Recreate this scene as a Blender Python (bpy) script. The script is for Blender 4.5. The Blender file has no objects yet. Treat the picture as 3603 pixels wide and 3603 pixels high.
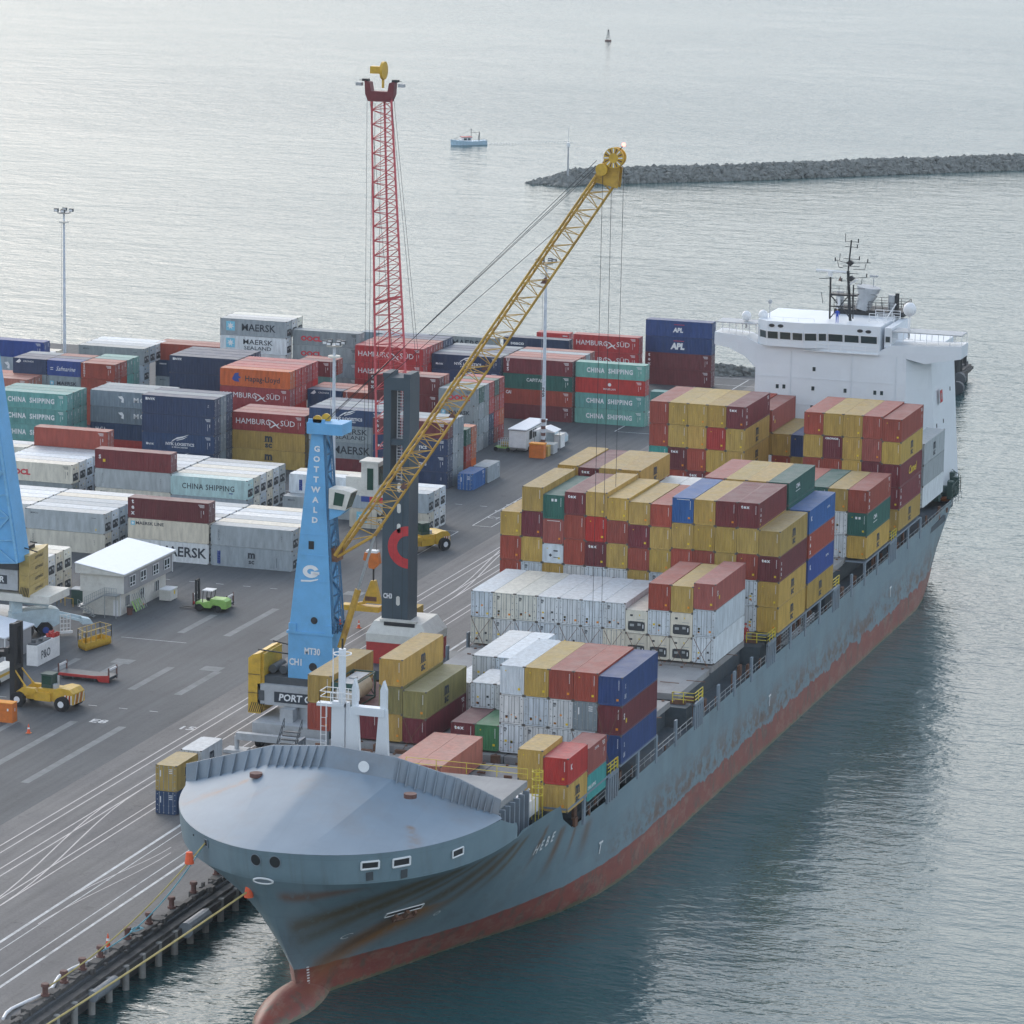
import bpy, bmesh, math, random
from mathutils import Matrix, Vector
random.seed(7)
S = bpy.context.scene
COL = S.collection
R = math.radians
# ------------------------------------------------------------------ camera
CAMZ = 118.3
F_PX, PITCH, ROLL, YAW = 14347.44, 0.195586466, 0.0162780194, -0.313829585
_cy, _sy, _cp, _sp = math.cos(YAW), math.sin(YAW), math.cos(PITCH), math.sin(PITCH)
FW = Vector((_sy*_cp, _cy*_cp, -_sp)); _rt = Vector((_cy, -_sy, 0)); _up = _rt.cross(FW)
RT = math.cos(ROLL)*_rt + math.sin(ROLL)*_up
UP = -math.sin(ROLL)*_rt + math.cos(ROLL)*_up
cam = bpy.data.cameras.new('camera'); camo = bpy.data.objects.new('camera', cam); COL.objects.link(camo)
cam.sensor_width = 36; cam.sensor_fit = 'HORIZONTAL'; cam.lens = F_PX*36/3603
cam.clip_start = 1; cam.clip_end = 12000
m = Matrix((RT, UP, -FW)).transposed().to_4x4(); m.translation = Vector((0, 0, CAMZ)); camo.matrix_world = m
S.camera = camo
K = 3603/1932.0
def at(px, py, z=None, X=None, Y=None):
    """survey helper: direction of a photo point met with a real plane (z=, X= or Y=)"""
    d = FW + RT*((px*K-1801.5)/F_PX) - UP*((py*K-1801.5)/F_PX)
    t = (z-CAMZ)/d.z if z is not None else X/d.x if X is not None else Y/d.y
    v = d*t; v.z += CAMZ; return v
# ------------------------------------------------------------------ light
SUN_EL, SUN_AZ, GLOW_AZ = 28.0, -42.0, -36.0          # azimuth from +Y, negative = towards -X
w = bpy.data.worlds.new('World'); S.world = w; w.use_nodes = True
nt = w.node_tree; nt.nodes.clear()
out = nt.nodes.new('ShaderNodeOutputWorld'); bg = nt.nodes.new('ShaderNodeBackground')
sky = nt.nodes.new('ShaderNodeTexSky'); sky.sky_type = 'NISHITA'; sky.sun_disc = False
sky.sun_elevation = R(SUN_EL); sky.sun_rotation = R(SUN_AZ); sky.air_density = 1.0; sky.dust_density = 3.0; sky.ozone_density = 3.0; sky.altitude = 100
# thin overcast: cloud noise that greys and evens the clear sky
tc = nt.nodes.new('ShaderNodeTexCoord'); nz = nt.nodes.new('ShaderNodeTexNoise'); mp = nt.nodes.new('ShaderNodeMapping')
mp.inputs['Scale'].default_value = (1, 1, 3.0); nz.inputs['Scale'].default_value = 2.2; nz.inputs['Detail'].default_value = 5
nt.links.new(tc.outputs['Generated'], mp.inputs['Vector']); nt.links.new(mp.outputs[0], nz.inputs['Vector'])
cr = nt.nodes.new('ShaderNodeValToRGB'); cr.color_ramp.elements[0].position = 0.3; cr.color_ramp.elements[0].color = (5.0, 6.1, 7.3, 1)
cr.color_ramp.elements[1].position = 0.7; cr.color_ramp.elements[1].color = (8.2, 8.8, 9.3, 1)
nt.links.new(nz.outputs['Fac'], cr.inputs['Fac'])
mx = nt.nodes.new('ShaderNodeMix'); mx.data_type = 'RGBA'; mx.inputs['Factor'].default_value = 0.72
sxyz = nt.nodes.new('ShaderNodeSeparateXYZ'); nt.links.new(tc.outputs['Generated'], sxyz.inputs[0])
mr = nt.nodes.new('ShaderNodeMapRange'); mr.inputs[1].default_value = 0.0; mr.inputs[2].default_value = 0.7; mr.inputs[3].default_value = .85; mr.inputs[4].default_value = .4
nt.links.new(sxyz.outputs['Z'], mr.inputs[0]); nt.links.new(mr.outputs[0], mx.inputs['Factor'])
nt.links.new(sky.outputs[0], mx.inputs[6]); nt.links.new(cr.outputs[0], mx.inputs[7])
# brighter, slightly warm band low over the sea and a glow where the sun stands behind the cloud
band = nt.nodes.new('ShaderNodeValToRGB'); be = band.color_ramp.elements
be[0].position = 0; be[0].color = (.44, .49, .52, 1); be[1].position = 1; be[1].color = (.86, .9, .95, 1)
for ps, cl in ((.09, (.76, .77, .77, 1)), (.2, (1.74, 1.57, 1.39, 1)), (.4, (1.36, 1.33, 1.3, 1)), (.65, (.82, .86, .92, 1))): e_ = be.new(ps); e_.color = cl
nt.links.new(sxyz.outputs['Z'], band.inputs[0])
mb = nt.nodes.new('ShaderNodeMix'); mb.data_type = 'RGBA'; mb.blend_type = 'MULTIPLY'; mb.inputs['Factor'].default_value = 1; nt.links.new(mx.outputs[2], mb.inputs[6]); nt.links.new(band.outputs[0], mb.inputs[7])
dt = nt.nodes.new('ShaderNodeVectorMath'); dt.operation = 'DOT_PRODUCT'; nrmz = nt.nodes.new('ShaderNodeVectorMath'); nrmz.operation = 'NORMALIZE'
nt.links.new(tc.outputs['Generated'], nrmz.inputs[0]); nt.links.new(nrmz.outputs[0], dt.inputs[0])
dt.inputs[1].default_value = (math.sin(R(GLOW_AZ))*math.cos(R(28)), math.cos(R(GLOW_AZ))*math.cos(R(28)), math.sin(R(28)))
gr_ = nt.nodes.new('ShaderNodeMapRange'); gr_.interpolation_type = 'SMOOTHSTEP'; gr_.inputs[1].default_value = .8; gr_.inputs[2].default_value = 1.0; gr_.inputs[3].default_value = 0; gr_.inputs[4].default_value = 1.1
nt.links.new(dt.outputs['Value'], gr_.inputs[0])
gc = nt.nodes.new('ShaderNodeVectorMath'); gc.operation = 'SCALE'; gc.inputs[0].default_value = (1, .97, .92); nt.links.new(gr_.outputs[0], gc.inputs['Scale'])
ad = nt.nodes.new('ShaderNodeVectorMath'); ad.operation = 'ADD'; nt.links.new(mb.outputs[2], ad.inputs[0]); nt.links.new(gc.outputs[0], ad.inputs[1])
nt.links.new(ad.outputs[0], bg.inputs[0]); bg.inputs[1].default_value = 0.085
nt.links.new(bg.outputs[0], out.inputs[0])
sd = bpy.data.lights.new('sun', 'SUN'); sd.energy = 0.5; sd.angle = R(30); sd.color = (1, .9, .8)
so = bpy.data.objects.new('sun', sd); COL.objects.link(so)
sv = Vector((math.sin(R(SUN_AZ))*math.cos(R(SUN_EL)), math.cos(R(SUN_AZ))*math.cos(R(SUN_EL)), math.sin(R(SUN_EL))))
so.rotation_euler = sv.to_track_quat('Z', 'Y').to_euler(); so.location = (-300, 300, 300)
S.view_settings.view_transform = 'Standard'; S.view_settings.look = 'None'; S.view_settings.exposure = 1.08; S.view_settings.gamma = 1
S.cycles.max_bounces = 6; S.cycles.volume_bounces = 0; S.cycles.transparent_max_bounces = 8

# ------------------------------------------------------------------ materials
def lin(h):
    h = h.lstrip('#'); c = [int(h[i:i+2], 16)/255 for i in (0, 2, 4)]
    return tuple((x/12.92 if x <= .04045 else ((x+.055)/1.055)**2.4) for x in c)
def newmat(name):
    m = bpy.data.materials.new(name); m.use_nodes = True; n = m.node_tree
    return m, n, n.nodes['Principled BSDF']
def mat(name, col, rough=.6, metal=0, var=.15, scale=1.5, dirt=None, dirt_amt=.35, bump=0, emit=0):
    m, n, b = newmat(name)
    t = n.nodes.new('ShaderNodeTexCoord'); z = n.nodes.new('ShaderNodeTexNoise'); z.inputs['Scale'].default_value = scale; z.inputs['Detail'].default_value = 6
    z.inputs['Roughness'].default_value = .65
    n.links.new(t.outputs['Object'], z.inputs['Vector'])
    r = n.nodes.new('ShaderNodeMapRange'); r.inputs[1].default_value = .3; r.inputs[2].default_value = .7; r.inputs[3].default_value = 1-var; r.inputs[4].default_value = 1+var
    n.links.new(z.outputs['Fac'], r.inputs[0])
    mu = n.nodes.new('ShaderNodeVectorMath'); mu.operation = 'SCALE'; mu.inputs[0].default_value = col[:3]
    n.links.new(r.outputs[0], mu.inputs['Scale']); last = mu.outputs[0]
    if dirt:
        z2 = n.nodes.new('ShaderNodeTexNoise'); z2.inputs['Scale'].default_value = scale*.37; z2.inputs['Detail'].default_value = 8; z2.inputs['Roughness'].default_value = .7
        n.links.new(t.outputs['Object'], z2.inputs['Vector'])
        r2 = n.nodes.new('ShaderNodeMapRange'); r2.inputs[1].default_value = .5; r2.inputs[2].default_value = .72; r2.inputs[3].default_value = 0; r2.inputs[4].default_value = dirt_amt
        n.links.new(z2.outputs['Fac'], r2.inputs[0])
        x = n.nodes.new('ShaderNodeMix'); x.data_type = 'RGBA'; n.links.new(r2.outputs[0], x.inputs['Factor']); n.links.new(last, x.inputs[6]); x.inputs[7].default_value = (*dirt[:3], 1)
        last = x.outputs[2]
    n.links.new(last, b.inputs['Base Color'])
    b.inputs['Roughness'].default_value = rough; b.inputs['Metallic'].default_value = metal
    if bump:
        bp = n.nodes.new('ShaderNodeBump'); bp.inputs['Strength'].default_value = bump; bp.inputs['Distance'].default_value = .05
        n.links.new(z.outputs['Fac'], bp.inputs['Height']); n.links.new(bp.outputs[0], b.inputs['Normal'])
    if emit:
        b.inputs['Emission Color'].default_value = (*col[:3], 1); b.inputs['Emission Strength'].default_value = emit
    return m
def add_seams(m, axes, bw, bh, amt=.14, width=.012):
    n = m.node_tree; b_ = n.nodes['Principled BSDF']; N = n.nodes.new; L = n.links.new; last = b_.inputs['Base Color'].links[0].from_socket
    t_ = N('ShaderNodeTexCoord'); s_ = N('ShaderNodeSeparateXYZ'); c_ = N('ShaderNodeCombineXYZ'); L(t_.outputs['Object'], s_.inputs[0]); L(s_.outputs[axes[0]], c_.inputs[0]); L(s_.outputs[axes[1]], c_.inputs[1])
    br_ = N('ShaderNodeTexBrick'); br_.inputs['Scale'].default_value = 1; br_.inputs['Brick Width'].default_value = bw; br_.inputs['Row Height'].default_value = bh; br_.inputs['Mortar Size'].default_value = width*3; br_.inputs['Mortar Smooth'].default_value = .8
    br_.inputs['Color1'].default_value = (1, 1, 1, 1); br_.inputs['Color2'].default_value = (.95, .95, .955, 1); br_.inputs['Mortar'].default_value = (1-amt, 1-amt, 1-amt, 1); L(c_.outputs[0], br_.inputs['Vector'])
    x = N('ShaderNodeMix'); x.data_type = 'RGBA'; x.blend_type = 'MULTIPLY'; x.inputs['Factor'].default_value = 1; L(last, x.inputs[6]); L(br_.outputs['Color'], x.inputs[7]); L(x.outputs[2], b_.inputs['Base Color'])
# container paint: colour comes from the object, faded dusty roof, streaks, rust specks
def paint_mat(name, rusty=.5, dust=.22):
    m, n, b = newmat(name); N = n.nodes.new; L = n.links.new
    oi = N('ShaderNodeObjectInfo'); t = N('ShaderNodeTexCoord'); geo = N('ShaderNodeNewGeometry')
    off = N('ShaderNodeVectorMath'); off.operation = 'MULTIPLY_ADD'
    comb = N('ShaderNodeCombineXYZ'); 
    for i in range(3): L(oi.outputs['Random'], comb.inputs[i])
    L(comb.outputs[0], off.inputs[0]); off.inputs[1].default_value = (91, 57, 33); L(t.outputs['Object'], off.inputs[2])
    mp = N('ShaderNodeMapping'); mp.inputs['Scale'].default_value = (1.6, 1.6, .35); L(off.outputs[0], mp.inputs[0])
    z = N('ShaderNodeTexNoise'); z.inputs['Scale'].default_value = 1.3; z.inputs['Detail'].default_value = 6; L(mp.outputs[0], z.inputs['Vector'])
    r = N('ShaderNodeMapRange'); r.inputs[1].default_value = .3; r.inputs[2].default_value = .7; r.inputs[3].default_value = .78; r.inputs[4].default_value = 1.12; L(z.outputs['Fac'], r.inputs[0])
    mu = N('ShaderNodeVectorMath'); mu.operation = 'SCALE'; L(oi.outputs['Color'], mu.inputs[0]); L(r.outputs[0], mu.inputs['Scale'])
    # dust lying on upward faces
    sx = N('ShaderNodeSeparateXYZ'); L(geo.outputs['True Normal'], sx.inputs[0])
    ab = N('ShaderNodeMath'); ab.operation = 'ABSOLUTE'; L(sx.outputs['Z'], ab.inputs[0])
    th = N('ShaderNodeMapRange'); th.inputs[1].default_value = .6; th.inputs[2].default_value = .9; th.inputs[3].default_value = 0; th.inputs[4].default_value = dust; L(ab.outputs[0], th.inputs[0])
    zd = N('ShaderNodeTexNoise'); zd.inputs['Scale'].default_value = .6; zd.inputs['Detail'].default_value = 8; L(off.outputs[0], zd.inputs['Vector'])
    td = N('ShaderNodeMath'); td.operation = 'MULTIPLY'; L(th.outputs[0], td.inputs[0]); 
    rd = N('ShaderNodeMapRange'); rd.inputs[1].default_value = .3; rd.inputs[2].default_value = .7; rd.inputs[3].default_value = .6; rd.inputs[4].default_value = 1.5; L(zd.outputs['Fac'], rd.inputs[0]); L(rd.outputs[0], td.inputs[1])
    x = N('ShaderNodeMix'); x.data_type = 'RGBA'; L(td.outputs[0], x.inputs['Factor']); L(mu.outputs[0], x.inputs[6]); x.inputs[7].default_value = (.45, .41, .36, 1)
    # rust
    zr = N('ShaderNodeTexNoise'); zr.inputs['Scale'].default_value = 1.1; zr.inputs['Detail'].default_value = 10; zr.inputs['Roughness'].default_value = .75; L(off.outputs[0], zr.inputs['Vector'])
    rr = N('ShaderNodeMapRange'); rr.inputs[1].default_value = .63; rr.inputs[2].default_value = .74; rr.inputs[3].default_value = 0; rr.inputs[4].default_value = rusty; L(zr.outputs['Fac'], rr.inputs[0])
    y = N('ShaderNodeMix'); y.data_type = 'RGBA'; L(rr.outputs[0], y.inputs['Factor']); L(x.outputs[2], y.inputs[6]); y.inputs[7].default_value = (.11, .06, .035, 1)
    L(y.outputs[2], b.inputs['Base Color']); b.inputs['Roughness'].default_value = .55
    return m
PAINT = paint_mat('container_paint')
M = {}
def MM(key, *a, **k): M[key] = mat(key, *a, **k); return M[key]
MM('seal', (.045, .05, .055), .8); MM('steelbar', (.35, .37, .38), .45, .3); MM('white', (.78, .79, .8), .5, var=.05); MM('offwhite', (.66, .65, .6), .6, var=.08, dirt=(.3, .25, .2))
MM('ltwhite', (.75, .75, .75), .6, var=.1); MM('black', (.02, .022, .025), .6); MM('darkgrey', (.07, .08, .09), .6); MM('midgrey', (.2, .22, .24), .6); MM('lgrey', (.42, .44, .46), .6, var=.1, dirt=(.2, .17, .13))
MM('yellow', (.62, .38, .04), .5, dirt=(.2, .1, .03)); MM('boomyellow', (.5, .3, .045), .55, dirt=(.16, .07, .03), dirt_amt=.7); MM('craneblue', (.145, .41, .7), .5, var=.07, scale=.6, dirt=(.1, .2, .3), dirt_amt=.3)
MM('liebgrey', (.05, .075, .095), .55, var=.1, scale=.5); MM('logored', (.5, .035, .04), .55); MM('jibred', (.5, .08, .09), .5); MM('orange', (.62, .17, .03), .55); MM('red', (.45, .04, .035), .6); MM('sticker_o', (.75, .28, .02), .6); MM('sticker_y', (.75, .55, .03), .6)
MM('rubber', (.018, .018, .02), .85); MM('glass', (.03, .05, .055), .12, var=.02); MM('greencab', (.025, .07, .05), .2); MM('lime', (.28, .5, .12), .5); MM('txtdark', (.03, .04, .055), .6, var=.03); MM('txtred', (.6, .04, .06), .6, var=.03); MM('txtblue', (.03, .07, .3), .6, var=.03); MM('starblue', (.2, .55, .72), .6, var=.03)
MM('shipgrey', (.2, .245, .29), .55, var=.08, scale=.3, dirt=(.17, .12, .08), dirt_amt=.35); MM('deckgrey', (.24, .25, .26), .75, var=.15, scale=.4, dirt=(.14, .09, .06), dirt_amt=.6); MM('darkdeck', (.06, .08, .095), .7, var=.2, dirt=(.1, .07, .05))
MM('shipwhite', (.72, .76, .8), .45, var=.03, scale=.3, dirt=(.5, .42, .33), dirt_amt=.12); MM('rail', (.6, .62, .64), .5); MM('railyellow', (.62, .5, .05), .5); MM('rust', (.16, .08, .05), .8, var=.3); MM('hatchgrey', (.3, .3, .3), .75, var=.12, scale=.35, dirt=(.16, .11, .08), dirt_amt=.55)
MM('tankwhite', (.62, .56, .48), .4); MM('greenblack', (.03, .07, .06), .6); MM('concrete', (.28, .28, .27), .85, var=.15, dirt=(.12, .11, .1)); MM('timber', (.1, .095, .09), .9, var=.3); MM('mustardsteel', (.45, .33, .11), .5); MM('cladding', (.33, .33, .34), .6, var=.05); MM('roofwhite', (.75, .79, .85), .4, var=.04); MM('brown', (.13, .06, .05), .7)
MM('rope_y', (.45, .36, .14), .8); MM('rope_b', (.15, .35, .42), .8); MM('hivis', (.8, .12, .04), .7); MM('skin', (.5, .3, .2), .6); MM('overall', (.02, .08, .5), .7); MM('jeans', (.03, .05, .12), .8)
MM('paleblue', (.5, .62, .68), .6); MM('glow', (1, .15, .12), .5, emit=3); MM('glassgreen', (.1, .3, .2), .15); MM('hullblue', (.45, .62, .75), .5); MM('darkgreen', (.03, .09, .08), .5)

# ------------------------------------------------------------------ mesh builder
class MB:
    def __init__(s): s.v = []; s.f = []; s.mi = []; s.T = None; s.m = 0
    def add(s, vs, fs, mi=None):
        o = len(s.v); mi = s.m if mi is None else mi
        for p in vs:
            p = Vector(p)
            if s.T is not None: p = s.T(p) if callable(s.T) else s.T @ p
            s.v.append(tuple(p))
        for f in fs: s.f.append(tuple(i+o for i in f)); s.mi.append(mi)
        return s
    def box(s, a, b, mi=None):
        x0, y0, z0 = a; x1, y1, z1 = b
        return s.add([(x0,y0,z0),(x1,y0,z0),(x1,y1,z0),(x0,y1,z0),(x0,y0,z1),(x1,y0,z1),(x1,y1,z1),(x0,y1,z1)],
                     [(0,3,2,1),(4,5,6,7),(0,1,5,4),(1,2,6,5),(2,3,7,6),(3,0,4,7)], mi)
    def frus(s, a, b, c, d, z0, z1, mi=None):   # lower rect a-b, upper rect c-d
        return s.add([(a[0],a[1],z0),(b[0],a[1],z0),(b[0],b[1],z0),(a[0],b[1],z0),(c[0],c[1],z1),(d[0],c[1],z1),(d[0],d[1],z1),(c[0],d[1],z1)],
                     [(0,3,2,1),(4,5,6,7),(0,1,5,4),(1,2,6,5),(2,3,7,6),(3,0,4,7)], mi)
    def bar(s, p, q, r, n=4, mi=None, r2=None):
        p = Vector(p); q = Vector(q); d = (q-p)
        if d.length < 1e-6: return s
        d.normalize(); u = d.cross(Vector((0,0,1)));
        if u.length < .01: u = d.cross(Vector((1,0,0)))
        u.normalize(); w_ = d.cross(u); r2 = r if r2 is None else r2
        vs = []; 
        for c, rr in ((p, r), (q, r2)):
            for i in range(n):
                a = 2*math.pi*(i+.5)/n; vs.append(c+(u*math.cos(a)+w_*math.sin(a))*rr)
        fs = [(i, (i+1)%n, n+(i+1)%n, n+i) for i in range(n)]+[tuple(range(n))[::-1], tuple(range(n, 2*n))]
        return s.add(vs, fs, mi)
    def path(s, pts, r, n=5, mi=None):
        for a, b in zip(pts[:-1], pts[1:]): s.bar(a, b, r, n, mi)
        return s
    def prism(s, poly, axis, t0, t1, mi=None):   # polygon in the plane across axis
        n = len(poly)
        def P(u, v, t): return (t, u, v) if axis == 'x' else (u, t, v) if axis == 'y' else (u, v, t)
        vs = [P(u, v, t0) for u, v in poly]+[P(u, v, t1) for u, v in poly]
        return s.add(vs, [tuple(range(n)), tuple(range(n, 2*n))[::-1]]+[(i, n+i, n+(i+1)%n, (i+1)%n) for i in range(n)], mi)
    def cyl(s, c, r, h, n=16, axis='z', mi=None, r2=None):
        c = Vector(c); d = {'x': Vector((1,0,0)), 'y': Vector((0,1,0)), 'z': Vector((0,0,1))}[axis]
        return s.bar(c, c+d*h, r, n, mi, r2)
    def sphere(s, c, r, n=12, m_=8, mi=None, sz=1):
        vs = []; fs = []
        for j in range(m_+1):
            t = math.pi*j/m_
            for i in range(n):
                a = 2*math.pi*i/n; vs.append((c[0]+r*math.sin(t)*math.cos(a), c[1]+r*math.sin(t)*math.sin(a), c[2]+r*sz*math.cos(t)))
        for j in range(m_):
            for i in range(n): fs.append((j*n+i, j*n+(i+1)%n, (j+1)*n+(i+1)%n, (j+1)*n+i))
        return s.add(vs, fs, mi)
    def mesh(s, name, mats, smooth=False):
        me = bpy.data.meshes.new(name); me.from_pydata(s.v, [], s.f)
        for m_ in mats: me.materials.append(m_)
        me.polygons.foreach_set('material_index', s.mi)
        if smooth: me.polygons.foreach_set('use_smooth', [True]*len(me.polygons))
        me.update(); return me
    def obj(s, name, mats, parent=None, loc=None, smooth=False):
        if not isinstance(mats, (list, tuple)): mats = [mats]
        mats = [M[x] if isinstance(x, str) else x for x in mats]
        o = bpy.data.objects.new(name, s.mesh(name, mats, smooth)); COL.objects.link(o)
        if parent: o.parent = parent
        if loc is not None: o.location = loc
        return o
def tag(o, label, cat, group=None):
    o['label'] = label; o['category'] = cat
    if group: o['group'] = group
    return o
def thing(name, label, cat, loc=(0,0,0), rz=0, group=None):
    o = bpy.data.objects.new(name, None); COL.objects.link(o); o.location = loc; o.rotation_euler = (0,0,rz); o.empty_display_size = .5
    return tag(o, label, cat, group)
def struct(o, kind='structure'): o['kind'] = kind; return o
def copy_tree(o, parent=None):
    c = o.copy(); COL.objects.link(c); c.parent = parent
    for ch in list(o.children): copy_tree(ch, c)
    return c
_tc = {}
def textmesh(body, bold=0, sx=1, space=1):
    k = (body, bold, sx, space)
    if k not in _tc:
        c = bpy.data.curves.new('t', 'FONT'); c.body = body; c.size = 1; c.offset = bold; c.resolution_u = 2; c.space_character = space; c.space_line = .95
        c.align_x = 'CENTER'; c.align_y = 'CENTER'
        o = bpy.data.objects.new('t', c); me = bpy.data.meshes.new_from_object(o)
        _tc[k] = ([(v.co.x*sx, v.co.y) for v in me.vertices], [tuple(p.vertices) for p in me.polygons])
        bpy.data.objects.remove(o); bpy.data.curves.remove(c); bpy.data.meshes.remove(me)
    return _tc[k]
def put_text(mb, body, u, v, size, mi=0, bold=0, sx=1, rot=0, shear=0, space=1):
    """lettering in face coordinates (u, v, d); mb.T maps them"""
    vs, fs = textmesh(body, bold, sx, space); c, s_ = math.cos(rot), math.sin(rot); P = []
    for x, y in vs:
        x, y = x*size+y*size*shear, y*size; P.append((u+x*c-y*s_, v+x*s_+y*c, 0))
    mb.add(P, fs, mi)
def poly(mb, pts, mi=0, d=0): mb.add([(u, v, d) for u, v in pts], [tuple(range(len(pts)))], mi)
def rect(mb, u0, v0, u1, v1, mi=0, d=0): poly(mb, [(u0,v0),(u1,v0),(u1,v1),(u0,v1)], mi, d)

# ------------------------------------------------------------------ haze volume
hz = MB(); hz.box((-3000, -300, -6.5), (2200, 3400, 121.5)); ho = hz.obj('haze', [])
vm = bpy.data.materials.new('haze_air'); vm.use_nodes = True; vn = vm.node_tree; vn.nodes.clear()
vo = vn.nodes.new('ShaderNodeOutputMaterial'); pv = vn.nodes.new('ShaderNodeVolumePrincipled'); vn.links.new(pv.outputs[0], vo.inputs['Volume'])
pv.inputs['Color'].default_value = (.86, .93, 1, 1); pv.inputs['Density'].default_value = .00005; pv.inputs['Anisotropy'].default_value = .2
ho.data.materials.append(vm); struct(ho, 'stuff')

# ------------------------------------------------------------------ water
def water():
    m, n, b = newmat('sea_water'); N = n.nodes.new; L = n.links.new
    b.inputs['Base Color'].default_value = (.022, .075, .08, 1); b.inputs['Roughness'].default_value = .13; b.inputs['IOR'].default_value = 1.333
    t = N('ShaderNodeTexCoord')
    def nz(sc, rot, det, stretch):
        mp = N('ShaderNodeMapping'); mp.inputs['Rotation'].default_value = (0, 0, R(rot)); mp.inputs['Scale'].default_value = (sc*stretch, sc, sc)
        z = N('ShaderNodeTexNoise'); z.inputs['Scale'].default_value = 1; z.inputs['Detail'].default_value = det; z.inputs['Roughness'].default_value = .55
        L(t.outputs['Object'], mp.inputs[0]); L(mp.outputs[0], z.inputs['Vector']); return z.outputs['Fac']
    fine = nz(.85, 16, 3, .55); mid = nz(.2, 24, 4, .5); big = nz(.03, 30, 3, .6); patch = nz(.0045, 40, 3, .6)
    # calmer water inside the harbour basin, wind patches outside
    def mul(a, k):
        q = N('ShaderNodeMath'); q.operation = 'MULTIPLY'; L(a, q.inputs[0])
        if isinstance(k, (int, float)): q.inputs[1].default_value = k
        else: L(k, q.inputs[1])
        return q.outputs[0]
    def add(a, c): q = N('ShaderNodeMath'); q.operation = 'ADD'; L(a, q.inputs[0]); L(c, q.inputs[1]); return q.outputs[0]
    pr = N('ShaderNodeMapRange'); pr.inputs[1].default_value = .35; pr.inputs[2].default_value = .65; pr.inputs[3].default_value = .55; pr.inputs[4].default_value = 1.2; L(patch, pr.inputs[0])
    sx = N('ShaderNodeSeparateXYZ'); L(t.outputs['Object'], sx.inputs[0])
    calm = N('ShaderNodeMapRange'); calm.inputs[1].default_value = 330; calm.inputs[2].default_value = 900; calm.inputs[3].default_value = .62; calm.inputs[4].default_value = 1.1; L(sx.outputs['Y'], calm.inputs[0])
    amp = mul(pr.outputs[0], calm.outputs[0])
    h = add(add(mul(fine, .24), mul(mid, .5)), mul(big, .8))
    bp = N('ShaderNodeBump'); bp.inputs['Strength'].default_value = 1; bp.inputs['Distance'].default_value = 1
    L(mul(h, amp), bp.inputs['Height']); L(bp.outputs[0], b.inputs['Normal'])
    return m
g = MB(); g.add([(-9000, -500, -3), (6000, -500, -3), (6000, 9500, -3), (-9000, 9500, -3)], [(0, 1, 2, 3)])
struct(g.obj('sea_water', [water()]))
g = MB(); g.add([(-9000, -500, -5.2), (6000, -500, -5.2), (6000, 9500, -5.2), (-9000, 9500, -5.2)], [(0, 1, 2, 3)])

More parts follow.
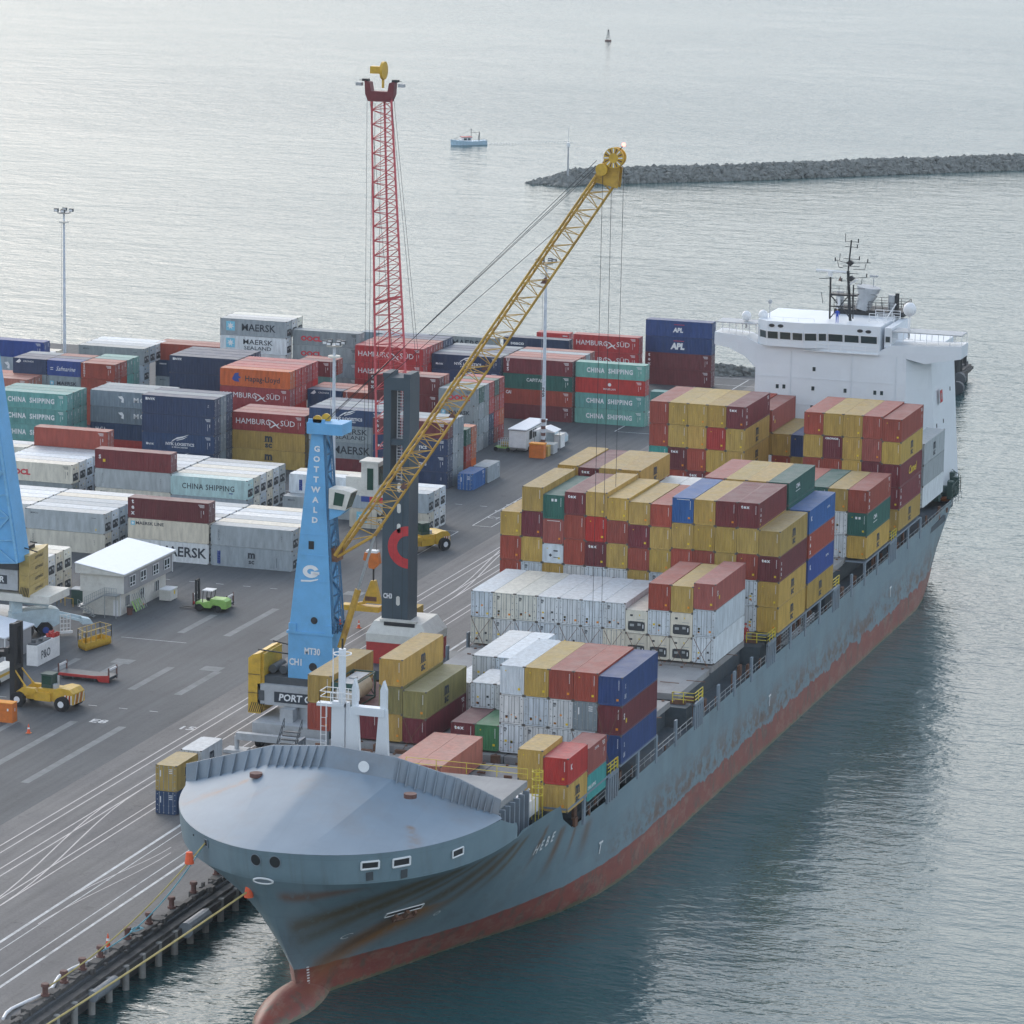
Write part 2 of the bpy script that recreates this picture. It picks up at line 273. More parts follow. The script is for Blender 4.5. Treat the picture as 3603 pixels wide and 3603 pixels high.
# ------------------------------------------------------------------ quay
def asphalt(name, c, c2, sc=.05):
    m, n, b = newmat(name); N = n.nodes.new; L = n.links.new
    t = N('ShaderNodeTexCoord')
    a = N('ShaderNodeTexNoise'); a.inputs['Scale'].default_value = sc; a.inputs['Detail'].default_value = 8; a.inputs['Roughness'].default_value = .6; L(t.outputs['Object'], a.inputs['Vector'])
    mp = N('ShaderNodeMapping'); mp.inputs['Scale'].default_value = (1.1, .045, 1); L(t.outputs['Object'], mp.inputs[0])
    s2 = N('ShaderNodeTexNoise'); s2.inputs['Scale'].default_value = 1; s2.inputs['Detail'].default_value = 6; L(mp.outputs[0], s2.inputs['Vector'])
    f = N('ShaderNodeTexNoise'); f.inputs['Scale'].default_value = 3; f.inputs['Detail'].default_value = 5; L(t.outputs['Object'], f.inputs['Vector'])
    r = N('ShaderNodeMapRange'); r.inputs[1].default_value = .33; r.inputs[2].default_value = .67; L(a.outputs['Fac'], r.inputs[0])
    x = N('ShaderNodeMix'); x.data_type = 'RGBA'; L(r.outputs[0], x.inputs['Factor']); x.inputs[6].default_value = (*c, 1); x.inputs[7].default_value = (*c2, 1)
    r2 = N('ShaderNodeMapRange'); r2.inputs[1].default_value = .3; r2.inputs[2].default_value = .7; r2.inputs[3].default_value = .82; r2.inputs[4].default_value = 1.16; L(s2.outputs['Fac'], r2.inputs[0])
    r3 = N('ShaderNodeMapRange'); r3.inputs[1].default_value = .3; r3.inputs[2].default_value = .7; r3.inputs[3].default_value = .9; r3.inputs[4].default_value = 1.1; L(f.outputs['Fac'], r3.inputs[0])
    q = N('ShaderNodeMath'); q.operation = 'MULTIPLY'; L(r2.outputs[0], q.inputs[0]); L(r3.outputs[0], q.inputs[1])
    wv = N('ShaderNodeTexNoise'); wv.inputs['Scale'].default_value = .16; wv.inputs['Detail'].default_value = 3; wv.inputs['Distortion'].default_value = 1.6; L(t.outputs['Object'], wv.inputs['Vector'])
    ln_ = N('ShaderNodeMath'); ln_.operation = 'PINGPONG'; ln_.inputs[1].default_value = .035; L(wv.outputs['Fac'], ln_.inputs[0])
    tm = N('ShaderNodeMapRange'); tm.inputs[1].default_value = 0; tm.inputs[2].default_value = .006; tm.inputs[3].default_value = .78; tm.inputs[4].default_value = 1; L(ln_.outputs[0], tm.inputs[0])
    oz = N('ShaderNodeTexNoise'); oz.inputs['Scale'].default_value = .42; oz.inputs['Detail'].default_value = 9; oz.inputs['Roughness'].default_value = .72; L(t.outputs['Object'], oz.inputs['Vector'])
    om = N('ShaderNodeMapRange'); om.inputs[1].default_value = .6; om.inputs[2].default_value = .7; om.inputs[3].default_value = 1; om.inputs[4].default_value = .56; L(oz.outputs['Fac'], om.inputs[0])
    q2 = N('ShaderNodeMath'); q2.operation = 'MULTIPLY'; L(tm.outputs[0], q2.inputs[0]); L(om.outputs[0], q2.inputs[1]); q3 = N('ShaderNodeMath'); q3.operation = 'MULTIPLY'; L(q2.outputs[0], q3.inputs[0]); L(q.outputs[0], q3.inputs[1])
    mu = N('ShaderNodeVectorMath'); mu.operation = 'SCALE'; L(x.outputs[2], mu.inputs[0]); L(q3.outputs[0], mu.inputs['Scale']); L(mu.outputs[0], b.inputs['Base Color'])
    b.inputs['Roughness'].default_value = .8
    return m
q = MB(); q.prism([(-700, 230), (-150.9, 230), (-150.9, 738), (-158.5, 738), (-158.5, 712), (-170, 706), (-198, 704), (-212, 696), (-252, 690), (-700, 680)], 'z', -9, 0)
struct(q.obj('quay', [asphalt('yard_asphalt', (.066, .073, .08), (.094, .101, .107))]))
q = MB(); q.box((-181.2, 232, -.2), (-151.6, 700, .006)); struct(q.obj('apron_pavement', [asphalt('apron_concrete', (.125, .122, .124), (.162, .157, .152), .09)]))
# railway tracks set flush in the apron, and the crane lane lines
tr = MB()
def strip(mb, pts, wd, z=.012, mi=0):
    for (x0, y0), (x1, y1) in zip(pts[:-1], pts[1:]):
        d = Vector((x1-x0, y1-y0)); n = Vector((-d.y, d.x)).normalized()*wd/2
        mb.add([(x0-n.x, y0-n.y, z), (x0+n.x, y0+n.y, z), (x1+n.x, y1+n.y, z), (x1-n.x, y1-n.y, z)], [(0, 1, 2, 3)], mi)
for x in (-177.85, -176.7, -174.2, -173.05, -169.65, -168.6): strip(tr, [(x, 233), (x, 690)], .16)
def curve(p, q_, bow=.5, n=10):
    return [(p[0]+(q_[0]-p[0])*(3*t*t-2*t**3), p[1]+(q_[1]-p[1])*t) for t in [i/n for i in range(n+1)]]
strip(tr, curve((-169.65, 352), (-174.2, 399)), .15, .016); strip(tr, curve((-168.6, 356), (-173.05, 402)), .15, .016)
strip(tr, curve((-173.0, 505), (-176.7, 548)), .15, .016); strip(tr, curve((-174.2, 508), (-177.85, 553)), .15, .016)
strip(tr, curve((-162.5, 352), (-160.2, 380)), .12, .016); strip(tr, curve((-163.2, 362), (-161, 382)), .12, .016)
struct(tr.obj('railway_track', [mat('rail_steel', (.42, .4, .4), .5, var=.2, scale=.5)]))
pm = MB()
strip(pm, [(-163.4, 235), (-163.4, 600)], .36); strip(pm, [(-162.3, 235), (-162.3, 600)], .12); strip(pm, [(-158.8, 235), (-158.8, 600)], .14); strip(pm, [(-157.4, 235), (-157.4, 600)], .32)
for x, y0, y1, wd in ((-192.5, 395, 427.5, 1), (-186.2, 400, 427.2, 1), (-192.6, 444.4, 457, 1), (-192.7, 475.5, 493, 1), (-198.9, 475, 486.5, 1), (-186.3, 475.5, 493, 1), (-199.3, 451, 457, 1), (-205.2, 450, 457, .9),
                      (-186.3, 444, 457, 1), (-198.9, 404, 425, .9)): strip(pm, [(x, y0), (x, y1)], wd, .008, 1)
for yy in (435.3, 504.5, 570.5): 
    for i in range(-9, 2): strip(pm, [(-190.2+i*3.95, yy), (-189.1+i*3.95, yy)], .16)
for x0, y0, x1, y1 in ((-186.5, 556, -186.5, 583), (-183.6, 556, -183.6, 583), (-186.5, 556, -183.6, 556), (-186.5, 583, -183.6, 583), (-190, 528, -190, 551), (-187, 530, -187, 551), (-190, 551, -187, 551), (-205, 470, -196, 470),
                       (-204, 418, -200, 418), (-204, 414.5, -198, 414.5), (-206, 411, -199, 411), (-204, 407, -198, 407)): strip(pm, [(x0, y0), (x1, y1)], .14)
for p in ((508, 1248), (400, 1262), (232, 1248), (668, 1120)):
    v = at(*p, z=0); pm.box((v.x-1.3, v.y-1.2, .002), (v.x+1.3, v.y+1.2, .02), 1)
# vehicle park marks beyond the containers
for i in range(9): strip(pm, [(-189.5, 640+i*7.6), (-177, 640+i*7.6)], .2)
strip(pm, [(-190, 640), (-190, 700)], .25); strip(pm, [(-183, 640), (-183, 700)], .2)
pm.T = lambda p: Vector((p.x, p.y, .014))
for k, (tx, u, v_) in enumerate((('E8', 186, 1361), ('15', 352, 1374))):
    a = at(u, v_, z=0); put_text(pm, tx, a.x, a.y, 2.2, 0, .02)
for k in range(14):
    u, v_ = random.uniform(-186.2, -184), random.uniform(560, 578); put_text(pm, random.choice(['C4', '12', 'E', '40']), u, v_, 1.6, 0, .0)
struct(pm.obj('road_markings', [mat('road_paint', (.55, .56, .56), .7, var=.25, scale=.9, dirt=(.16, .16, .17), dirt_amt=.8), mat('concrete_pad', (.2, .21, .21), .85, var=.2, scale=.6, dirt=(.11, .12, .12), dirt_amt=.7)]))
# quay edge: timber fender beam, piles, kerb
wf = thing('wharf_edge', 'dark timber wharf edge on grey concrete piles above the water', 'wharf', (0, 0, 0))
b = MB(); b.box((-151.75, 235, 0), (-151.25, 700, .38)); b.box((-150.9, 235, -1.7), (-150.1, 737, -.35)); b.box((-150.1, 235, -1.25), (-149.7, 737, -.7))
for y in range(236, 372, 5): b.box((-152.3, y, 0.01), (-151.3, y+1.6, .5))
for i in range(70): 
    y = random.uniform(320, 375); x = random.uniform(-152.4, -151.0); s_ = random.uniform(.15, .5); b.box((x, y, 0), (x+s_, y+s_*1.6, random.uniform(.15, .6)))
b.obj('kerb_beam', 'timber', wf)
for y in range(300, 440, 4): MB().cyl((-149.9, y+.5, -9), .36, 8.4, 10).obj('pile', 'concrete', wf)
bol = MB(); bol.cyl((0, 0, 0), .42, .2, 12); bol.cyl((0, 0, .2), .27, .75, 12); bol.cyl((0, 0, .9), .42, .28, 12, r2=.36)
bm_ = bol.mesh('bollard', [M['brown']])
BOLL = ((-152.1, 372.8, 'under the ship\'s bow'), (-151.9, 366.2, 'second away from the bow'), (-151.9, 360.5, 'third away from the bow'), (-151.9, 354.8, 'beside the blue rope coil'), (-151.9, 349.5, 'beside the orange cone'),
        (-151.9, 343.1, 'where the white hose ends'), (-151.9, 338.9, 'in the middle of the white hose'), (-151.9, 334.7, 'below the yellow rope end'), (-151.9, 330.5, 'nearest the bottom of the picture'))
for x, y, s_ in BOLL:
    o = bpy.data.objects.new('mooring_bollard', bm_); COL.objects.link(o); o.location = (x, y, .4)
    tag(o, 'brown iron mooring bollard on the wharf edge, '+s_, 'bollard', 'mooring bollards along the wharf')
for (x, y, rr) in ((-149.3, 360.5, .8), (-149.3, 338, .55)): tag(MB().cyl((x, y-2.6, -.9), rr, 5.2, 14, 'y').obj('fender', 'midgrey', smooth=False), 'grey cylindrical rubber fender hanging at the wharf edge, '+('larger one near the bow' if rr > .7 else 'smaller one farther from the bow'), 'fender')
hs = MB(); hp = [(-152.9, 323.5+i*1.45, .22+.05*math.sin(i*1.7)) for i in range(17)]; hp = [(x-.5*math.sin(i*.8), y, z) for i, (x, y, z) in enumerate(hp)]; hs.path(hp, .16, 7)
tag(hs.obj('hose', 'white'), 'thick white hose lying along the wharf edge between bollards', 'hose')
rc = MB()
for i in range(7): rc.path([(-152.2+math.cos(a*.7)*(1.1-.1*i)*.8, 352.4+math.sin(a*.7)*(1.5-.12*i), .2+.05*i) for a in range(10)], .07)
tag(rc.obj('rope_coil', 'rope_b'), 'blue rope coil heaped on the wharf edge', 'rope coil')
def cone(x, y, z, lab, s=1):
    c = thing('traffic_cone', lab, 'traffic cone', (x, y, z), 0, 'traffic cones')
    MB().box((-.24*s, -.24*s, 0), (.24*s, .24*s, .05)).obj('base', 'orange', c); MB().cyl((0, 0, .05), .18*s, .85*s, 12, r2=.04).obj('cone', 'hivis', c); MB().cyl((0, 0, .42*s), .125*s, .16*s, 12, r2=.09*s).obj('reflective_band', 'white', c)
cone(-153.1, 347.6, 0, 'orange traffic cone with white band standing on the wharf edge', 1.5)
def C3(p, z=0): v = at(*p, z=z); return v.x, v.y, z
cone(*C3((677, 1185)), 'orange traffic cone on asphalt right of the blue crane tower', 1.2)
cone(*C3((54, 1383)), 'orange traffic cone behind the yellow container lifter', 1.2)
cone(*C3((269, 1140)), 'orange traffic cone by the two-storey site office', 1.1)

# ------------------------------------------------------------------ containers
def fx_side(p): return Vector((p.x, -p.z, p.y))                 # (u,v,d) -> side face y=0
def mk_end_ship(W): return lambda p: Vector((-p.z, W-p.x, p.y))   # end face at x=0
def mk_end_yard(L): return lambda p: Vector((L+p.z, p.x, p.y))   # end face at x=L
def corr(mb, u0, u1, v0, v1, pitch, depth, d0):
    n = max(1, int((u1-u0)/pitch)); pt = (u1-u0)/n; us = []
    for i in range(n):
        a = u0+i*pt; us += [(a, d0-depth), (a+pt*.18, d0), (a+pt*.5, d0), (a+pt*.68, d0-depth)]
    us.append((u1, d0-depth)); vs = []
    for u, d in us: vs += [(u, v0, d), (u, v1, d)]
    mb.add(vs, [(2*i, 2*i+2, 2*i+3, 2*i+1) for i in range(len(us)-1)])
_cm = {}
Wc = 2.44
def body_mesh(kind, L, H):
    k = ('b', kind, L, H)
    if k in _cm: return _cm[k]
    b = MB(); c = .012
    side2 = lambda p: Vector((L-p.x, Wc+p.z, p.y)); roofT = lambda p: Vector((p.x, p.y, H+p.z-.01))
    if kind == 'dry':
        for T in (fx_side, side2): b.T = T; corr(b, .08, L-.08, .12, H-.06, .278 if L > 7 else .278, .036, -c)
        for T in (mk_end_ship(Wc), mk_end_yard(L)): b.T = T; corr(b, .1, Wc-.1, .12, H-.08, .26, .04, -.03)
        b.T = roofT; corr(b, .08, L-.08, .04, Wc-.04, .22, .018, 0)
    else:
        for T in (fx_side, side2): b.T = T; rect(b, .06, .12, L-.06, H-.05, d=-.02)
        for T in (mk_end_ship(Wc), mk_end_yard(L)): b.T = T; rect(b, .08, .12, Wc-.08, H-.06, d=-.05)
        b.T = roofT; rect(b, .05, .04, L-.05, Wc-.04)
        for i in range(1, 10): rect(b, L*i/10-.02, .05, L*i/10+.02, Wc-.05, d=.006)
    b.T = None; b.add([(0.05, .05, .13), (L-.05, .05, .13), (L-.05, Wc-.05, .13), (.05, Wc-.05, .13)], [(0, 3, 2, 1)])
    _cm[k] = b.mesh('body', [PAINT]); return _cm[k]
def frame_mesh(kind, L, H):
    k = ('f', L, H)
    if k in _cm: return _cm[k]
    b = MB(); p = .13
    for x in (0, L-p):
        for y in (0, Wc-p): b.box((x, y, .1), (x+p, y+p, H-.1))
    for y in (0, Wc-.07):
        b.box((p, y, 0.02), (L-p, y+.07, .15)); b.box((p, y, H-.075), (L-p, y+.07, H-.012))
    for x in (0, L-.1):
        b.box((x, p, 0.02), (x+.1, Wc-p, .16)); b.box((x, p, H-.11), (x+.1, Wc-p, H-.008))
    for x in (-.004, L-.176):
        for y in (-.004, Wc-.166):
            for z in (0, H-.118): b.box((x, y, z), (x+.18, y+.17, z+.118), 1)
    _cm[k] = b.mesh('frame', [PAINT, M['castings']]); return _cm[k]
MM('castings', (.13, .12, .11), .7, var=.2)
def end_mesh(kind, L, H, ship, v=0):
    k = ('e', kind, L, H, ship, v)
    if k in _cm: return _cm[k]
    T = mk_end_ship(Wc) if ship else mk_end_yard(L); b = MB(); b.T = T
    rnd = random.Random(v*13+7)
    def bx(u0, v0, u1, v1, d0, d1, mi): b.add([(u0,v0,d0),(u1,v0,d0),(u1,v1,d0),(u0,v1,d0),(u0,v0,d1),(u1,v0,d1),(u1,v1,d1),(u0,v1,d1)], [(0,3,2,1),(4,5,6,7),(0,1,5,4),(1,2,6,5),(2,3,7,6),(3,0,4,7)], mi)
    if kind in ('doors', 'rdoors'):
        for u0 in (.14, Wc/2+.012):
            bx(u0, .17, u0+Wc/2-.155, H-.13, -.04, -.012, 0)
        bx(Wc/2-.012, .17, Wc/2+.012, H-.13, -.04, -.016, 1)
        for u in (.12, Wc-.145): bx(u, .15, u+.025, H-.11, -.03, -.012, 1)
        bx(.12, H-.13, Wc-.12, H-.105, -.03, -.012, 1); bx(.12, .15, Wc-.12, .172, -.03, -.012, 1)
        for u in (.42, .92, 1.5, 2.0):
            bx(u, .1, u+.045, H-.06, -.01, .03, 2)
            for hv in (.18, H*.36, H-.2): bx(u-.05, hv, u+.09, hv+.07, -.01, .035, 2)
        for u in (.15, Wc-.26):
            for i in range(4): bx(u, .4+i*(H-.8)/3, u+.11, .5+i*(H-.8)/3, -.01, .02, 2)
        if kind == 'rdoors':
            for i in range(5):
                u = rnd.choice((.55, .6, 1.15, 1.6, 1.75)); vv = rnd.uniform(.3, 1.3); s_ = rnd.choice((.12, .2, .24)); bx(u, vv, u+s_, vv+s_*.9, -.011, -.005, rnd.choice((3, 4, 1, 1)))
        else:
            for i in range(3): bx(1.55, H-.5-i*.2, 1.95, H-.42-i*.2, -.01, -.004, 5)
            bx(.5, H-1.3, .62, H-.6, -.01, -.004, 5)
    elif kind == 'unit':
        bx(.12, .12, Wc-.12, H-.12, -.06, -.02, 0)
        bx(.3, H*.14, Wc-.3, H*.5, -.03, -.006, 1)
        poly(b, [(.42, H*.12), (Wc-.42, H*.12), (Wc-.28, H*.2), (Wc-.28, H*.42), (Wc-.5, H*.52), (.5, H*.52), (.28, H*.42), (.28, H*.2)], 1, -.004)
        bx(.5, H*.3, .95, H*.4, -.004, .004, 2); bx(1.35, H*.34, 1.7, H*.44, -.004, .005, 2); bx(1.9, H*.24, 2.0, H*.4, -.004, .004, 5)
        bx(.5, H*.72, .8, H*.8, -.02, -.01, 1); bx(1.3, H*.6, 2.1, H*.62, -.02, -.012, 2); bx(1.5, H*.75, 1.6, H*.82, -.02, -.012, 4)
    elif kind == 'plain':     # stencilled code column and a sticker on the blank end
        for i in range(9): bx(Wc-.42, H-.4-i*.11, Wc-.35, H-.34-i*.11, -.03, -.02, 5)
        if v % 3: bx(Wc-.62, .5, Wc-.38, .72, -.03, -.018, 4 if v % 2 else 3)
        if v % 4 == 1: bx(.5, H-.6, .62, H-.5, -.03, -.018, 4)
    _cm[k] = b.mesh('end', [PAINT, M['seal'], M['steelbar'], M['sticker_o'], M['sticker_y'], M['white']]); return _cm[k]
# --- lettering on a face (u along, v up)
def star(b, u, v, s, mi1, mi2):
    rect(b, u, v, u+s, v+s, mi1, .002); c = (u+s/2, v+s/2); pts = []
    for i in range(14):
        a = math.pi/2+math.pi*i/7; r = s*(.42 if i % 2 == 0 else .19); pts.append((c[0]+r*math.cos(a), c[1]+r*math.sin(a)))
    for i in range(14): b.add([(c[0], c[1], .006), (*pts[i], .006), (*pts[(i+1) % 14], .006)], [(0, 1, 2)], mi2)
def wing(b, u, v, s, mi):
    poly(b, [(u, v), (u+.3*s, v+.2*s), (u+.75*s, v+.32*s), (u+1.2*s, v+.55*s), (u+.8*s, v+.42*s), (u+.4*s, v+.33*s), (u+.1*s, v+.14*s)], mi, .004)
    poly(b, [(u+.35*s, v+.12*s), (u+.8*s, v+.24*s), (u+1.1*s, v+.42*s), (u+.75*s, v+.28*s), (u+.4*s, v+.18*s)], mi, .004)
def flag(b, u, v, s, mi, mi2):
    poly(b, [(u, v+.9*s), (u+.05*s, v+.95*s), (u+.28*s, v+.02*s), (u+.22*s, v)], mi, .004)
    poly(b, [(u, v+.92*s), (u+.6*s, v+.75*s), (u+1.3*s, v+.1*s), (u+1.55*s, v), (u+1.2*s, v+.05*s), (u+.55*s, v+.62*s), (u+.2*s, v+.8*s)], mi, .004)
    poly(b, [(u+.25*s, v+.05*s), (u+.7*s, v+.4*s), (u+1.0*s, v+.42*s), (u+1.3*s, v+.62*s), (u+1.15*s, v+.35*s), (u+.8*s, v+.28*s), (u+.35*s, v)], mi, .005)
DM = [M[x] for x in ('white', 'txtdark', 'txtred', 'txtblue', 'starblue', 'sticker_y', 'ltwhite')]
def decor_mesh(kind, L, H, ship):
    k = ('d', kind, L, H, ship)
    if k in _cm: return _cm[k]
    b = MB(); b.T = lambda p: Vector((p.x, .006-p.z-.012, p.y)); m_ = L/2
    def codes(mi=0, u=None):
        u = L-1.1 if u is None else u
        for i in range(3): rect(b, u-.45+.12*i*(i > 0), H-.36-i*.16, u+.45, H-.29-i*.16, mi)
        rect(b, L-1.15, .75, L-1.11, H*.62, mi); rect(b, L-.8, H*.45, L-.72, H*.62, mi)
    if kind == 'maersk': star(b, 1.1, H*.28, 1.6, 4, 0); put_text(b, 'MAERSK', 7.0, H*.5, 1.7, 1, .015, 1.0)
    elif kind == 'maersk_r': put_text(b, 'MAERSK', 8.2, H*.5, 1.95, 1, .02, 1.0)
    elif kind == 'sealand': star(b, 1.1, H*.28, 1.6, 4, 0); put_text(b, 'MAERSK', 6.9, H*.65, 1.2, 1, .01, 1.25); put_text(b, 'SEALAND', 6.9, H*.3, .9, 1, .005, 1.3)
    elif kind == 'maerskline': star(b, .45, H*.66, .6, 4, 0); put_text(b, 'MAERSK LINE', 3.3, H*.77, .62, 1, .02, 1.15)
    elif kind == 'oocl': put_text(b, 'OOCL', 3.4, H*.45, 1.1, 2, .05, 1.2); codes(1)
    elif kind == 'cs': put_text(b, 'CHINA  SHIPPING', 6, H*.5, 1.1, 0, .035, .82, space=1.15); codes()
    elif kind == 'cs_dark': put_text(b, 'CHINA SHIPPING', 6, H*.5, 1.15, 1, .01, .88, space=1.1); rect(b, 9.3, H*.25, 9.9, H*.3, 3)
    elif kind == 'mol': put_text(b, 'MOL', 8.9, H*.5, 1.1, 0, .02, 1.15, space=1.25); poly(b, [(4.8, H*.68), (5.5, H*.72), (5.8, H*.55), (5.75, H*.3), (5.3, H*.35), (5.45, H*.5), (5.1, H*.56)], 0, .002)
    elif kind == 'hcl': put_text(b, 'H.C.L.', 1.9, H*.6, .8, 0, .02); rect(b, 1.55, H*.42, 1.95, H*.45, 0)
    elif kind == 'nyk': put_text(b, 'NYK LOGISTICS', 6.4, H*.42, .62, 0, .03, 1.1); put_text(b, '& MEGACARRIER', 6.4, H*.25, .3, 0, .02, 1.2); wing(b, 4.9, H*.5, 2.6, 0); put_text(b, 'NYK', 1.5, H*.34, .42, 0, .04, 1.2, shear=.2); rect(b, .7, H*.3, 1.0, H*.42, 0); codes()
    elif kind == 'nyk2': put_text(b, 'NYK', 1.6, H*.8, .5, 0, .04, 1.2, shear=.2); rect(b, .6, H*.74, .95, H*.88, 0); put_text(b, '45\nG1', L-1, H*.6, .25, 0)
    elif kind == 'nykg': put_text(b, 'NYK LOGISTICS', 5.5, H*.32, .62, 1, .01, 1.1); wing(b, 4.2, H*.42, 2.6, 1)
    elif kind == 'hsud': put_text(b, 'HAMBURG', 3.5, H*.5, 1.25, 0, .0, 1.0); flag(b, 6.0, H*.22, 1.45, 0, 2); put_text(b, 'SÜD', 9.3, H*.5, 1.25, 0, .0, 1.05); codes()
    elif kind == 'hsud20': put_text(b, 'HAMBURG', 1.8, H*.5, .7, 0, .0, 1); flag(b, 3.1, H*.35, .75, 0, 2); put_text(b, 'SÜD', 4.8, H*.5, .7, 0, .0, 1); rect(b, 4.9, H*.8, 5.8, H*.86, 0)
    elif kind == 'hapag': put_text(b, 'Hapag-Lloyd', 7.4, H*.46, 1.25, 1, .012, .98); poly(b, [(2.1, H*.4), (2.6, H*.74), (3.3, H*.78), (3.2, H*.62), (3.7, H*.5), (3.2, H*.45), (3.4, H*.26), (2.6, H*.28)], 3, .002)
    elif kind == 'msc': put_text(b, 'm', m_, H*.66, 1.6, 1, .05, 1.05); rect(b, m_-.8, H*.44, m_+.8, H*.465, 1); put_text(b, 'sc', m_, H*.28, 1.25, 1, .04, 1.15)
    elif kind == 'msc_w': put_text(b, 'm', m_, H*.66, 1.35, 1, .05, 1.05); rect(b, m_-.6, H*.47, m_+.6, H*.49, 1); put_text(b, 'sc', m_, H*.32, .95, 1, .03, 1.1); rect(b, 1.0, .35, 1.45, H*.75, 3); put_text(b, 'C\nR\nO\nN\nO\nS', 1.22, H*.46, .33, 0, .02, 1); rect(b, 9.8, .4, 9.85, H*.6, 1)
    elif kind == 'cronos': rect(b, 1.6, .45, 2.1, H*.72, 3); put_text(b, 'C\nR\nO\nN\nO\nS', 1.85, H*.45, .33, 0, .02)
    elif kind == 'cronos20': put_text(b, 'CRONOS', 2.8, H*.8, .38, 0, .01, 1.2); poly(b, [(.5, H*.72), (1.2, H*.95), (1.5, H*.8), (1.1, H*.68)], 0)
    elif kind == 'cronosv': put_text(b, 'C\nR\nO\nN\nO\nS', .6, H*.55, .42, 0, .02); codes()
    elif kind == 'saf': put_text(b, 'Safmarine', 3.4, H*.46, 1.05, 0, .0, .85, shear=.35); rect(b, .6, H*.5, 1.1, H*.54, 0); rect(b, .6, H*.38, 1.1, H*.42, 0)
    elif kind == 'texv': put_text(b, 't\ne\nx', .75, H*.55, .85, 0, .04); codes()
    elif kind == 'ues': put_text(b, 'U\nE\nS', .8, H*.55, .8, 0, .03); codes()
    elif kind == 'capital': put_text(b, 'CAPITAL', 5.6, H*.62, .8, 0, .01, .95); codes()
    elif kind == 'cai': put_text(b, 'CAI', 1.0, H*.75, .75, 0, .03, .8); codes()
    elif kind == 'seaco': put_text(b, 'seaco', 2.6, H*.6, .85, 0, .03, 1.3)
    elif kind == 'seaco_s': put_text(b, 'seaco', 1.4, H*.78, .45, 0, .03, 1.3)
    elif kind == 'apl': put_text(b, 'APL', 6, H*.42, 1.5, 0, .06, .95, shear=.12); rect(b, 5.2, H*.75, 7.1, H*.78, 2)
    elif kind == 'apl_s': put_text(b, 'APL', 6, H*.42, 1.1, 0, .05, .95, shear=.12); rect(b, 5.2, H*.75, 7.1, H*.78, 2)
    elif kind == 'mal': put_text(b, 'MALELLAN', 6, H*.32, .45, 0, .01); b.T2 = None; poly(b, [(6+.3*math.cos(a*.52), H*.62+.3*math.sin(a*.52)) for a in range(12)], 0); codes()
    elif kind == 'pno': rect(b, 1.8, H*.36, 3.1, H*.66, 3, .001); put_text(b, 'P&O', 2.45, H*.51, .6, 0, .03, .9); rect(b, 3.1, H*.36, 6.2, H*.66, 2, .001); put_text(b, 'Nedlloyd', 4.6, H*.51, .5, 0, .01)
    elif kind == 'grmaersk': star(b, .5, H*.4, .7, 4, 0); put_text(b, 'MAERSK', 3.5, H*.52, .85, 1, .02, 1.15)
    elif kind == 'small': put_text(b, 'MWCU', 1.4, H*.8, .35, 1, .01); rect(b, L-2, H*.75, L-1.3, H*.77, 1); rect(b, L-1.4, .4, L-1.25, .7, 5)
    elif kind == 'vlet': put_text(b, 'Z\nC\nS\nU', 1.2, H*.5, .42, 1, .0); put_text(b, '6\n4\n2', L-1.6, H*.55, .3, 1, 0)
    elif kind == 'navyship': put_text(b, 'UNI', 1.0, H*.28, .7, 0, .01, .5, shear=.1); put_text(b, 'X', 1.0, H*.62, .7, 0, .01, .5); 
    elif kind == 'mscside':  put_text(b, 'm', m_, H*.66, 1.5, 1, .05, 1.15); rect(b, m_-.9, H*.44, m_+.9, H*.465, 1); put_text(b, 'sc', m_, H*.28, 1.15, 1, .04, 1.3)
    elif kind == 'textex': put_text(b, 't\ne\nx', .8, H*.5, .62, 0, .04, 1.1); rect(b, .5, .3, .7, .5, 5)
    elif kind == 'camel': put_text(b, 'Camel', 7, H*.45, 1.4, 5, .02, 1.2, shear=.3)
    elif kind == 'kline': put_text(b, 'K', 1.0, H*.6, .7, 0, .05); put_text(b, 'CAPITAL', 9, H*.6, .35, 0, .02)
    elif kind == 'cosco': put_text(b, 'CMA', 4.2, H*.62, .7, 0, .03, 1.2); rect(b, 3.2, H*.4, 5.2, H*.43, 0)
    elif kind == 'teal20': put_text(b, 'CHINA SHIPPING', 1.4, H*.5, .5, 0, .02, .7)
    elif kind == 'stolt': put_text(b, 'S', .8, H*.6, .8, 0, .04); rect(b, 1.3, H*.35, 1.7, H*.5, 5)
    else: codes(0)
    _cm[k] = b.mesh('lettering', DM); return _cm[k]
def endtext_mesh(txt, L, H, ship):
    k = ('et', txt, L, H, ship)
    if k in _cm: return _cm[k]
    b = MB(); T0 = mk_end_ship(Wc) if ship else mk_end_yard(L); b.T = lambda p: T0(Vector((p.x, p.y, p.z+.012)))
    if txt == 'tex': put_text(b, 'tex', .85, H-.52, .5, 0, .05, 1.1, space=1.3)
    elif txt == 'cronos': put_text(b, 'CRONOS', 1.1, H-.32, .33, 0, .05, 1.2)
    elif txt == 'msc': put_text(b, 'm', .6, H-.45, .42, 1, .04); put_text(b, 'sc', .6, H-.68, .28, 1, .03)
    elif txt == 'boxes': rect(b, .95, H-.75, 1.2, H-.45, 0); rect(b, 1.35, H-.75, 1.6, H-.45, 0)
    elif txt == 'line': rect(b, .5, H-.22, 2.0, H-.16, 0)
    elif txt == 'imo': poly(b, [(.75, .9), (.95, 1.1), (1.15, .9), (.95, .7)], 1); rect(b, 1.3, 1.35, 1.8, 1.5, 1); rect(b, 1.3, .65, 1.65, .72, 1); rect(b, 1.55, .65, 1.9, .7, 1)
    _cm[k] = b.mesh('end_lettering', DM); return _cm[k]
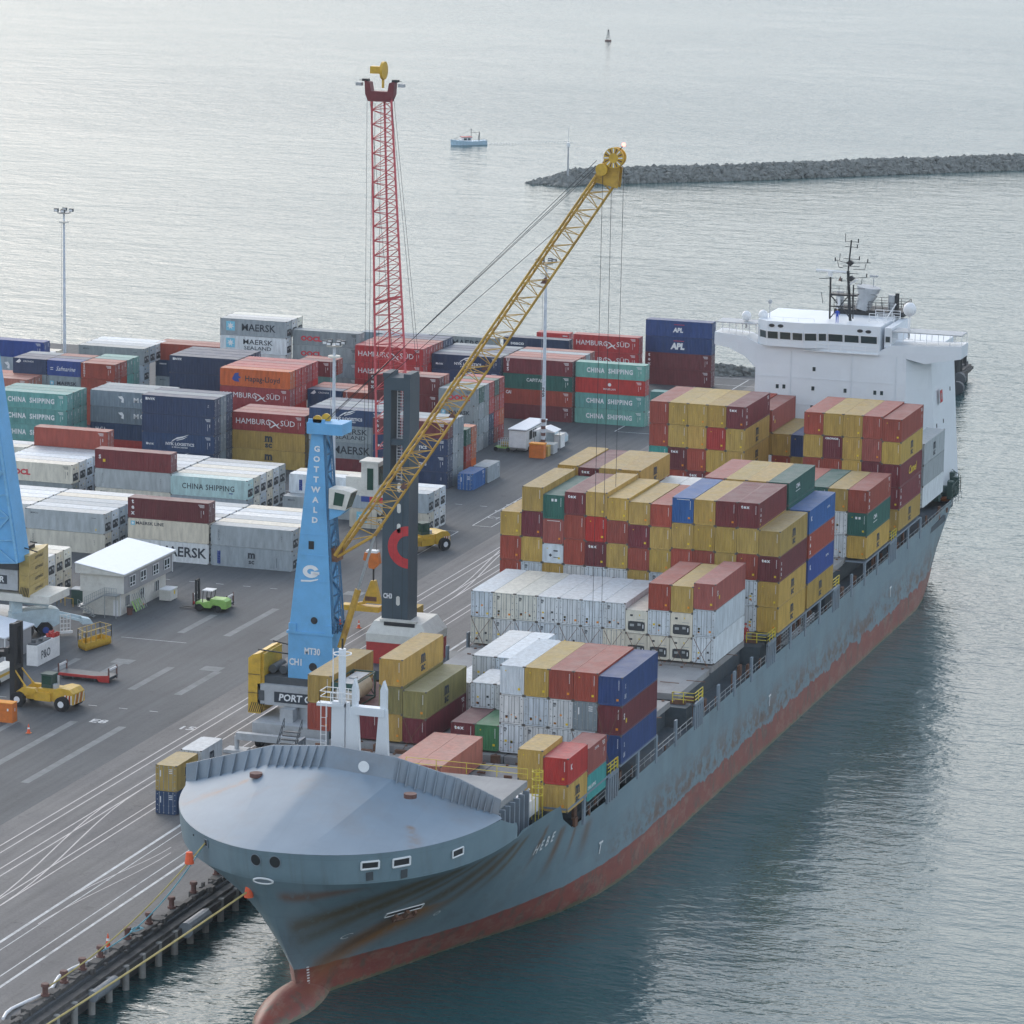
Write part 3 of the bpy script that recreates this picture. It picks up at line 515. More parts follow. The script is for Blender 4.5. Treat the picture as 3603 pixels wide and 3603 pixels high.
CC = {k: lin(v) for k, v in dict(mu='bb9a4c', rb='a34a3a', mr='783038', tx='743236', rd='b5342e', pk='a4584f', wh='d3d9dd', cr='d6d2c4', gr='95a1a6', nv='2b4468', nd='2f4162', bl='2c63a4', rblue='2b4a94', dblue='2a4478', gn='2d6258', grn='3d7a50', tl='6aa29b', teal='3f9c98', or_='d0672f', hs='9c3d3f', hr='b83436', lg='a3adb3', pt='b4cfcb', ol='8c8350', sl='c07a68', gy='7d8a92').items()}
NAMEC = dict(mu='mustard', rb='brick red', mr='maroon', tx='dark maroon', rd='bright red', pk='faded pink', wh='white', cr='cream', gr='grey', nv='navy', nd='dark navy', bl='sky blue', rblue='royal blue', dblue='deep blue', gn='dark green', grn='leaf green', tl='teal', teal='turquoise', or_='orange', hs='dull red', hr='red', lg='light grey', pt='pale teal', ol='olive', sl='salmon', gy='slate grey')
rc_ = random.Random(3)
NC = 0
SKIP = {3,5,7,9,11,29,31,33,34,74,76,79,80,81,82,83,99,100,102,103,127,131,160,164,168,172,173,176,177,180,181,187,188,193,194,203,204,207,208,211,212,215,216,220,225,226,230,231,259,260,264,265,268,269,271,272,284,285,291,296,300,301,304,305,306,311,312,332,333,335,336,338,339,341,342,344,355,356,395,397,425,429,434,439,444,449,454,459,464,465,469,470,474,475,497,504,505,506,507,508,509,510,512,513,514,515,516,518,519,527,528,532,537,542,547,552,553,557,558,562,563,567,568,580,583}      # boxes buried inside the stacks, never seen
MERGE = {548,511,123,543,221,165,229,128,219,577,150,235,169,302,205,157,228,178,174,132,354,200,109,199,154,189,209,161}   # slivers beyond the 300 largest
MG = MB(); MGM = []
def container(color, L, H, loc, label, group, ship=False, kind='dry', decor=None, end=None, endtext=None, scale=1):
    global NC; NC += 1
    if NC in SKIP: return
    if NC in MERGE:
        if color not in MGM: MGM.append(color)
        mi = MGM.index(color); W_ = Wc; T_ = Matrix.Translation(loc) @ (Matrix.Rotation(math.pi/2, 4, 'Z') if ship else Matrix.Identity(4)) @ Matrix.Scale(scale, 4); MG.T = T_
        for me_ in (body_mesh(kind, round(L, 2), H), frame_mesh(kind, round(L, 2), H)): MG.add([v.co for v in me_.vertices], [tuple(p.vertices) for p in me_.polygons], mi)
        return
    L = round(L, 2); e = thing('reefer_container' if kind == 'reefer' else 'shipping_container', label, 'container', loc, 0, group)
    if ship: e.rotation_euler = (0, 0, math.pi/2)
    e.scale = (scale,)*3; e['serial'] = NC
    c = CC[color]; j = rc_.uniform(.84, 1.12); fd = rc_.uniform(0, .09)*(color not in ('wh', 'cr', 'lg')); gy_ = sum(c)/3; tn = rc_.uniform(-.05, .05); c = (min(1, (c[0]+(gy_-c[0])*fd)*j*(1+tn)), min(1, (c[1]+(gy_-c[1])*fd)*j), min(1, (c[2]+(gy_-c[2])*fd)*j*(1-tn)), 1)
    def ch(name, me):
        o = bpy.data.objects.new(name, me); COL.objects.link(o); o.parent = e; o.color = c; return o
    ch('body', body_mesh(kind, L, H)); ch('frame', frame_mesh(kind, L, H))
    end = end or ('doors' if kind == 'dry' and not ship else 'unit' if kind == 'reefer' else 'plain')
    ch({'doors': 'door', 'rdoors': 'door', 'unit': 'cooling_unit', 'plain': 'end_markings'}[end], end_mesh(end, L, H, ship, rc_.randrange(6)))
    if decor is not False: ch('lettering', decor_mesh(decor or 'codes', L, H, ship))
    if endtext: ch('end_lettering', endtext_mesh(endtext, L, H, ship))
    return e
ORD = ['bottom', 'second', 'third', 'fourth', 'fifth', 'sixth', 'seventh']
NUM = ['first', 'second', 'third', 'fourth', 'fifth', 'sixth', 'seventh', 'eighth', 'ninth', 'tenth', 'eleventh', 'twelfth', 'thirteenth']

# ---- yard blocks: x, y of the near left corner; tiers of the near row (bottom up); rows behind
ROWP = 2.6
def yard(X, Y, where, front, rows=1, back='wh', kind='reefer', full=False, L=12.19, H=2.9, rowspec=None, group='containers stacked in the yard'):
    """front: list (colour, height, kind, decor); rowspec {row: [...]} overrides"""
    for r in range(rows):
        spec = (rowspec or {}).get(r, None)
        if spec is None:
            spec = front if r == 0 else [(rc_.choice(back) if not isinstance(back, str) else back, H, kind, None)]*len([t for t in front])
            if r > 0 and front[-1][0] in ('tx*', 'rb*'): spec = spec[:-1]
        z = 0; n = len(spec)
        for t, (c, h, kd, dec) in enumerate(spec):
            c = c.rstrip('*')
            vis = r == 0 or t == n-1 or full or (rowspec and r in rowspec)
            if vis and c != '-':
                tier = 'only' if n == 1 else 'top' if t == n-1 else ORD[t]
                lab = f"{NAMEC[c]} {'reefer' if kd == 'reefer' else 'container'}, {tier} tier, {'front row' if r == 0 else NUM[r]+' row back'}, {where}"
                container(c, L, h, (X, Y+r*ROWP, z), lab, group, False, kd, dec if dec else (False if r > 0 else 'codes' if kd == 'dry' else 'small'))
            z += h
RF = lambda c, d=None: (c, 2.9, 'reefer', d)
DR = lambda c, d=None, h=2.59: (c, h, 'dry', d)
wc = ['wh', 'wh', 'cr', 'wh', 'lg', 'wh']
yard(-211.3, 515.5, 'white block left of the blue crane tower', [RF('lg', 'msc_w'), RF('lg', 'vlet')], 6, wc, full=True)
yard(-223.8, 515.5, 'white block behind the two-storey site office', [RF('wh', 'maersk_r'), RF('cr', 'maerskline'), ('tx*', 2.9, 'dry', 'texv')], 6, wc)
yard(-239.9, 516.3, 'white block left of the site office', [RF('cr', 'vlet'), RF('lg', 'small')], 6, wc, full=True, rowspec={4: [RF('wh'), RF('cr')]})
yard(-252.4, 516.3, 'white block crossed by the left blue tower', [RF('cr'), RF('wh')], 6, wc)
yard(-235.0, 486.5, 'white block behind the left yellow counterweight', [RF('wh'), RF('wh')], 3, wc, full=True)
yard(-230.7, 547.2, 'pale teal lettered block at the yard centre', [RF('lg', 'small'), RF('pt', 'cs_dark')], 6, wc, full=True)
yard(-243.3, 548.2, 'white block under the maroon container', [RF('cr', 'small'), RF('lg', 'vlet'), ('tx*', 2.9, 'dry', 'stolt')], 6, wc)
yard(-259.4, 548.7, 'white block with red letters at left', [RF('gr', 'vlet'), RF('cr', 'oocl')], 6, wc, full=True, rowspec={5: [RF('wh'), RF('lg'), ('rb', 2.9, 'dry', 'codes')]})
yard(-272.0, 549.0, 'white block left of the red lettered one', [RF('wh'), RF('wh')], 6, wc)
yard(-215.1, 555.3, 'white stack just behind the blue crane tower', [RF('wh'), RF('wh', 'cronos')], 2, wc)
yard(-215.1, 552.7, 'before the white stack behind blue tower', [RF('lg')], 1)
yard(-202.8, 548.0, 'white stack left of the dark crane tower', [RF('cr', 'sealand'), RF('lg', 'pno')], 3, wc, full=True)
# coloured blocks
yard(-236.8, 586.6, 'block with two mustard lettered boxes', [RF('mu', 'msc')[:2]+('dry', 'msc'), ('mu', 2.9, 'dry', 'msc'), ('hs', 2.9, 'dry', 'hsud')], 3, ['rb', 'hs', 'mu'], 'dry', full=True)
yard(-249.2, 579.6, 'big navy block at the left centre', [('nv', 2.9, 'dry', 'nyk'), ('nv', 2.9, 'dry', 'nyk'), ('nd', 2.9, 'dry', 'codes'), ('nd', 2.9, 'dry', 'nyk2')], 3, ['nd', 'nv', 'nv', 'gy'], 'dry', full=True)
yard(-261.5, 587.5, 'slate block left of big navy one', [DR('rd'), DR('nv', 'hcl'), DR('gy', 'mol'), DR('gy', 'mol')], 3, ['gy', 'gr'], 'dry', H=2.59)
yard(-274.9, 581.2, 'teal block beside the left blue tower', [DR('tl', 'cs'), DR('tl', 'cs'), DR('tl', 'cs'), DR('tl', 'cs')], 3, ['tl'], 'dry', full=True, H=2.59)
yard(-223.7, 586.0, 'block behind the blue crane tower top', [DR('mr'), DR('gr', 'maersk'), DR('gr', 'sealand'), DR('nv', 'nyk')], 4, ['gy', 'nv'], 'dry', H=2.59)
yard(-211.3, 581.0, 'navy tiered block right of dark tower', [DR('nd', 'nyk2'), DR('nd', 'nyk'), DR('nd', 'nyk'), DR('tx', 'texv')], 3, ['gr', 'rb', 'lg', 'nv'], 'dry', full=True, H=2.59)
yard(-205.3, 590.2, 'short stack right of the navy tiers', [DR('rb'), DR('rd'), DR('gn')], 2, ['gn', 'rb', 'or_', 'gr'], 'dry', full=True, L=6.06, H=2.59)
yard(-248.0, 608.9, 'orange topped block at the yard centre', [('hs', 2.9, 'dry', 'codes'), ('hs', 2.9, 'dry', 'hsud'), ('hs', 2.9, 'dry', 'hsud'), ('or_', 2.9, 'dry', 'hapag')], 5, ['rd', 'hs', 'hr'], 'dry', full=True)
yard(-260.5, 617.4, 'tall navy block left of orange one', [('nd', 2.9, 'dry', None), ('nd', 2.9, 'dry', None), ('nd', 2.9, 'dry', None), ('nd', 2.9, 'dry', 'nyk2')], 4, ['nd', 'rb'], 'dry')
yard(-286.3, 611.8, 'short stack left of the bright blue one', [DR('gr'), DR('gr'), DR('gr', 'oocl_') , DR('nd', 'cronos20')], 3, ['nd', 'gy'], 'dry', L=6.06, H=2.59)
yard(-280.1, 611.8, 'short stack with the bright blue box', [DR('gr'), DR('gr'), DR('gr', 'grmaersk'), DR('rblue', 'saf')], 3, ['rb', 'nd'], 'dry', L=6.06, H=2.59)
yard(-273.8, 611.4, 'short brick red stack at the left', [DR('rb'), DR('rb'), DR('rb'), DR('rb', 'cronosv')], 4, ['rb', 'tl', 'nv'], 'dry', full=True, L=6.06, H=2.59)
yard(-293.2, 606.3, 'behind the teal block beside the left tower', [DR('sl'), DR('sl'), DR('sl')], 3, ['sl'], 'dry', L=12.19, H=2.59)
yard(-235.6, 616.4, 'low navy stack by the white mast', [DR('nv'), DR('nv'), DR('nv', 'cronos20')], 3, ['rb', 'gy'], 'dry', L=6.06, H=2.59)
yard(-229.3, 616.2, 'low brown stack right of the floodlight pole', [DR('rb'), DR('rb'), DR('rb', 'cronosv')], 3, ['rb', 'sl'], 'dry', L=6.06, H=2.59)
yard(-223.9, 613.2, 'maroon stack behind the dark tower top', [('tx', 2.9, 'dry', None), ('tx', 2.9, 'dry', None), ('tx', 2.9, 'dry', 'codes'), ('tx', 2.9, 'dry', 'texv')], 2, ['gn', 'rb'], 'dry')
yard(-211.1, 611.2, 'grey block beside the striped office trailer', [DR('gr'), DR('gr'), DR('gr', 'grmaersk'), DR('gr', 'oocl')], 6, ['gr'], 'dry', L=6.06, H=2.59, full=True,
     rowspec={1: [DR('lg'), DR('gr'), DR('lg'), DR('gn')], 2: [DR('gr'), DR('lg'), DR('gr'), DR('gr')], 3: [DR('nv'), DR('nv'), DR('rd'), DR('rd')], 4: [DR('rb'), DR('rd'), DR('rb'), DR('gn')], 5: [DR('rd'), DR('or_'), DR('rd'), DR('rd')]})
yard(-242.0, 628.6, 'short stack under the second lamp', [DR('tl'), DR('tl'), DR('tl', 'teal20'), DR('tx')], 2, ['rb'], 'dry', L=6.06, H=2.59)
# far rows
yard(-298.8, 624.8, 'far stack at the left edge with blue top', [('gr', 1.35, 'dry', None)][:0]+[('gr', 2.59, 'dry', None), ('gr', 2.59, 'dry', 'nykg'), ('lg', 2.9, 'reefer', 'mol'), ('rblue', 2.9, 'dry', 'codes')], 3, wc, rowspec={1: [RF('wh'), RF('wh'), RF('wh')], 2: [RF('wh'), RF('wh'), RF('cr')]})
yard(-286.3, 638.4, 'pale far block behind the floodlight pole', [RF('lg'), RF('lg'), RF('gr', 'small')], 4, wc, full=False)
yard(-275.0, 645.6, 'far brick red stack by the water', [RF('gr'), ('nv', 2.9, 'dry', 'seaco_s'), ('rb', 2.9, 'dry', 'cronosv')], 2, ['rb'], 'dry')
yard(-261.3, 641.6, 'tallest white stack by the water', [RF('lg'), RF('lg'), RF('wh', 'maersk_r'), RF('wh', 'sealand'), RF('lg', 'maersk')], 3, wc, full=False)
yard(-248.8, 643.6, 'far grey stack with red lettering', [DR('gr'), DR('gr'), DR('gr'), DR('gr', 'oocl'), DR('gr', 'oocl')], 1, ['gr'], 'dry')
yard(-236.2, 640.3, 'bright red block behind the red jib', [('hr', 2.9, 'dry', None), ('hr', 2.9, 'dry', None), ('hr', 2.9, 'dry', 'hsud'), ('hr', 2.9, 'dry', 'hsud')], 6, ['nd', 'nv', 'rb'], 'dry', rowspec={1: [('hr', 2.9, 'dry', None)]*4, 2: [('hs', 2.9, 'dry', None)]*4})
yard(-223.8, 644.3, 'navy block behind the yellow boom', [DR('tx'), DR('rb'), DR('nd', 'nyk'), DR('nd', 'nyk')], 5, ['nd', 'nv', 'gy'], 'dry', H=2.59)
yard(-211.3, 645.0, 'four colour block beside the centre floodlight pole', [DR('tx', 'codes'), DR('rb', 'cai'), DR('gn', 'capital'), DR('mr', 'ues')], 5, ['rb', 'nv', 'gr', 'rb'], 'dry', H=2.59)
yard(-198.8, 645.8, 'teal stack right of the centre floodlight pole', [DR('tl', 'cs'), DR('tl', 'cs'), DR('rd', 'mal'), DR('tl', 'cs')], 1, ['tl'], 'dry')
yard(-191.6, 666.4, 'alone on the ground behind the teal stack', [DR('tl')], 1, L=6.06)
yard(-248.9, 678.0, 'farthest grey row by the water', [DR('gr'), DR('gr'), DR('gy')], 1)
yard(-236.4, 680.0, 'farthest row behind the yellow boom', [DR('gr'), DR('gr', 'maersk'), DR('gr', 'maersk')], 1)
yard(-223.8, 683.0, 'farthest row, dark navy one', [DR('nd'), DR('nd', 'seaco'), DR('nd', 'seaco')], 1)
yard(-220.0, 690.5, 'farthest short red stack', [DR('hr'), DR('hr', 'hsud20'), DR('hr', 'hsud20')], 1, L=6.06)
yard(-211.5, 685.2, 'farthest long red stack', [('hr', 2.9, 'dry', None), ('hr', 2.9, 'dry', 'hsud'), ('hr', 2.9, 'dry', 'hsud')], 1)
yard(-199.2, 689.0, 'farthest stack left of the white bridge', [('tx', 2.9, 'dry', 'codes'), ('tx', 2.9, 'dry', 'texv'), ('dblue', 2.9, 'dry', 'apl'), ('dblue', 2.9, 'dry', 'apl_s')], 1)
# loose ones on the quay
container('nv', 6.06, 2.59, (-167.7+2.44, 393.6, 0), 'navy container with white stencils standing on the quay by the bow', 'quayside containers', True, 'dry', None, 'doors')
container('mu', 6.06, 2.9, (-167.7+2.44, 393.6, 2.59), 'mustard container stacked on the navy one by the bow', 'quayside containers', True, 'dry', 'mscside', 'doors')
container('wh', 6.06, 2.9, (-167.7+2.44, 400.6, 2.59), 'white container on the quay behind the mustard one at the bow', 'quayside containers', True, 'reefer', 'mscside', 'rdoors')
container('mu', 12.19, 2.9, (-171.2, 478.5, 0), 'mustard container standing on the quay behind the yellow boom foot', 'quayside containers', True, 'dry', None)
container('mu', 12.19, 2.9, (-154.4, 468.5, 1.2), 'mustard container carried on a trailer beside the reefer bay', 'quayside containers', True, 'dry', 'codes')
container('rb', 12.19, 2.59, (-151.7, 466.5, 1.2), 'brick red container low between crane and ship', 'quayside containers', True, 'dry', 'codes')
container('bl', 6.06, 2.59, (-195.1, 581.4, 0), 'worn blue container with patched doors on open asphalt', 'loose containers on the asphalt', True, 'dry', 'codes', 'doors')
container('lg', 6.06, 2.59, (-194.9, 588.0, 0), 'pale container with black braces behind the worn blue one', 'loose containers on the asphalt', True, 'dry', 'codes', 'doors')

# ---- ship bays
SC = 1.08; X0 = -150.9; PW = 2.694; HC = 2.9; ST = 2.59
def bay(Y, where, cols, L=12.19, zb=10.15, grp='containers stacked on the ship'):
    """cols {k: [(colour, height, kind, end, decor, endtext), ...] bottom up}"""
    for k, st in cols.items():
        z = zb
        if st and isinstance(st[0], (int, float)): z = st[0]; st = st[1:]
        for t, it in enumerate(st):
            c, h, kd, en, dec, et = (list(it)+[None]*6)[:6]
            if c != '-':
                n = len(st); tier = 'only' if n == 1 else 'top' if t == n-1 else ORD[t]
                lab = f"{NAMEC[c]} {'reefer' if kd == 'reefer' else 'container'}, {tier} tier, {NUM[k]} column, {where}"
                container(c, L, h, (X0+(k+1)*PW-.03, Y, z), lab, grp, True, kd or 'dry', dec if dec else (False if kd == 'reefer' or k < 12 else None), en, et, SC)
            z += h*SC+.02
D = lambda c, h=HC, dec=None, et=None: (c, h, 'dry', 'plain', dec, et)
Wd = lambda c='wh', h=HC, et=None, dec=None: (c, h, 'reefer', 'rdoors', dec, et)
Wu = lambda c='cr', h=ST: (c, h, 'reefer', 'unit')
# bow 20-foot stacks
bay(376.7, 'short boxes at the forecastle', {11: [D('mu'), D('mu')], 12: [9.6, D('mu', ST, 'mscside'), D('rd', ST, 'kline')]}, 6.06, 9.5)
bay(383.4, 'behind the short forecastle boxes', {12: [9.0, D('teal', ST, 'teal20'), D('pk', ST)]}, 6.06)
bay(376.9, 'low foremost pair', {6: [D('sl', 2.7)], 7: [D('sl', 2.7)]})
bay(395.3, 'bow stack', {0: [10.55, D('rb', 2.75), D('mu', 2.85, 'mscside')], 2: [D('mr', 2.75)], 3: [D('mu', 2.75), D('ol', 2.75), D('mu', 2.75, 'mscside')], 4: [D('mr', 2.5, 'codes'), D('ol', 2.75, 'mscside')],
     6: [D('tx', 2.59, None, 'tex')], 7: [D('grn', 2.59)], 8: [Wd('wh', HC, 'msc'), Wd('wh', HC), ('wh', HC, 'dry', 'plain')], 9: [Wd('wh', HC, 'msc'), Wd('wh', HC), D('mu')], 10: [Wd('wh', HC, 'msc'), Wd('wh', HC, 'msc'), D('rb')],
     11: [Wd('wh'), ('gy', HC, 'dry', 'doors'), D('rb')], 12: [10.0, D('dblue', 2.88, 'navyship'), D('mr', 2.88, 'stolt'), D('dblue', 2.88, 'navyship')]})
bay(395.3, 'under the white tank at the bow', {1: [D('mr', 2.75)]})
bay(401.9, 'on the rear of the bow stack', {6: [12.97, Wd('wh', ST)], 7: [12.97, Wd('wh', ST)]}, 6.06)
bay(410.2, 'white pair behind the bow stack', {5: [10.4, Wd('wh'), Wd('wh')], 6: [10.4, Wd('wh'), Wd('wh')]})
bay(410.2, 'behind the mustard bow stacks', {4: [10.4, Wd('wh', HC)]})
RC = ['wh', 'cr', 'cr', 'wh', 'wh', 'wh', 'wh']
cols = {k+1: [Wd(RC[(k+2) % 7], HC, 'msc' if k % 2 else None), Wd(RC[k], HC, 'msc' if k in (1, 2, 3, 6) else None)] for k in range(7)}
cols.update({8: [Wu(), Wu()], 9: [Wu(), Wd('wh', 2.75), D('rb', HC)], 10: [Wu(), Wu('cr', 2.7), D('mu', HC)], 11: [Wd('wh', 2.9), Wd('wh', 2.9), D('pk', 2.85, 'stolt')]})
bay(441.6, 'white reefer bay amidships', cols, zb=10.35)
bay(460.4, 'tall mid stack', {0: [D('rb'), D('rb'), D('rb', 2.75), D('mu', 2.75)], 1: [Wd(), Wd('wh', 2.9, 'msc'), D('mu', 2.8), D('mr', 2.9), D('mu', 2.78)], 2: [Wd(), D('mu', 2.9), ('wh', 2.2, 'reefer', 'plain', None, 'imo'), D('pk', 2.8, None, 'line'), D('gn', 2.75, None, 'boxes')],
     3: [Wd(), Wd('wh', 2.9), D('rb', 2.9), D('rb', 2.75), D('tx', 2.59, None, 'tex')], 4: [Wd(), Wd('wh'), D('tx', 2.8, None, 'tex'), D('rd', 2.85), D('mu', 2.8)], 5: [Wd(), Wd('wh'), D('mu', 2.8), D('rb', 2.59), D('mu', 2.59)],
     6: [D('mu'), D('mu', 2.9), D('rb', 2.5), D('mr', 2.59), D('mu', 2.59)], 7: [Wd(), Wd('wh', 2.85, 'msc'), D('mu', 2.59), D('mu', 2.52), D('rb', 2.55)], 8: [D('rb'), D('rb', 2.8), D('rb', 2.9), D('mu', 2.9), D('bl', 2.85, None, 'line')],
     9: [D('rb'), D('rb', 2.8), D('rb', 2.9), D('mu', 2.85), D('mu', 2.85)], 10: [D('mu'), D('mu', 2.8), D('mu', 2.85), D('mu', 2.88), D('tx', 2.9)], 11: [Wd(), Wd('wh', 2.85), D('rb', 2.88), D('mu', 2.88), D('tx', 2.85, 'textex', 'tex')],
     12: [D('mu', 2.85, 'mscside'), D('mu', 2.85, 'mscside'), D('tx', 2.85, 'textex', 'tex'), D('mu', 2.85, 'mscside')]}, zb=10.2)
bay(474.6, 'behind the tall mid stack', {1: [23.15, D('mu', 2.59)], 2: [23.0, D('tx', 2.59, None, 'tex')], 3: [23.1, D('mu', 2.59)], 4: [23.1, D('mu', 2.59, 'mscside')], 8: [22.95, D('pk', 2.59)], 9: [22.95, D('mu', 2.59)], 10: [22.95, D('mu', 2.59)],
     5: [19.9, Wd()], 6: [19.9, Wd()], 7: [19.9, Wd()], 11: [19.8, D('gn', 2.9), D('gn', 2.59, 'cosco')], 12: [D('mu', 2.9, 'mscside'), D('rblue', 2.85, 'kline'), D('rb', 2.8, 'texv'), D('bl', 2.8, 'kline')]}, zb=10.2)
bay(474.6, 'support tiers behind the tall mid stack', {k: [D(rc_.choice(['mu', 'rb', 'tx']), 2.88) for _ in range(4)] for k in (1, 4)}, zb=10.2)
bay(474.6, 'below the dark green box', {11: [D('mu', 2.88), D('rb', 2.88), D('mu', 2.88)]}, zb=10.3)
bay(506.0, 'three tier stack before the bridge', {9: [D('mu', 2.8), D('rb', 2.8), D('rb', 2.8)], 10: [D('rb', 2.8), D('mu', 2.8), D('gn', 2.8)], 11: [Wd('wh', 2.8), Wd('wh', 2.8), D('mu', 2.75)], 12: [D('mu', 2.75, 'mscside'), D('gn', 2.8, 'cosco', 'boxes'), D('rb', 2.8, 'texv')]}, zb=10.35)
A5 = lambda *c: [D(x, 2.84, *( ('codes', 'tex') if x == 'tx' else ())) for x in c]
bay(524.7, 'high stack nearest the bridge', {0: A5('rb', 'rb', 'teal', 'rb', 'rb'), 1: A5('mu', 'rb', 'tx', 'mu', 'mu'), 2: A5('rb', 'tx', 'rb', 'mu', 'mu'), 3: A5('mu', 'rb', 'mu', 'rd', 'mu'), 4: [D('rb', 2.84), D('mu', 2.84, 'mscside'), D('mu', 2.84, 'mscside'), D('mu', 2.84, 'mscside'), D('tx', 2.84, 'texv', 'tex')],
     8: A5('mu', 'rb', 'rb', 'mu', 'rb'), 9: [D('rb', 2.84), D('mu', 2.84), D('rb', 2.84), D('mr', 2.84, None, 'cronos'), D('mu', 2.84)], 10: A5('rb', 'rb', 'mu', 'mu', 'mu'), 11: [D('mu', 2.84), D('mr', 2.84), D('mr', 2.84), D('pk', 2.84), D('rb', 2.84)],
     12: [D('mu', 2.75, 'mscside'), D('mr', 2.75, 'texv'), D('mr', 2.84, 'camel'), D('mu', 2.78, 'mscside'), D('rb', 2.88, 'codes')]}, zb=10.5)
bay(539.3, 'against the white bridge front', {3: [20.2, D('rb', 2.9)], 4: [16.9, D('mu', 2.9), D('pk', 2.9, 'stolt')], 5: [D('mu', 2.9), D('rb', 2.9), D('mu', 2.84)], 6: [D('rb', 2.9), D('mu', 2.9), D('dblue', 2.84)], 12: [11.0, Wd('wh', 2.75), Wd('lg', 2.75), ('lg', 2.75, 'reefer', 'rdoors', 'mscside')]}, zb=10.6)
# tank container on the bow stack
tk = thing('tank_container', 'tank container with cream tank in dark green frame behind the white bow mast', 'tank container', (X0+2*PW-.05, 395.4, 13.15), R(90)); tk.scale = (SC,)*3
b = MB()
for x in (0, 5.93):
    for y in (0, 2.31): b.box((x, y, 0), (x+.13, y+.13, 2.59))
for y in (0, 2.33):
    for z in (0, 2.47): b.box((0, y, z), (6.06, y+.11, z+.12))
for x in (0, 5.95):
    for z in (0, 2.45): b.box((x, 0, z), (x+.11, 2.44, z+.14))
for y in (.05, 2.38):
    for x0, x1 in ((.1, 1.2), (5.96, 4.86)): b.bar((x0, y, .1), (x1, y, 1.0), .05)
b.box((.02, .1, 1.9), (.1, .9, 2.5)); b.box((.02, 1.6, 1.9), (.1, 2.3, 2.5)); b.box((.02, .1, .05), (.1, .7, .5)); b.box((.02, 1.8, .05), (.1, 2.3, .5))
b.obj('frame', 'darkgreen', tk)
b = MB(); b.cyl((.3, 1.22, 1.28), .7, .15, 22, 'x', r2=1.05); b.cyl((.45, 1.22, 1.28), 1.1, 5.1, 22, 'x'); b.cyl((5.55, 1.22, 1.28), 1.05, .2, 22, 'x', r2=.7); b.obj('tank', 'tankwhite', tk, smooth=False)
b = MB(); b.box((.3, .5, 2.42), (5.7, 1.95, 2.47)); b.box((2.6, .9, 2.47), (3.3, 1.6, 2.6)); b.obj('walkway', 'lgrey', tk)
b = MB(); b.box((.27, 1.0, 1.35), (.3, 1.45, 1.6)); b.box((.25, 1.05, 1.1), (.29, 1.4, 1.16)); b.obj('label_plate', 'darkgrey', tk)
struct(MG.obj('shipping_containers', [mat('paint_'+NAMEC[c].replace(' ', '_'), CC[c], .55) for c in MGM]), 'stuff')
# ================================================================== the ship
ship = thing('container_ship', 'large grey container ship with red waterline moored along the quay', 'ship', (0, 0, 0))
CX = -133.4
def lerp_t(tab, x):
    if x <= tab[0][0]: return tab[0][1]
    for (a, fa), (b_, fb) in zip(tab[:-1], tab[1:]):
        if x <= b_: return fa+(fb-fa)*(x-a)/(b_-a)
    return tab[-1][1]
STEM = [(-8, 349.2), (-3, 347.4), (.24, 346.4), (3.9, 343.25), (8, 340.6), (11.4, 338.2), (14.3, 337.6)]
LOW = [(0, 0), (2.7, 1.4), (7.7, 3), (12.7, 4.7), (22.7, 7.7), (32.7, 11.2), (42.7, 14.7), (52.7, 16.6), (62, 17.45)]
AFT_L = [(538, 17.45), (545, 16.8), (552, 15.3), (565, 10.5), (577, 3)]; AFT_H = [(560, 17.45), (567, 17.2), (572, 15.8), (577, 12)]
def half(s, y, z, side=1):
    A_, p_ = (17.45, 2.4) if side > 0 else (lerp_t([(20, 15.9), (60, 17.45)], s), 1.8)
    lo = lerp_t(LOW, s); t = min(1, max(0, s/24.0)); hi = A_*max(0, 1-(1-t)**p_)**(1/p_)
    if y > 538: lo = min(lo, lerp_t(AFT_L, y)); hi = min(hi, lerp_t(AFT_H, y))
    w_ = min(1, max(0, (z+3)/14.4))**(lerp_t([(0, 3.0), (12, 2.6), (24, 1.4), (38, .8)] if side < 0 else [(0, 2.6), (6, 1.9), (14, 1.25), (24, .85), (38, .7)], s) if y < 500 else .45)
    v = lo*(1-w_)+hi*w_
    if z < -3: v *= 1-.06*(-3-z)
    return v
def ztop(y):
    return lerp_t([(356, 14.3), (359, 13.1), (360.6, 12.9), (360.7, 11.2), (361.8, 11.1), (361.9, 11.7), (374.8, 10.95), (376.6, 9.2), (379.6, 7.1), (395, 7.3), (450, 7.75), (540, 8.1), (566, 8.2), (584, 8.4)], y)
LEV = [-8, -5, -3, -1.8, -.6, .24, 1.5, 3, 4.5, 6, 7.2, 8.5, 10, 11.3, 11.34, 12.4, 14.3]
SS = [0, .25, .6, 1, 1.6, 2.4, 3.3, 4.4, 5.6, 7, 8.6, 10.4, 12.4, 14.5, 16.5, 18.5, 20.5, 21.5, 22.3, 22.7, 22.8, 23.9, 24.1, 26, 29, 33, 36.8, 38.6, 41.6, 46, 52, 58, 64, 72, 85, 110, 140, 170, 190, 200, 207, 214, 221, 226, 229, 232, 235, 237, 239]
hull = MB(); hull.v = []
def hpt(s, z, side):
    y = 338+s+(lerp_t(STEM, z)-338)*max(0, 1-s/60); z2 = min(z, ztop(y)); y = 338+s+(lerp_t(STEM, z2)-338)*max(0, 1-s/60); z2 = min(z2, ztop(y))
    out_ = -.12 if z > 11.32 or s > 30 else 0
    return (CX+side*half(s, y, z2, side), y, z2)
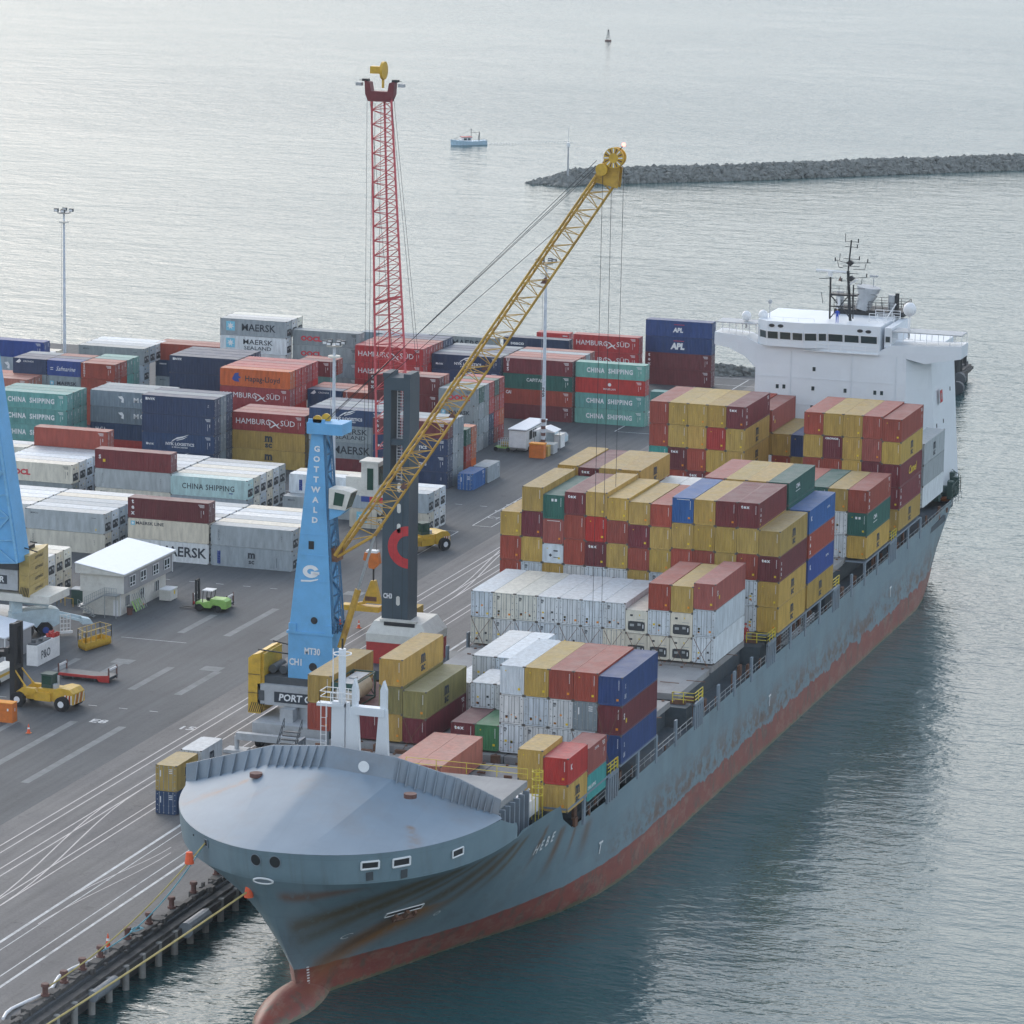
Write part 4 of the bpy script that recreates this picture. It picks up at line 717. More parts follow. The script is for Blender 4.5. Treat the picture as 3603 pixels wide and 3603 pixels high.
for side in (1, -1):
    o = len(hull.v)
    for s in SS:
        for z in LEV: hull.v.append(hpt(s, z, side))
    n = len(LEV)
    for i in range(len(SS)-1):
        for j in range(n-1):
            q = (o+i*n+j, o+(i+1)*n+j, o+(i+1)*n+j+1, o+i*n+j+1)
            if (Vector(hull.v[q[0]])-Vector(hull.v[q[3]])).length < .003 and (Vector(hull.v[q[1]])-Vector(hull.v[q[2]])).length < .003: continue
            hull.f.append(q if side == 1 else q[::-1]); hull.mi.append(0)
nS = len(SS); n = len(LEV)     # transom
for j in range(n-1):
    a = (nS-1)*n+j; b_ = nS*n+(nS-1)*n+j
    hull.f.append((a, b_, b_+1, a+1)); hull.mi.append(0)
def hull_mat():
    m, nt_, b = newmat('hull_paint'); N = nt_.nodes.new; L = nt_.links.new
    t = N('ShaderNodeTexCoord'); sp = N('ShaderNodeSeparateXYZ'); L(t.outputs['Object'], sp.inputs[0])
    def noise(sc, det, scl=(1, 1, 1), rough=.6):
        mp = N('ShaderNodeMapping'); mp.inputs['Scale'].default_value = scl; L(t.outputs['Object'], mp.inputs[0]); z = N('ShaderNodeTexNoise'); z.inputs['Scale'].default_value = sc; z.inputs['Detail'].default_value = det; z.inputs['Roughness'].default_value = rough; L(mp.outputs[0], z.inputs['Vector']); return z.outputs['Fac']
    def rng(x, a, b_, c=0, d=1, clamp=True):
        r = N('ShaderNodeMapRange'); r.inputs[1].default_value = a; r.inputs[2].default_value = b_; r.inputs[3].default_value = c; r.inputs[4].default_value = d; L(x, r.inputs[0]); return r.outputs[0]
    def mth(op, a, c):
        q = N('ShaderNodeMath'); q.operation = op
        for i, v in enumerate((a, c)):
            if isinstance(v, (int, float)): q.inputs[i].default_value = v
            else: L(v, q.inputs[i])
        return q.outputs[0]
    def mix(f, a, c):
        x = N('ShaderNodeMix'); x.data_type = 'RGBA'; L(f, x.inputs['Factor'])
        for i, v in ((6, a), (7, c)):
            if isinstance(v, tuple): x.inputs[i].default_value = (*v, 1)
            else: L(v, x.inputs[i])
        return x.outputs[2]
    Z = sp.outputs['Z']; Yc = sp.outputs['Y']; Xc = sp.outputs['X']
    grey = mix(rng(noise(.25, 5), .35, .65), (.16, .235, .275), (.19, .27, .31))
    grey = mix(rng(noise(1.0, 6, (1, .25, .06)), .52, .7, 0, .35), grey, (.12, .13, .12))
    red = mix(rng(noise(.5, 6, (1, .4, 1)), .35, .65), (.22, .055, .045), (.27, .08, .055))
    red = mix(rng(noise(1.2, 8, (1, .6, .3)), .5, .64, 0, .85), red, (.12, .09, .07))
    hot = mth('ADD', Z, mth('MULTIPLY', rng(noise(.35, 8), .3, .7, -1, 1), rng(Yc, 405, 440, .12, .75)))
    base = mix(rng(hot, .2, .34), red, grey)
    weed = mix(rng(mth('ADD', Z, rng(noise(.8, 5), .3, .7, -.25, .25)), -2.75, -2.55), (.13, .13, .08), base)
    # rust: mottled belt above the boot-top along midships, scattered chips
    belt = mth('MULTIPLY', mth('MULTIPLY', rng(Z, .2, 1.0), rng(Z, 5.0, 1.2)), rng(Yc, 385, 410))
    r1 = mth('MULTIPLY', belt, rng(noise(.9, 10, (1, .5, .7), .72), .46, .56)); c = mix(mth('MULTIPLY', r1, .85), weed, (.15, .08, .05))
    c = mix(mth('MULTIPLY', mth('MULTIPLY', belt, rng(noise(1.7, 10, (1, .4, .5), .75), .56, .63)), .8), c, (.06, .05, .045))
    c = mix(mth('MULTIPLY', mth('MULTIPLY', rng(Z, .3, -.2), rng(noise(.6, 9, (1, .5, .9), .75), .5, .6)), .6), c, (.3, .17, .13))
    # drips under the fairleads of the starboard bow: streak columns along the flare
    for yc, wd, zt, ln, st, colr in RUST:
        sh = mth('ADD', Yc, mth('MULTIPLY', mth('SUBTRACT', Z, zt), -.9 if yc < 372 else -.35))
        g_ = mth('POWER', 2.718, mth('MULTIPLY', mth('POWER', mth('DIVIDE', mth('SUBTRACT', sh, yc), wd), 2.0), -1.0))
        v_ = mth('MULTIPLY', rng(Z, zt+.1, zt-.5), rng(Z, zt-ln, zt-ln*.4))
        sb = rng(Xc, CX+.6, CX+1.6)
        k = mth('MULTIPLY', mth('MULTIPLY', mth('MULTIPLY', g_, v_), sb), mth('MULTIPLY', rng(noise(1.1, 8, (1.6, 1.6, .22), .7), .22, .46), st))
        c = mix(k, c, colr)
    L(c, b.inputs['Base Color']); b.inputs['Roughness'].default_value = .5
    return m
RUST = [(347.2, 1.7, 10.9, 9, 1.0, (.13, .09, .045)), (350.8, 1.7, 11.0, 10, 1.0, (.12, .085, .04)), (354, .8, 11.0, 7, .8, (.14, .09, .045)), (358, 1.9, 10.6, 9, .95, (.13, .09, .05)), (362.5, 1.5, 10.6, 8, 1.0, (.14, .09, .045)), (366, 1.0, 10.2, 6, .85, (.14, .09, .04)),
        (372.5, .6, 9.5, 5, .85, (.17, .09, .045)), (378, .9, 8.0, 6, .9, (.16, .09, .05)), (382, .5, 7, 4, .7, (.17, .09, .05)), (386, 1.1, 6.6, 4.5, .7, (.15, .09, .06)), (354.6, 2.6, 5.6, 8, 1.0, (.33, .14, .035)), (353.2, 1.2, 5.2, 6.5, .8, (.12, .07, .04)), (341, 1.0, 10.8, 3.5, .8, (.2, .09, .05))]
HM = hull_mat(); add_seams(HM, 'YZ', 9, 2.3, .16)
ho_ = hull.obj('hull', [HM], ship)
for p in ho_.data.polygons: p.use_smooth = True
ho_.data.set_sharp_from_angle(angle=R(28))
from mathutils.bvhtree import BVHTree
BV = BVHTree.FromPolygons([Vector(v) for v in hull.v], hull.f)
EYE = Vector((0, 0, CAMZ))
def on_hull(px, py, off=.05):
    d = (FW + RT*((px*K-1801.5)/F_PX) - UP*((py*K-1801.5)/F_PX)).normalized()
    loc, nr, i, dist = BV.ray_cast(EYE, d)
    if loc is None: return None, None
    if nr.dot(d) > 0: nr = -nr
    return loc+nr*off, nr
def hull_frame(px, py, off=.05):
    loc, nr = on_hull(px, py, off)
    if loc is None: return None
    u = Vector((0, 0, 1)).cross(nr).normalized(); v = nr.cross(u)     # u along hull to the viewer's right
    return lambda p: loc+u*p.x+v*p.y+nr*p.z
b = MB(); b.sphere((0, 0, 0), 1, 28, 18); b.v = [(CX+x*2.75*(1 if y > -.2 else 1-.25*(-y-.2)), 345.5+y*9.2, -4.3+z*3.15) for x, y, z in b.v]
b.obj('bulbous_bow', [HM], ship, smooth=True)
# rim (top of bow) and whaleback deck
def rim(x_frac, nseg=1):
    s = x_frac; return None
rimp = []
for i in range(49):
    a = -math.pi/2*.98+math.pi*.98*i/48; t = 1-math.cos(a); s = t*24*1.0
    if s > 19.6: continue
    y = 338+s+(337.6-338)*max(0, 1-s/60); rimp.append((CX+math.copysign(half(s, y, 14.3, 1 if a > 0 else -1), a), y, 14.3))
base = [(-149.0, 357.2, 14.5), (-139.5, 354.8, 17.7), (-133, 353.2, 18.5), (-126, 352.9, 18.0), (-120.5, 355.2, 15.8), (-116.9, 357.4, 14.3)]
corrp = [(rimp[0][0], 0), (-136.8, 1), (-133, 1.9), (-130.5, 2.8), (-121, 3.6), (rimp[-1][0], 5)]
def on_poly(ps, t):
    i = min(len(ps)-2, int(t)); f = t-i; return tuple(a+(c-a)*f for a, c in zip(ps[i], ps[i+1]))
b = MB(); fine = []
for a, c in zip(rimp[:-1], rimp[1:]):
    for k in range(3): fine.append(tuple(u+(v-u)*k/3 for u, v in zip(a, c)))
fine.append(rimp[-1])
for (xa, xb, ta, tb_) in ((-999, -136.4, 0, 1), (-136.4, -129.6, 1, 3.0), (-129.6, 999, 3.0, 5)):
    seg = [p for p in fine if xa-.35 <= p[0] <= xb+.35]; n_ = len(seg); vs_ = []
    for i, p in enumerate(seg):
        q = on_poly(base, ta+(tb_-ta)*i/(n_-1)); 
        for k in range(7): f = k/6; vs_.append((p[0]+(q[0]-p[0])*f, p[1]+(q[1]-p[1])*f, p[2]+.02+(q[2]-p[2])*f))
    b.add(vs_, [(i*7+k, (i+1)*7+k, (i+1)*7+k+1, i*7+k+1) for i in range(n_-1) for k in range(6)])
fdo = b.obj('foredeck_cover', [mat('foredeck_paint', (.19, .255, .32), .6, var=.06, scale=.25, dirt=(.2, .15, .1), dirt_amt=.35)], ship, smooth=True)
add_seams(fdo.data.materials[0], 'YX', 7, 2.6, .12, .01); add_seams(M['shipwhite'], 'XZ', 6, 2.7, .06, .01); add_seams(M['hatchgrey'], 'XY', 3.2, 2.1, .2, .012)
def add_streaks(m, items):
    n = m.node_tree; b_ = n.nodes['Principled BSDF']; N = n.nodes.new; L = n.links.new; t_ = N('ShaderNodeTexCoord'); last = b_.inputs['Base Color'].links[0].from_socket
    for (px_, py_, ang, ln_, wd, st, colr) in items:
        mp = N('ShaderNodeMapping'); mp.vector_type = 'TEXTURE'; mp.inputs['Location'].default_value = (px_, py_, 0); mp.inputs['Rotation'].default_value = (0, 0, ang); L(t_.outputs['Object'], mp.inputs[0]); s_ = N('ShaderNodeSeparateXYZ'); L(mp.outputs[0], s_.inputs[0])
        def f(op, a, c):
            q = N('ShaderNodeMath'); q.operation = op
            for i, v in enumerate((a, c)):
                if isinstance(v, (int, float)): q.inputs[i].default_value = v
                else: L(v, q.inputs[i])
            return q.outputs[0]
        r1 = N('ShaderNodeMapRange'); r1.inputs[1].default_value = ln_; r1.inputs[2].default_value = 0; L(s_.outputs['X'], r1.inputs[0]); r2 = N('ShaderNodeMapRange'); r2.inputs[1].default_value = -.3; r2.inputs[2].default_value = .2; L(s_.outputs['X'], r2.inputs[0])
        g_ = f('POWER', 2.718, f('MULTIPLY', f('POWER', f('DIVIDE', s_.outputs['Y'], f('ADD', wd, f('MULTIPLY', s_.outputs['X'], .12))), 2.0), -1.0))
        nz_ = N('ShaderNodeTexNoise'); nz_.inputs['Scale'].default_value = .9; nz_.inputs['Detail'].default_value = 7; L(t_.outputs['Object'], nz_.inputs['Vector']); r3 = N('ShaderNodeMapRange'); r3.inputs[1].default_value = .3; r3.inputs[2].default_value = .6; L(nz_.outputs['Fac'], r3.inputs[0])
        k = f('MULTIPLY', f('MULTIPLY', f('MULTIPLY', g_, r1.outputs[0]), r2.outputs[0]), f('MULTIPLY', r3.outputs[0], st)); x = N('ShaderNodeMix'); x.data_type = 'RGBA'; L(k, x.inputs['Factor']); L(last, x.inputs[6]); x.inputs[7].default_value = (*colr, 1); last = x.outputs[2]
    L(last, b_.inputs['Base Color'])
add_streaks(fdo.data.materials[0], [(-140.6, 352.3, R(205), 9, .5, .8, (.3, .17, .09)), (-122.2, 347.3, R(-62), 6.5, .45, .85, (.2, .13, .08)), (-133, 352, R(-95), 7, .9, .35, (.22, .17, .12)), (-137.5, 350, R(-120), 5, .3, .35, (.25, .17, .12))])
top = [(-149.1, 357.5, 16.2), (-139.7, 356.6, 19.2), (-133, 354.9, 20.2), (-126.2, 354.1, 19.9), (-120.6, 356.4, 17.8), (-116.9, 358.2, 15.6)]
b = MB(); N_ = 40
tb = [on_poly(base, 5*i/N_) for i in range(N_+1)]; tt = [on_poly(top, 5*i/N_) for i in range(N_+1)]
for off in (0, .14):
    P1 = [(x, y+off, z-.1) for x, y, z in tb]; P2 = [(x, y+off, z) for x, y, z in tt]; b.add(P1+P2, [(i, i+1, N_+2+i, N_+1+i) for i in range(N_)])
b.add([(x, y, z) for x, y, z in tt]+[(x, y+.14, z) for x, y, z in tt], [(i, i+1, N_+2+i, N_+1+i) for i in range(N_)])
for i in range(1, 34):
    t = i*5/34; 
    if 1.95 < t < 3.05: continue
    a = Vector(on_poly(base, t)); c = Vector(on_poly(top, t)); f_ = Vector((0, -.6, 0)); sd_ = Vector((.045, 0, 0))
    b.add([a-sd_, a+sd_, a+f_+sd_, a+f_-sd_, c-sd_, c+sd_, c+f_*.35+sd_, c+f_*.35-sd_], [(0, 3, 2, 1), (4, 5, 6, 7), (0, 1, 5, 4), (1, 2, 6, 5), (2, 3, 7, 6), (3, 0, 4, 7)])
b.obj('breakwater', 'shipgrey', ship)
for i, (p, lab) in enumerate((((483, 1457), 0), ((774, 1496), 0))):
    q_ = at(*p, Y=352.5 if i == 0 else 347.5); MB().cyl((q_.x, q_.y, q_.z-.45), .62, .4, 20).obj('hatch_lid', 'brown', ship)
# forecastle decks, main deck, hatch covers
b = MB(); b.box((-146.5, 357.5, 9), (-119.4, 376.3, 9.6)); b.box((-149, 376.3, 6.2), (-117.8, 402, 7.0)); b.box((-150.6, 402, 6.2), (-116.1, 556, 7.0)); b.box((-149, 556, 6.2), (-117.4, 567, 7.0)); b.box((-145, 567, 6.2), (-122, 574, 7.0)); b.obj('main_deck', 'darkdeck', ship)
b = MB(); b.box((-131.2, 357.5, 13.6), (-118.2, 370.5, 14.3)); b.box((-148, 358.5, 12.2), (-131.4, 373, 12.8)); b.box((-147, 366, 12.8), (-138, 372, 13.6)); b.obj('forecastle_deck', 'hatchgrey', ship)
b = MB(); b.box((-130.8, 358, 9.6), (-119.2, 370, 13.6)); b.box((-147.5, 359, 9.6), (-131.6, 372.5, 12.2)); 
for i in range(8): b.box((-118.2, 358.6+i*1.5, 9.6), (-117.6, 358.9+i*1.5, 13.6))
b.obj('forecastle_house', 'shipgrey', ship)
def hatch(y0, y1, zt, x0=-148.1, x1=-118.7):
    h = MB(); n_ = 3; w_ = (x1-x0)/n_
    for i in range(n_): h.box((x0+i*w_+.06, y0, zt-.75), (x0+(i+1)*w_-.06, y1, zt-.02))
    for i in range(n_):
        for k in range(4): xx = x0+i*w_+1+k*2.6; h.box((xx, y0+1.5+k*1.7, zt-.02), (xx+2.2, y0+1.65+k*1.7, zt+.03), 1)
    for k in range(12): h.box((x0+1+k*2.5, y0+.2, zt-.02), (x0+1.25+k*2.5, y0+.45, zt+.1), 1); h.box((x0+1+k*2.5, y1-.5, zt-.02), (x0+1.25+k*2.5, y1-.2, zt+.1), 1)
    h.obj('hatch_cover', ['hatchgrey', 'rust'], ship)
for y0, y1, zt in ((376.4, 391.4, 9.95), (394.4, 408.8, 9.95), (409.4, 423.8, 10.1), (427.2, 440.2, 10.1), (441.2, 455.6, 10.15), (459.6, 473.9, 10.15), (474.3, 488.4, 10.2), (491.5, 505, 10.3), (505.6, 519.8, 10.35), (524, 538.3, 10.45), (538.8, 553.4, 10.5)): hatch(y0, y1, zt)
b = MB(); b.box((-147.8, 376, 7), (-119.4, 554, 9.2)); 
for y in (392.6, 425.4, 457.5, 489.8, 521.8): b.box((-149.8, y-1.2, 7), (-117, y+1.2, 9.3))
b.obj('hatch_coaming', 'darkdeck', ship)
WIDE = [(390.6, 394.4), (423.9, 427.4), (455.7, 459.6), (488.2, 491.6), (519.6, 523.8)]
class _P:
    def box(s, a, c): b_ = MB(); b_.box(a, c); b_.obj('deck_post', 'shipgrey', ship)
po = _P()
for sx in (-115.98, -150.82):
    for a, c in WIDE:
        x = sx; k = 4; d = (c-a)/(2*k+1)
        b_ = MB()
        for i in range(k+1): b_.box((x-.12, a+2*i*d, 7.0), (x+.12, a+(2*i+1)*d, 9.75))
        b_.box((x-.125, a, 9.6), (x+.125, c, 9.95)); b_.obj('slotted_post', 'shipgrey', ship)
    for y in (382.5, 401.8, 408.7, 416.4, 434, 441, 448.6, 466.8, 474.1, 481.4, 498.4, 505.6, 512.8, 531, 538.6):
        po.box((sx-.12, y-.35, 7.0), (sx+.12, y+.35, 9.9))
for y0, y1 in ((376.7, 390.6), (395, 409), (460, 488.3), (505.8, 519.5), (524, 538.4)): po.box((-118.6, y0, 9.85), (-115.9, y1, 10.05))
rl = MB()
def railing(mb, p, q_, h=1.1, step=1.6, r=.035, bars=3, mi=None):
    p = Vector(p); q_ = Vector(q_); n_ = max(1, int((q_-p).length/step))
    for i in range(n_+1): a = p.lerp(q_, i/n_); mb.bar(a, a+Vector((0, 0, h)), r, 4, mi)
    for k in range(bars): zz_ = Vector((0, 0, h*(k+1)/bars)); mb.bar(p+zz_, q_+zz_, r*.8, 4, mi)
for y0, y1 in ((382, 390), (395, 423), (428, 455), (460, 488), (492, 519), (524, 566)): railing(rl, (-115.95, y0, 7.6), (-115.95, y1, 7.7), 1.0, 2.2, .04, 2)
rl.obj('side_rail', 'steelbar', ship)
for a, c in WIDE:
    yr = MB()
    railing(yr, (-116, a, 9.95), (-116, c, 9.95), 1.2, 1.2, .06, 3); railing(yr, (-116, a, 9.95), (-118.5, a, 9.95), 1.2, 1.2, .06, 3)
    yr.bar((-116.2, c+.4, 7.2), (-116.2, c+.4, 10.6), .05); yr.bar((-116.2, c+.8, 7.2), (-116.2, c+.8, 10.6), .05); yr.obj('platform_rail', 'railyellow', ship)
yr = MB()
railing(yr, (-131, 370.8, 14.3), (-118.3, 370.8, 14.3), 1.1, 3, .045, 2)
for zz_ in (12.2, 13, 13.8, 14.6): yr.path([(-118+.55*math.cos(a), 373.2+.55*math.sin(a), zz_) for a in [i*.7 for i in range(10)]], .05)
for a in range(4): yr.bar((-118+.55*math.cos(a*1.57), 373.2+.55*math.sin(a*1.57), 9.6), (-118+.55*math.cos(a*1.57), 373.2+.55*math.sin(a*1.57), 14.8), .05)
yr.obj('ladder_cage', 'railyellow', ship)
# bits on deck: lashing gear, pipes, winches
lg = MB(); rr_ = random.Random(5)
for a, c in WIDE+[(371, 376), (553.5, 556)]:
    for k in range(26):
        x = rr_.uniform(-149, -118); s_ = rr_.uniform(.15, .6); y = rr_.uniform(a, c); lg.box((x, y, 9.2), (x+s_*2, y+s_, 9.3+rr_.uniform(.1, .9)))
for k in range(60):
    x = rr_.uniform(-117.8, -116.4); y = rr_.uniform(380, 560); s_ = rr_.uniform(.1, .35); lg.box((x, y, 7), (x+s_, y+s_*3, 7.3+rr_.uniform(.1, 1.6)))
for k in range(40):
    x = rr_.uniform(-147, -119); y = rr_.choice([rr_.uniform(425, 440), rr_.uniform(376.5, 392), rr_.uniform(411, 423)]); s_ = rr_.uniform(.1, .3); lg.box((x, y, 10.08), (x+s_*3, y+s_, 10.2+rr_.uniform(0, .25)))
lg.obj('lashing_gear', ['rust'], ship)['kind'] = 'stuff'
lr = MB()
for x, y, z0 in ((-121.3, 395.2, 13.2), (-118.6, 395.2, 16), (-147.6, 395.2, 13.2), (-140, 395.2, 13)):
    lr.bar((x, y-.12, z0), (x+2.1, y-1.6, 9.6), .035); lr.bar((x+2.5, y-.12, z0), (x+.4, y-1.6, 9.6), .035)
for k in range(1, 12): lr.bar((X0+k*PW+.2, 441.4, 13.3), (X0+k*PW+2.2, 440.4, 10.2), .03); lr.bar((X0+k*PW+2.4, 441.4, 13.3), (X0+k*PW+.4, 440.4, 10.2), .03)
lr.obj('lashing_rods', 'rust', ship)['kind'] = 'stuff'
# red-brown lashing frames low between bays and a white gangway stowed on the starboard deck
gw = MB(); railing(gw, (-116.3, 468, 7.2), (-116.3, 480, 7.5), 1.2, 1, .05, 3); railing(gw, (-117.4, 468, 7.2), (-117.4, 480, 7.5), 1.2, 1, .05, 3); gw.box((-117.4, 468, 7.1), (-116.3, 480, 7.2)); gw.obj('gangway', 'rail', ship)
ws = MB(); p0 = at(945, 1468, Y=371); 
for dx in (0, 1.6): ws.bar((p0.x-1.8+dx, 371.5, 10.2+dx*.1), (p0.x+1.2+dx, 371.5, 13.2), .13)
for k in range(4): ws.bar((p0.x-1.6+k*.8, 371.5, 10.5+k*.75), (p0.x+0+k*.8, 371.5, 10.5+k*.75), .09)
ws.box((p0.x-.4, 372, 10), (p0.x+2.6, 375.5, 11.6)); ws.obj('white_stores_frame', 'white', ship)
# foremast and A-frame
fm = MB(); fm.frus((-135.3, 360.8), (-133.9, 361.5), (-135.2, 360.8), (-133.9, 361.5), 12.8, 23.0); fm.box((-136.7, 360.6, 22.5), (-133.9, 361.5, 22.8)); fm.cyl((-134.2, 361, 23), .36, 5.3, 12); fm.frus((-133.7, 360.8), (-133.0, 361.6), (-133.8, 361), (-133.5, 361.4), 12.4, 23)
fmo = fm.obj('foremast', 'shipwhite', ship)
b = MB(); railing(b, (-136.2, 360.2, 23), (-132.8, 360.2, 23), 1.1, .9, .05, 2); railing(b, (-136.2, 362, 23), (-132.8, 362, 23), 1.1, .9, .05, 2); railing(b, (-136.2, 360.2, 23), (-136.2, 362, 23), 1.1, .9, .05, 2)
for a in range(9): b.bar((-134.2+.9*math.cos(a*.7), 361+.9*math.sin(a*.7), 27.8), (-134.2+.9*math.cos(a*.7+.7), 361+.9*math.sin(a*.7+.7), 27.8), .07)
for i in range(11): b.bar((-136, 360.1, 13+i*.85), (-135.5, 360.1, 13+i*.85), .03)
b.bar((-136.05, 360.1, 12.6), (-136.05, 360.1, 23), .05); b.bar((-135.5, 360.1, 12.6), (-135.5, 360.1, 23), .05); b.bar((-135, 360.6, 23), (-135, 360.6, 28.3), .06)
for x in (-137.9, -136.8): b.path([(x, 360, 12.6), (x, 360, 14.2), (x+.5, 360, 14.5), (x+.5, 360, 12.6)], .09)
b.obj('mast_platform', 'white', fmo)
b = MB(); b.cyl((-134.2, 361, 28.3), .1, 1.0, 8); b.obj('mast_light', 'black', fmo)
af = MB()
for (x0, x1, u0, u1) in ((-132.9, -131.0, -132.3, -131.6), (-130.2, -128.2, -129.4, -128.6)):
    af.frus((x0, 358.2), (x1, 358.7), (u0, 358.25), (u1, 358.7), 12.8, 23.3)
    af.prism([(u0+.1, 23.3), (u1-.1, 23.3), (u1-.1, 25.2), ((u0+u1)/2, 26.1), (u0+.1, 25.2)], 'y', 358.3, 358.9)
af.box((-132.0, 358.1, 22.6), (-128.8, 359.1, 23.4)); af.obj('bow_frame', 'shipwhite', ship)
b = MB(); b.T = None
q_ = at(687, 1446, Y=353.0); MB().cyl((q_.x, q_.y-.15, q_.z), .55, .06, 20, 'y').obj('disc_sign', 'white', ship)
# bow stair structure on the port side
b = MB(); sp = at(533, 1395, Y=366)
for i in range(9): b.box((sp.x-.9, 366+i*.32, sp.z-2.6+i*.33), (sp.x+.9, 366.3+i*.32, sp.z-2.5+i*.33))
railing(b, (sp.x-.95, 366, sp.z-2.5), (sp.x-.95, 368.9, sp.z+.4), 1.0, .8, .05, 2); railing(b, (sp.x+.95, 366, sp.z-2.5), (sp.x+.95, 368.9, sp.z+.4), 1.0, .8, .05, 2); railing(b, (sp.x-5, 362, 12.9), (sp.x-1.5, 362, 12.9), 1.1, 1, .05, 2)
b.obj('deck_ladder', 'darkgrey', ship)
# openings and fittings on the hull
def patch(px, py, w_, h_, name, mi='black', rim_=None, round_=False, tilt=0, off=.06):
    T = hull_frame(px, py, off)
    if T is None: return
    b = MB(); b.T = T; c, s_ = math.cos(tilt), math.sin(tilt)
    pts = [(math.cos(a*math.pi/10)*w_/2, math.sin(a*math.pi/10)*h_/2) for a in range(20)] if round_ else [(-w_/2, -h_/2), (w_/2, -h_/2), (w_/2, h_/2), (-w_/2, h_/2)]
    pts = [(x*c-y*s_, x*s_+y*c) for x, y in pts]
    b.add([(x, y, 0) for x, y in pts], [tuple(range(len(pts)))], 0)
    if rim_:
        for i in range(len(pts)): a = pts[i]; d = pts[(i+1) % len(pts)]; b.bar((*a, .02), (*d, .02), rim_, 5, 1)
    b.obj(name, [mi, 'white' if rim_ and rim_ > .05 else 'shipgrey'], ship)
patch(483, 1622, 1.05, 1.2, 'panama_lead', rim_=.045, round_=True); patch(519, 1626, 1.1, 1.25, 'panama_lead', rim_=.045, round_=True)
patch(698, 1632, 1.7, .75, 'mooring_port', rim_=.1, tilt=.02); patch(757, 1626, 1.8, .8, 'mooring_port', rim_=.1, tilt=.03); patch(863, 1608, 1.6, .7, 'mooring_port', rim_=.08, tilt=.05)
patch(390, 1590, .6, .7, 'mooring_port', rim_=.05)
patch(497, 1661, 1.9, .8, 'anchor_ring', 'shipgrey', rim_=.09, round_=True)
patch(762, 1717, 4.2, .8, 'anchor_pocket', 'black', rim_=.06, tilt=.12)
for p in ((697, 1653), (762, 1648)): patch(*p, .7, .9, 'roller_bracket', 'darkgrey', tilt=.1)
T = hull_frame(762, 1717, .3)
b = MB(); b.T = T; b.box((-.2, -.6, 0), (.2, .5, .35)); b.box((-1.3, -.75, 0), (1.3, -.4, .4)); b.box((-1.3, -.75, 0), (-1.0, .1, .35)); b.box((1.0, -.75, 0), (1.3, .1, .35)); b.obj('anchor', 'rust', ship)
def hull_text(px, py, s, size, name='hull_lettering', sx=1, shear=0, bold=.02, ang=0):
    T = hull_frame(px, py, .08)
    if T: b = MB(); b.T = T; put_text(b, s, 0, 0, size, 0, bold, sx, ang, shear); b.obj(name, 'white', ship)
b = MB()
for i, ch_ in enumerate('HEBE'):
    T = hull_frame(1010.5+i*10.4, 1603-i*8, .1)
    if T: b.T = T; put_text(b, ch_, 0, 0, 1.6, 0, .02, .9, 0, .0)
b.obj('ship_name', 'white', ship)
for p in ((1131, 1600), (1451, 1322), (1679, 1117)): hull_text(*p, 'T', 1.9, 'tug_mark', .9, .1)
hull_text(651, 1766, 'C', 1.3, 'bulb_mark', 1.4, .5, -.01); hull_text(823, 1722, 'O', 1.1, 'thruster_mark', 1, .2, 0)
b = MB()
for i in range(24):
    T = hull_frame(580+4*math.sin(i*.14)-i*.25+ (0 if i < 14 else (i-14)*1.6), 1824+i*5.2, .05)
    if T: b.T = T; b.box((-.14, -.07, 0), (.14, .07, .02))
b.obj('draft_marks', 'white', ship)
# ---- superstructure
br = MB()
lo = [(-144.4, 556), (-122.3, 556), (-118.4, 560.5), (-118.4, 575), (-144.4, 575)]; hi = [(-144.4, 556), (-122.6, 556), (-119.9, 559.5), (-119.9, 575), (-144.4, 575)]
br.add([(x, y, 8) for x, y in lo]+[(x, y, 29.6) for x, y in hi], [tuple(range(5))[::-1], tuple(range(5, 10))]+[(i, (i+1) % 5, 5+(i+1) % 5, 5+i) for i in range(5)])
bro = br.obj('bridge_house', 'shipwhite', ship)
b = MB(); b.prism([(-150.5, 31.0), (-150.5, 29.2), (-148.5, 28.9), (-146, 27.8), (-144.38, 26.2), (-144.38, 29.2), (-122.6, 29.2), (-122.6, 28.9), (-119.88, 28.3), (-114.75, 29.3), (-114.75, 31.1), (-125, 30.6), (-126.5, 29.65), (-144, 29.65), (-146, 30.6)], 'y', 555.97, 560.5)
b.obj('bridge_wing', 'shipwhite', bro)
gz = lambda u, v: ((2500+u/2.1467)/K, (800+v/2.1467)/K)
B0, B1_, B2_ = (at(*gz(u, 800), Y=555.5).x for u in (434, 713, 879))
b = MB(); b.prism([(-144.3, 556.6), (B0, 555.0), (B1_, 554.8), (B2_, 555.9), (-126.4, 555.9), (-126.4, 568), (-144.3, 568)], 'z', 29.66, 33.2); who = b.obj('wheelhouse', 'shipwhite', bro)
b = MB(); b.box((-125.9, 556.5, 30.2), (-124.9, 567, 33.0)); b.box((-125.7, 556.4, 31.0), (-125.1, 556.48, 31.8), 1); b.obj('wing_door', ['shipwhite', 'glass'], bro)
wins = [(365, 430, 765, 820), (438, 520, 783, 832), (532, 616, 788, 838), (628, 706, 790, 836), (720, 805, 788, 840), (817, 873, 794, 842), (885, 997, 797, 850), (1007, 1118, 804, 858), (1130, 1256, 810, 863)]
gz = lambda u, v: ((2500+u/2.1467)/K, (800+v/2.1467)/K)
fy = lambda x: lerp_t([(-144.3, 556.6), (B0, 555.0), (B1_, 554.8), (B2_, 555.9), (-126, 555.9)], x)
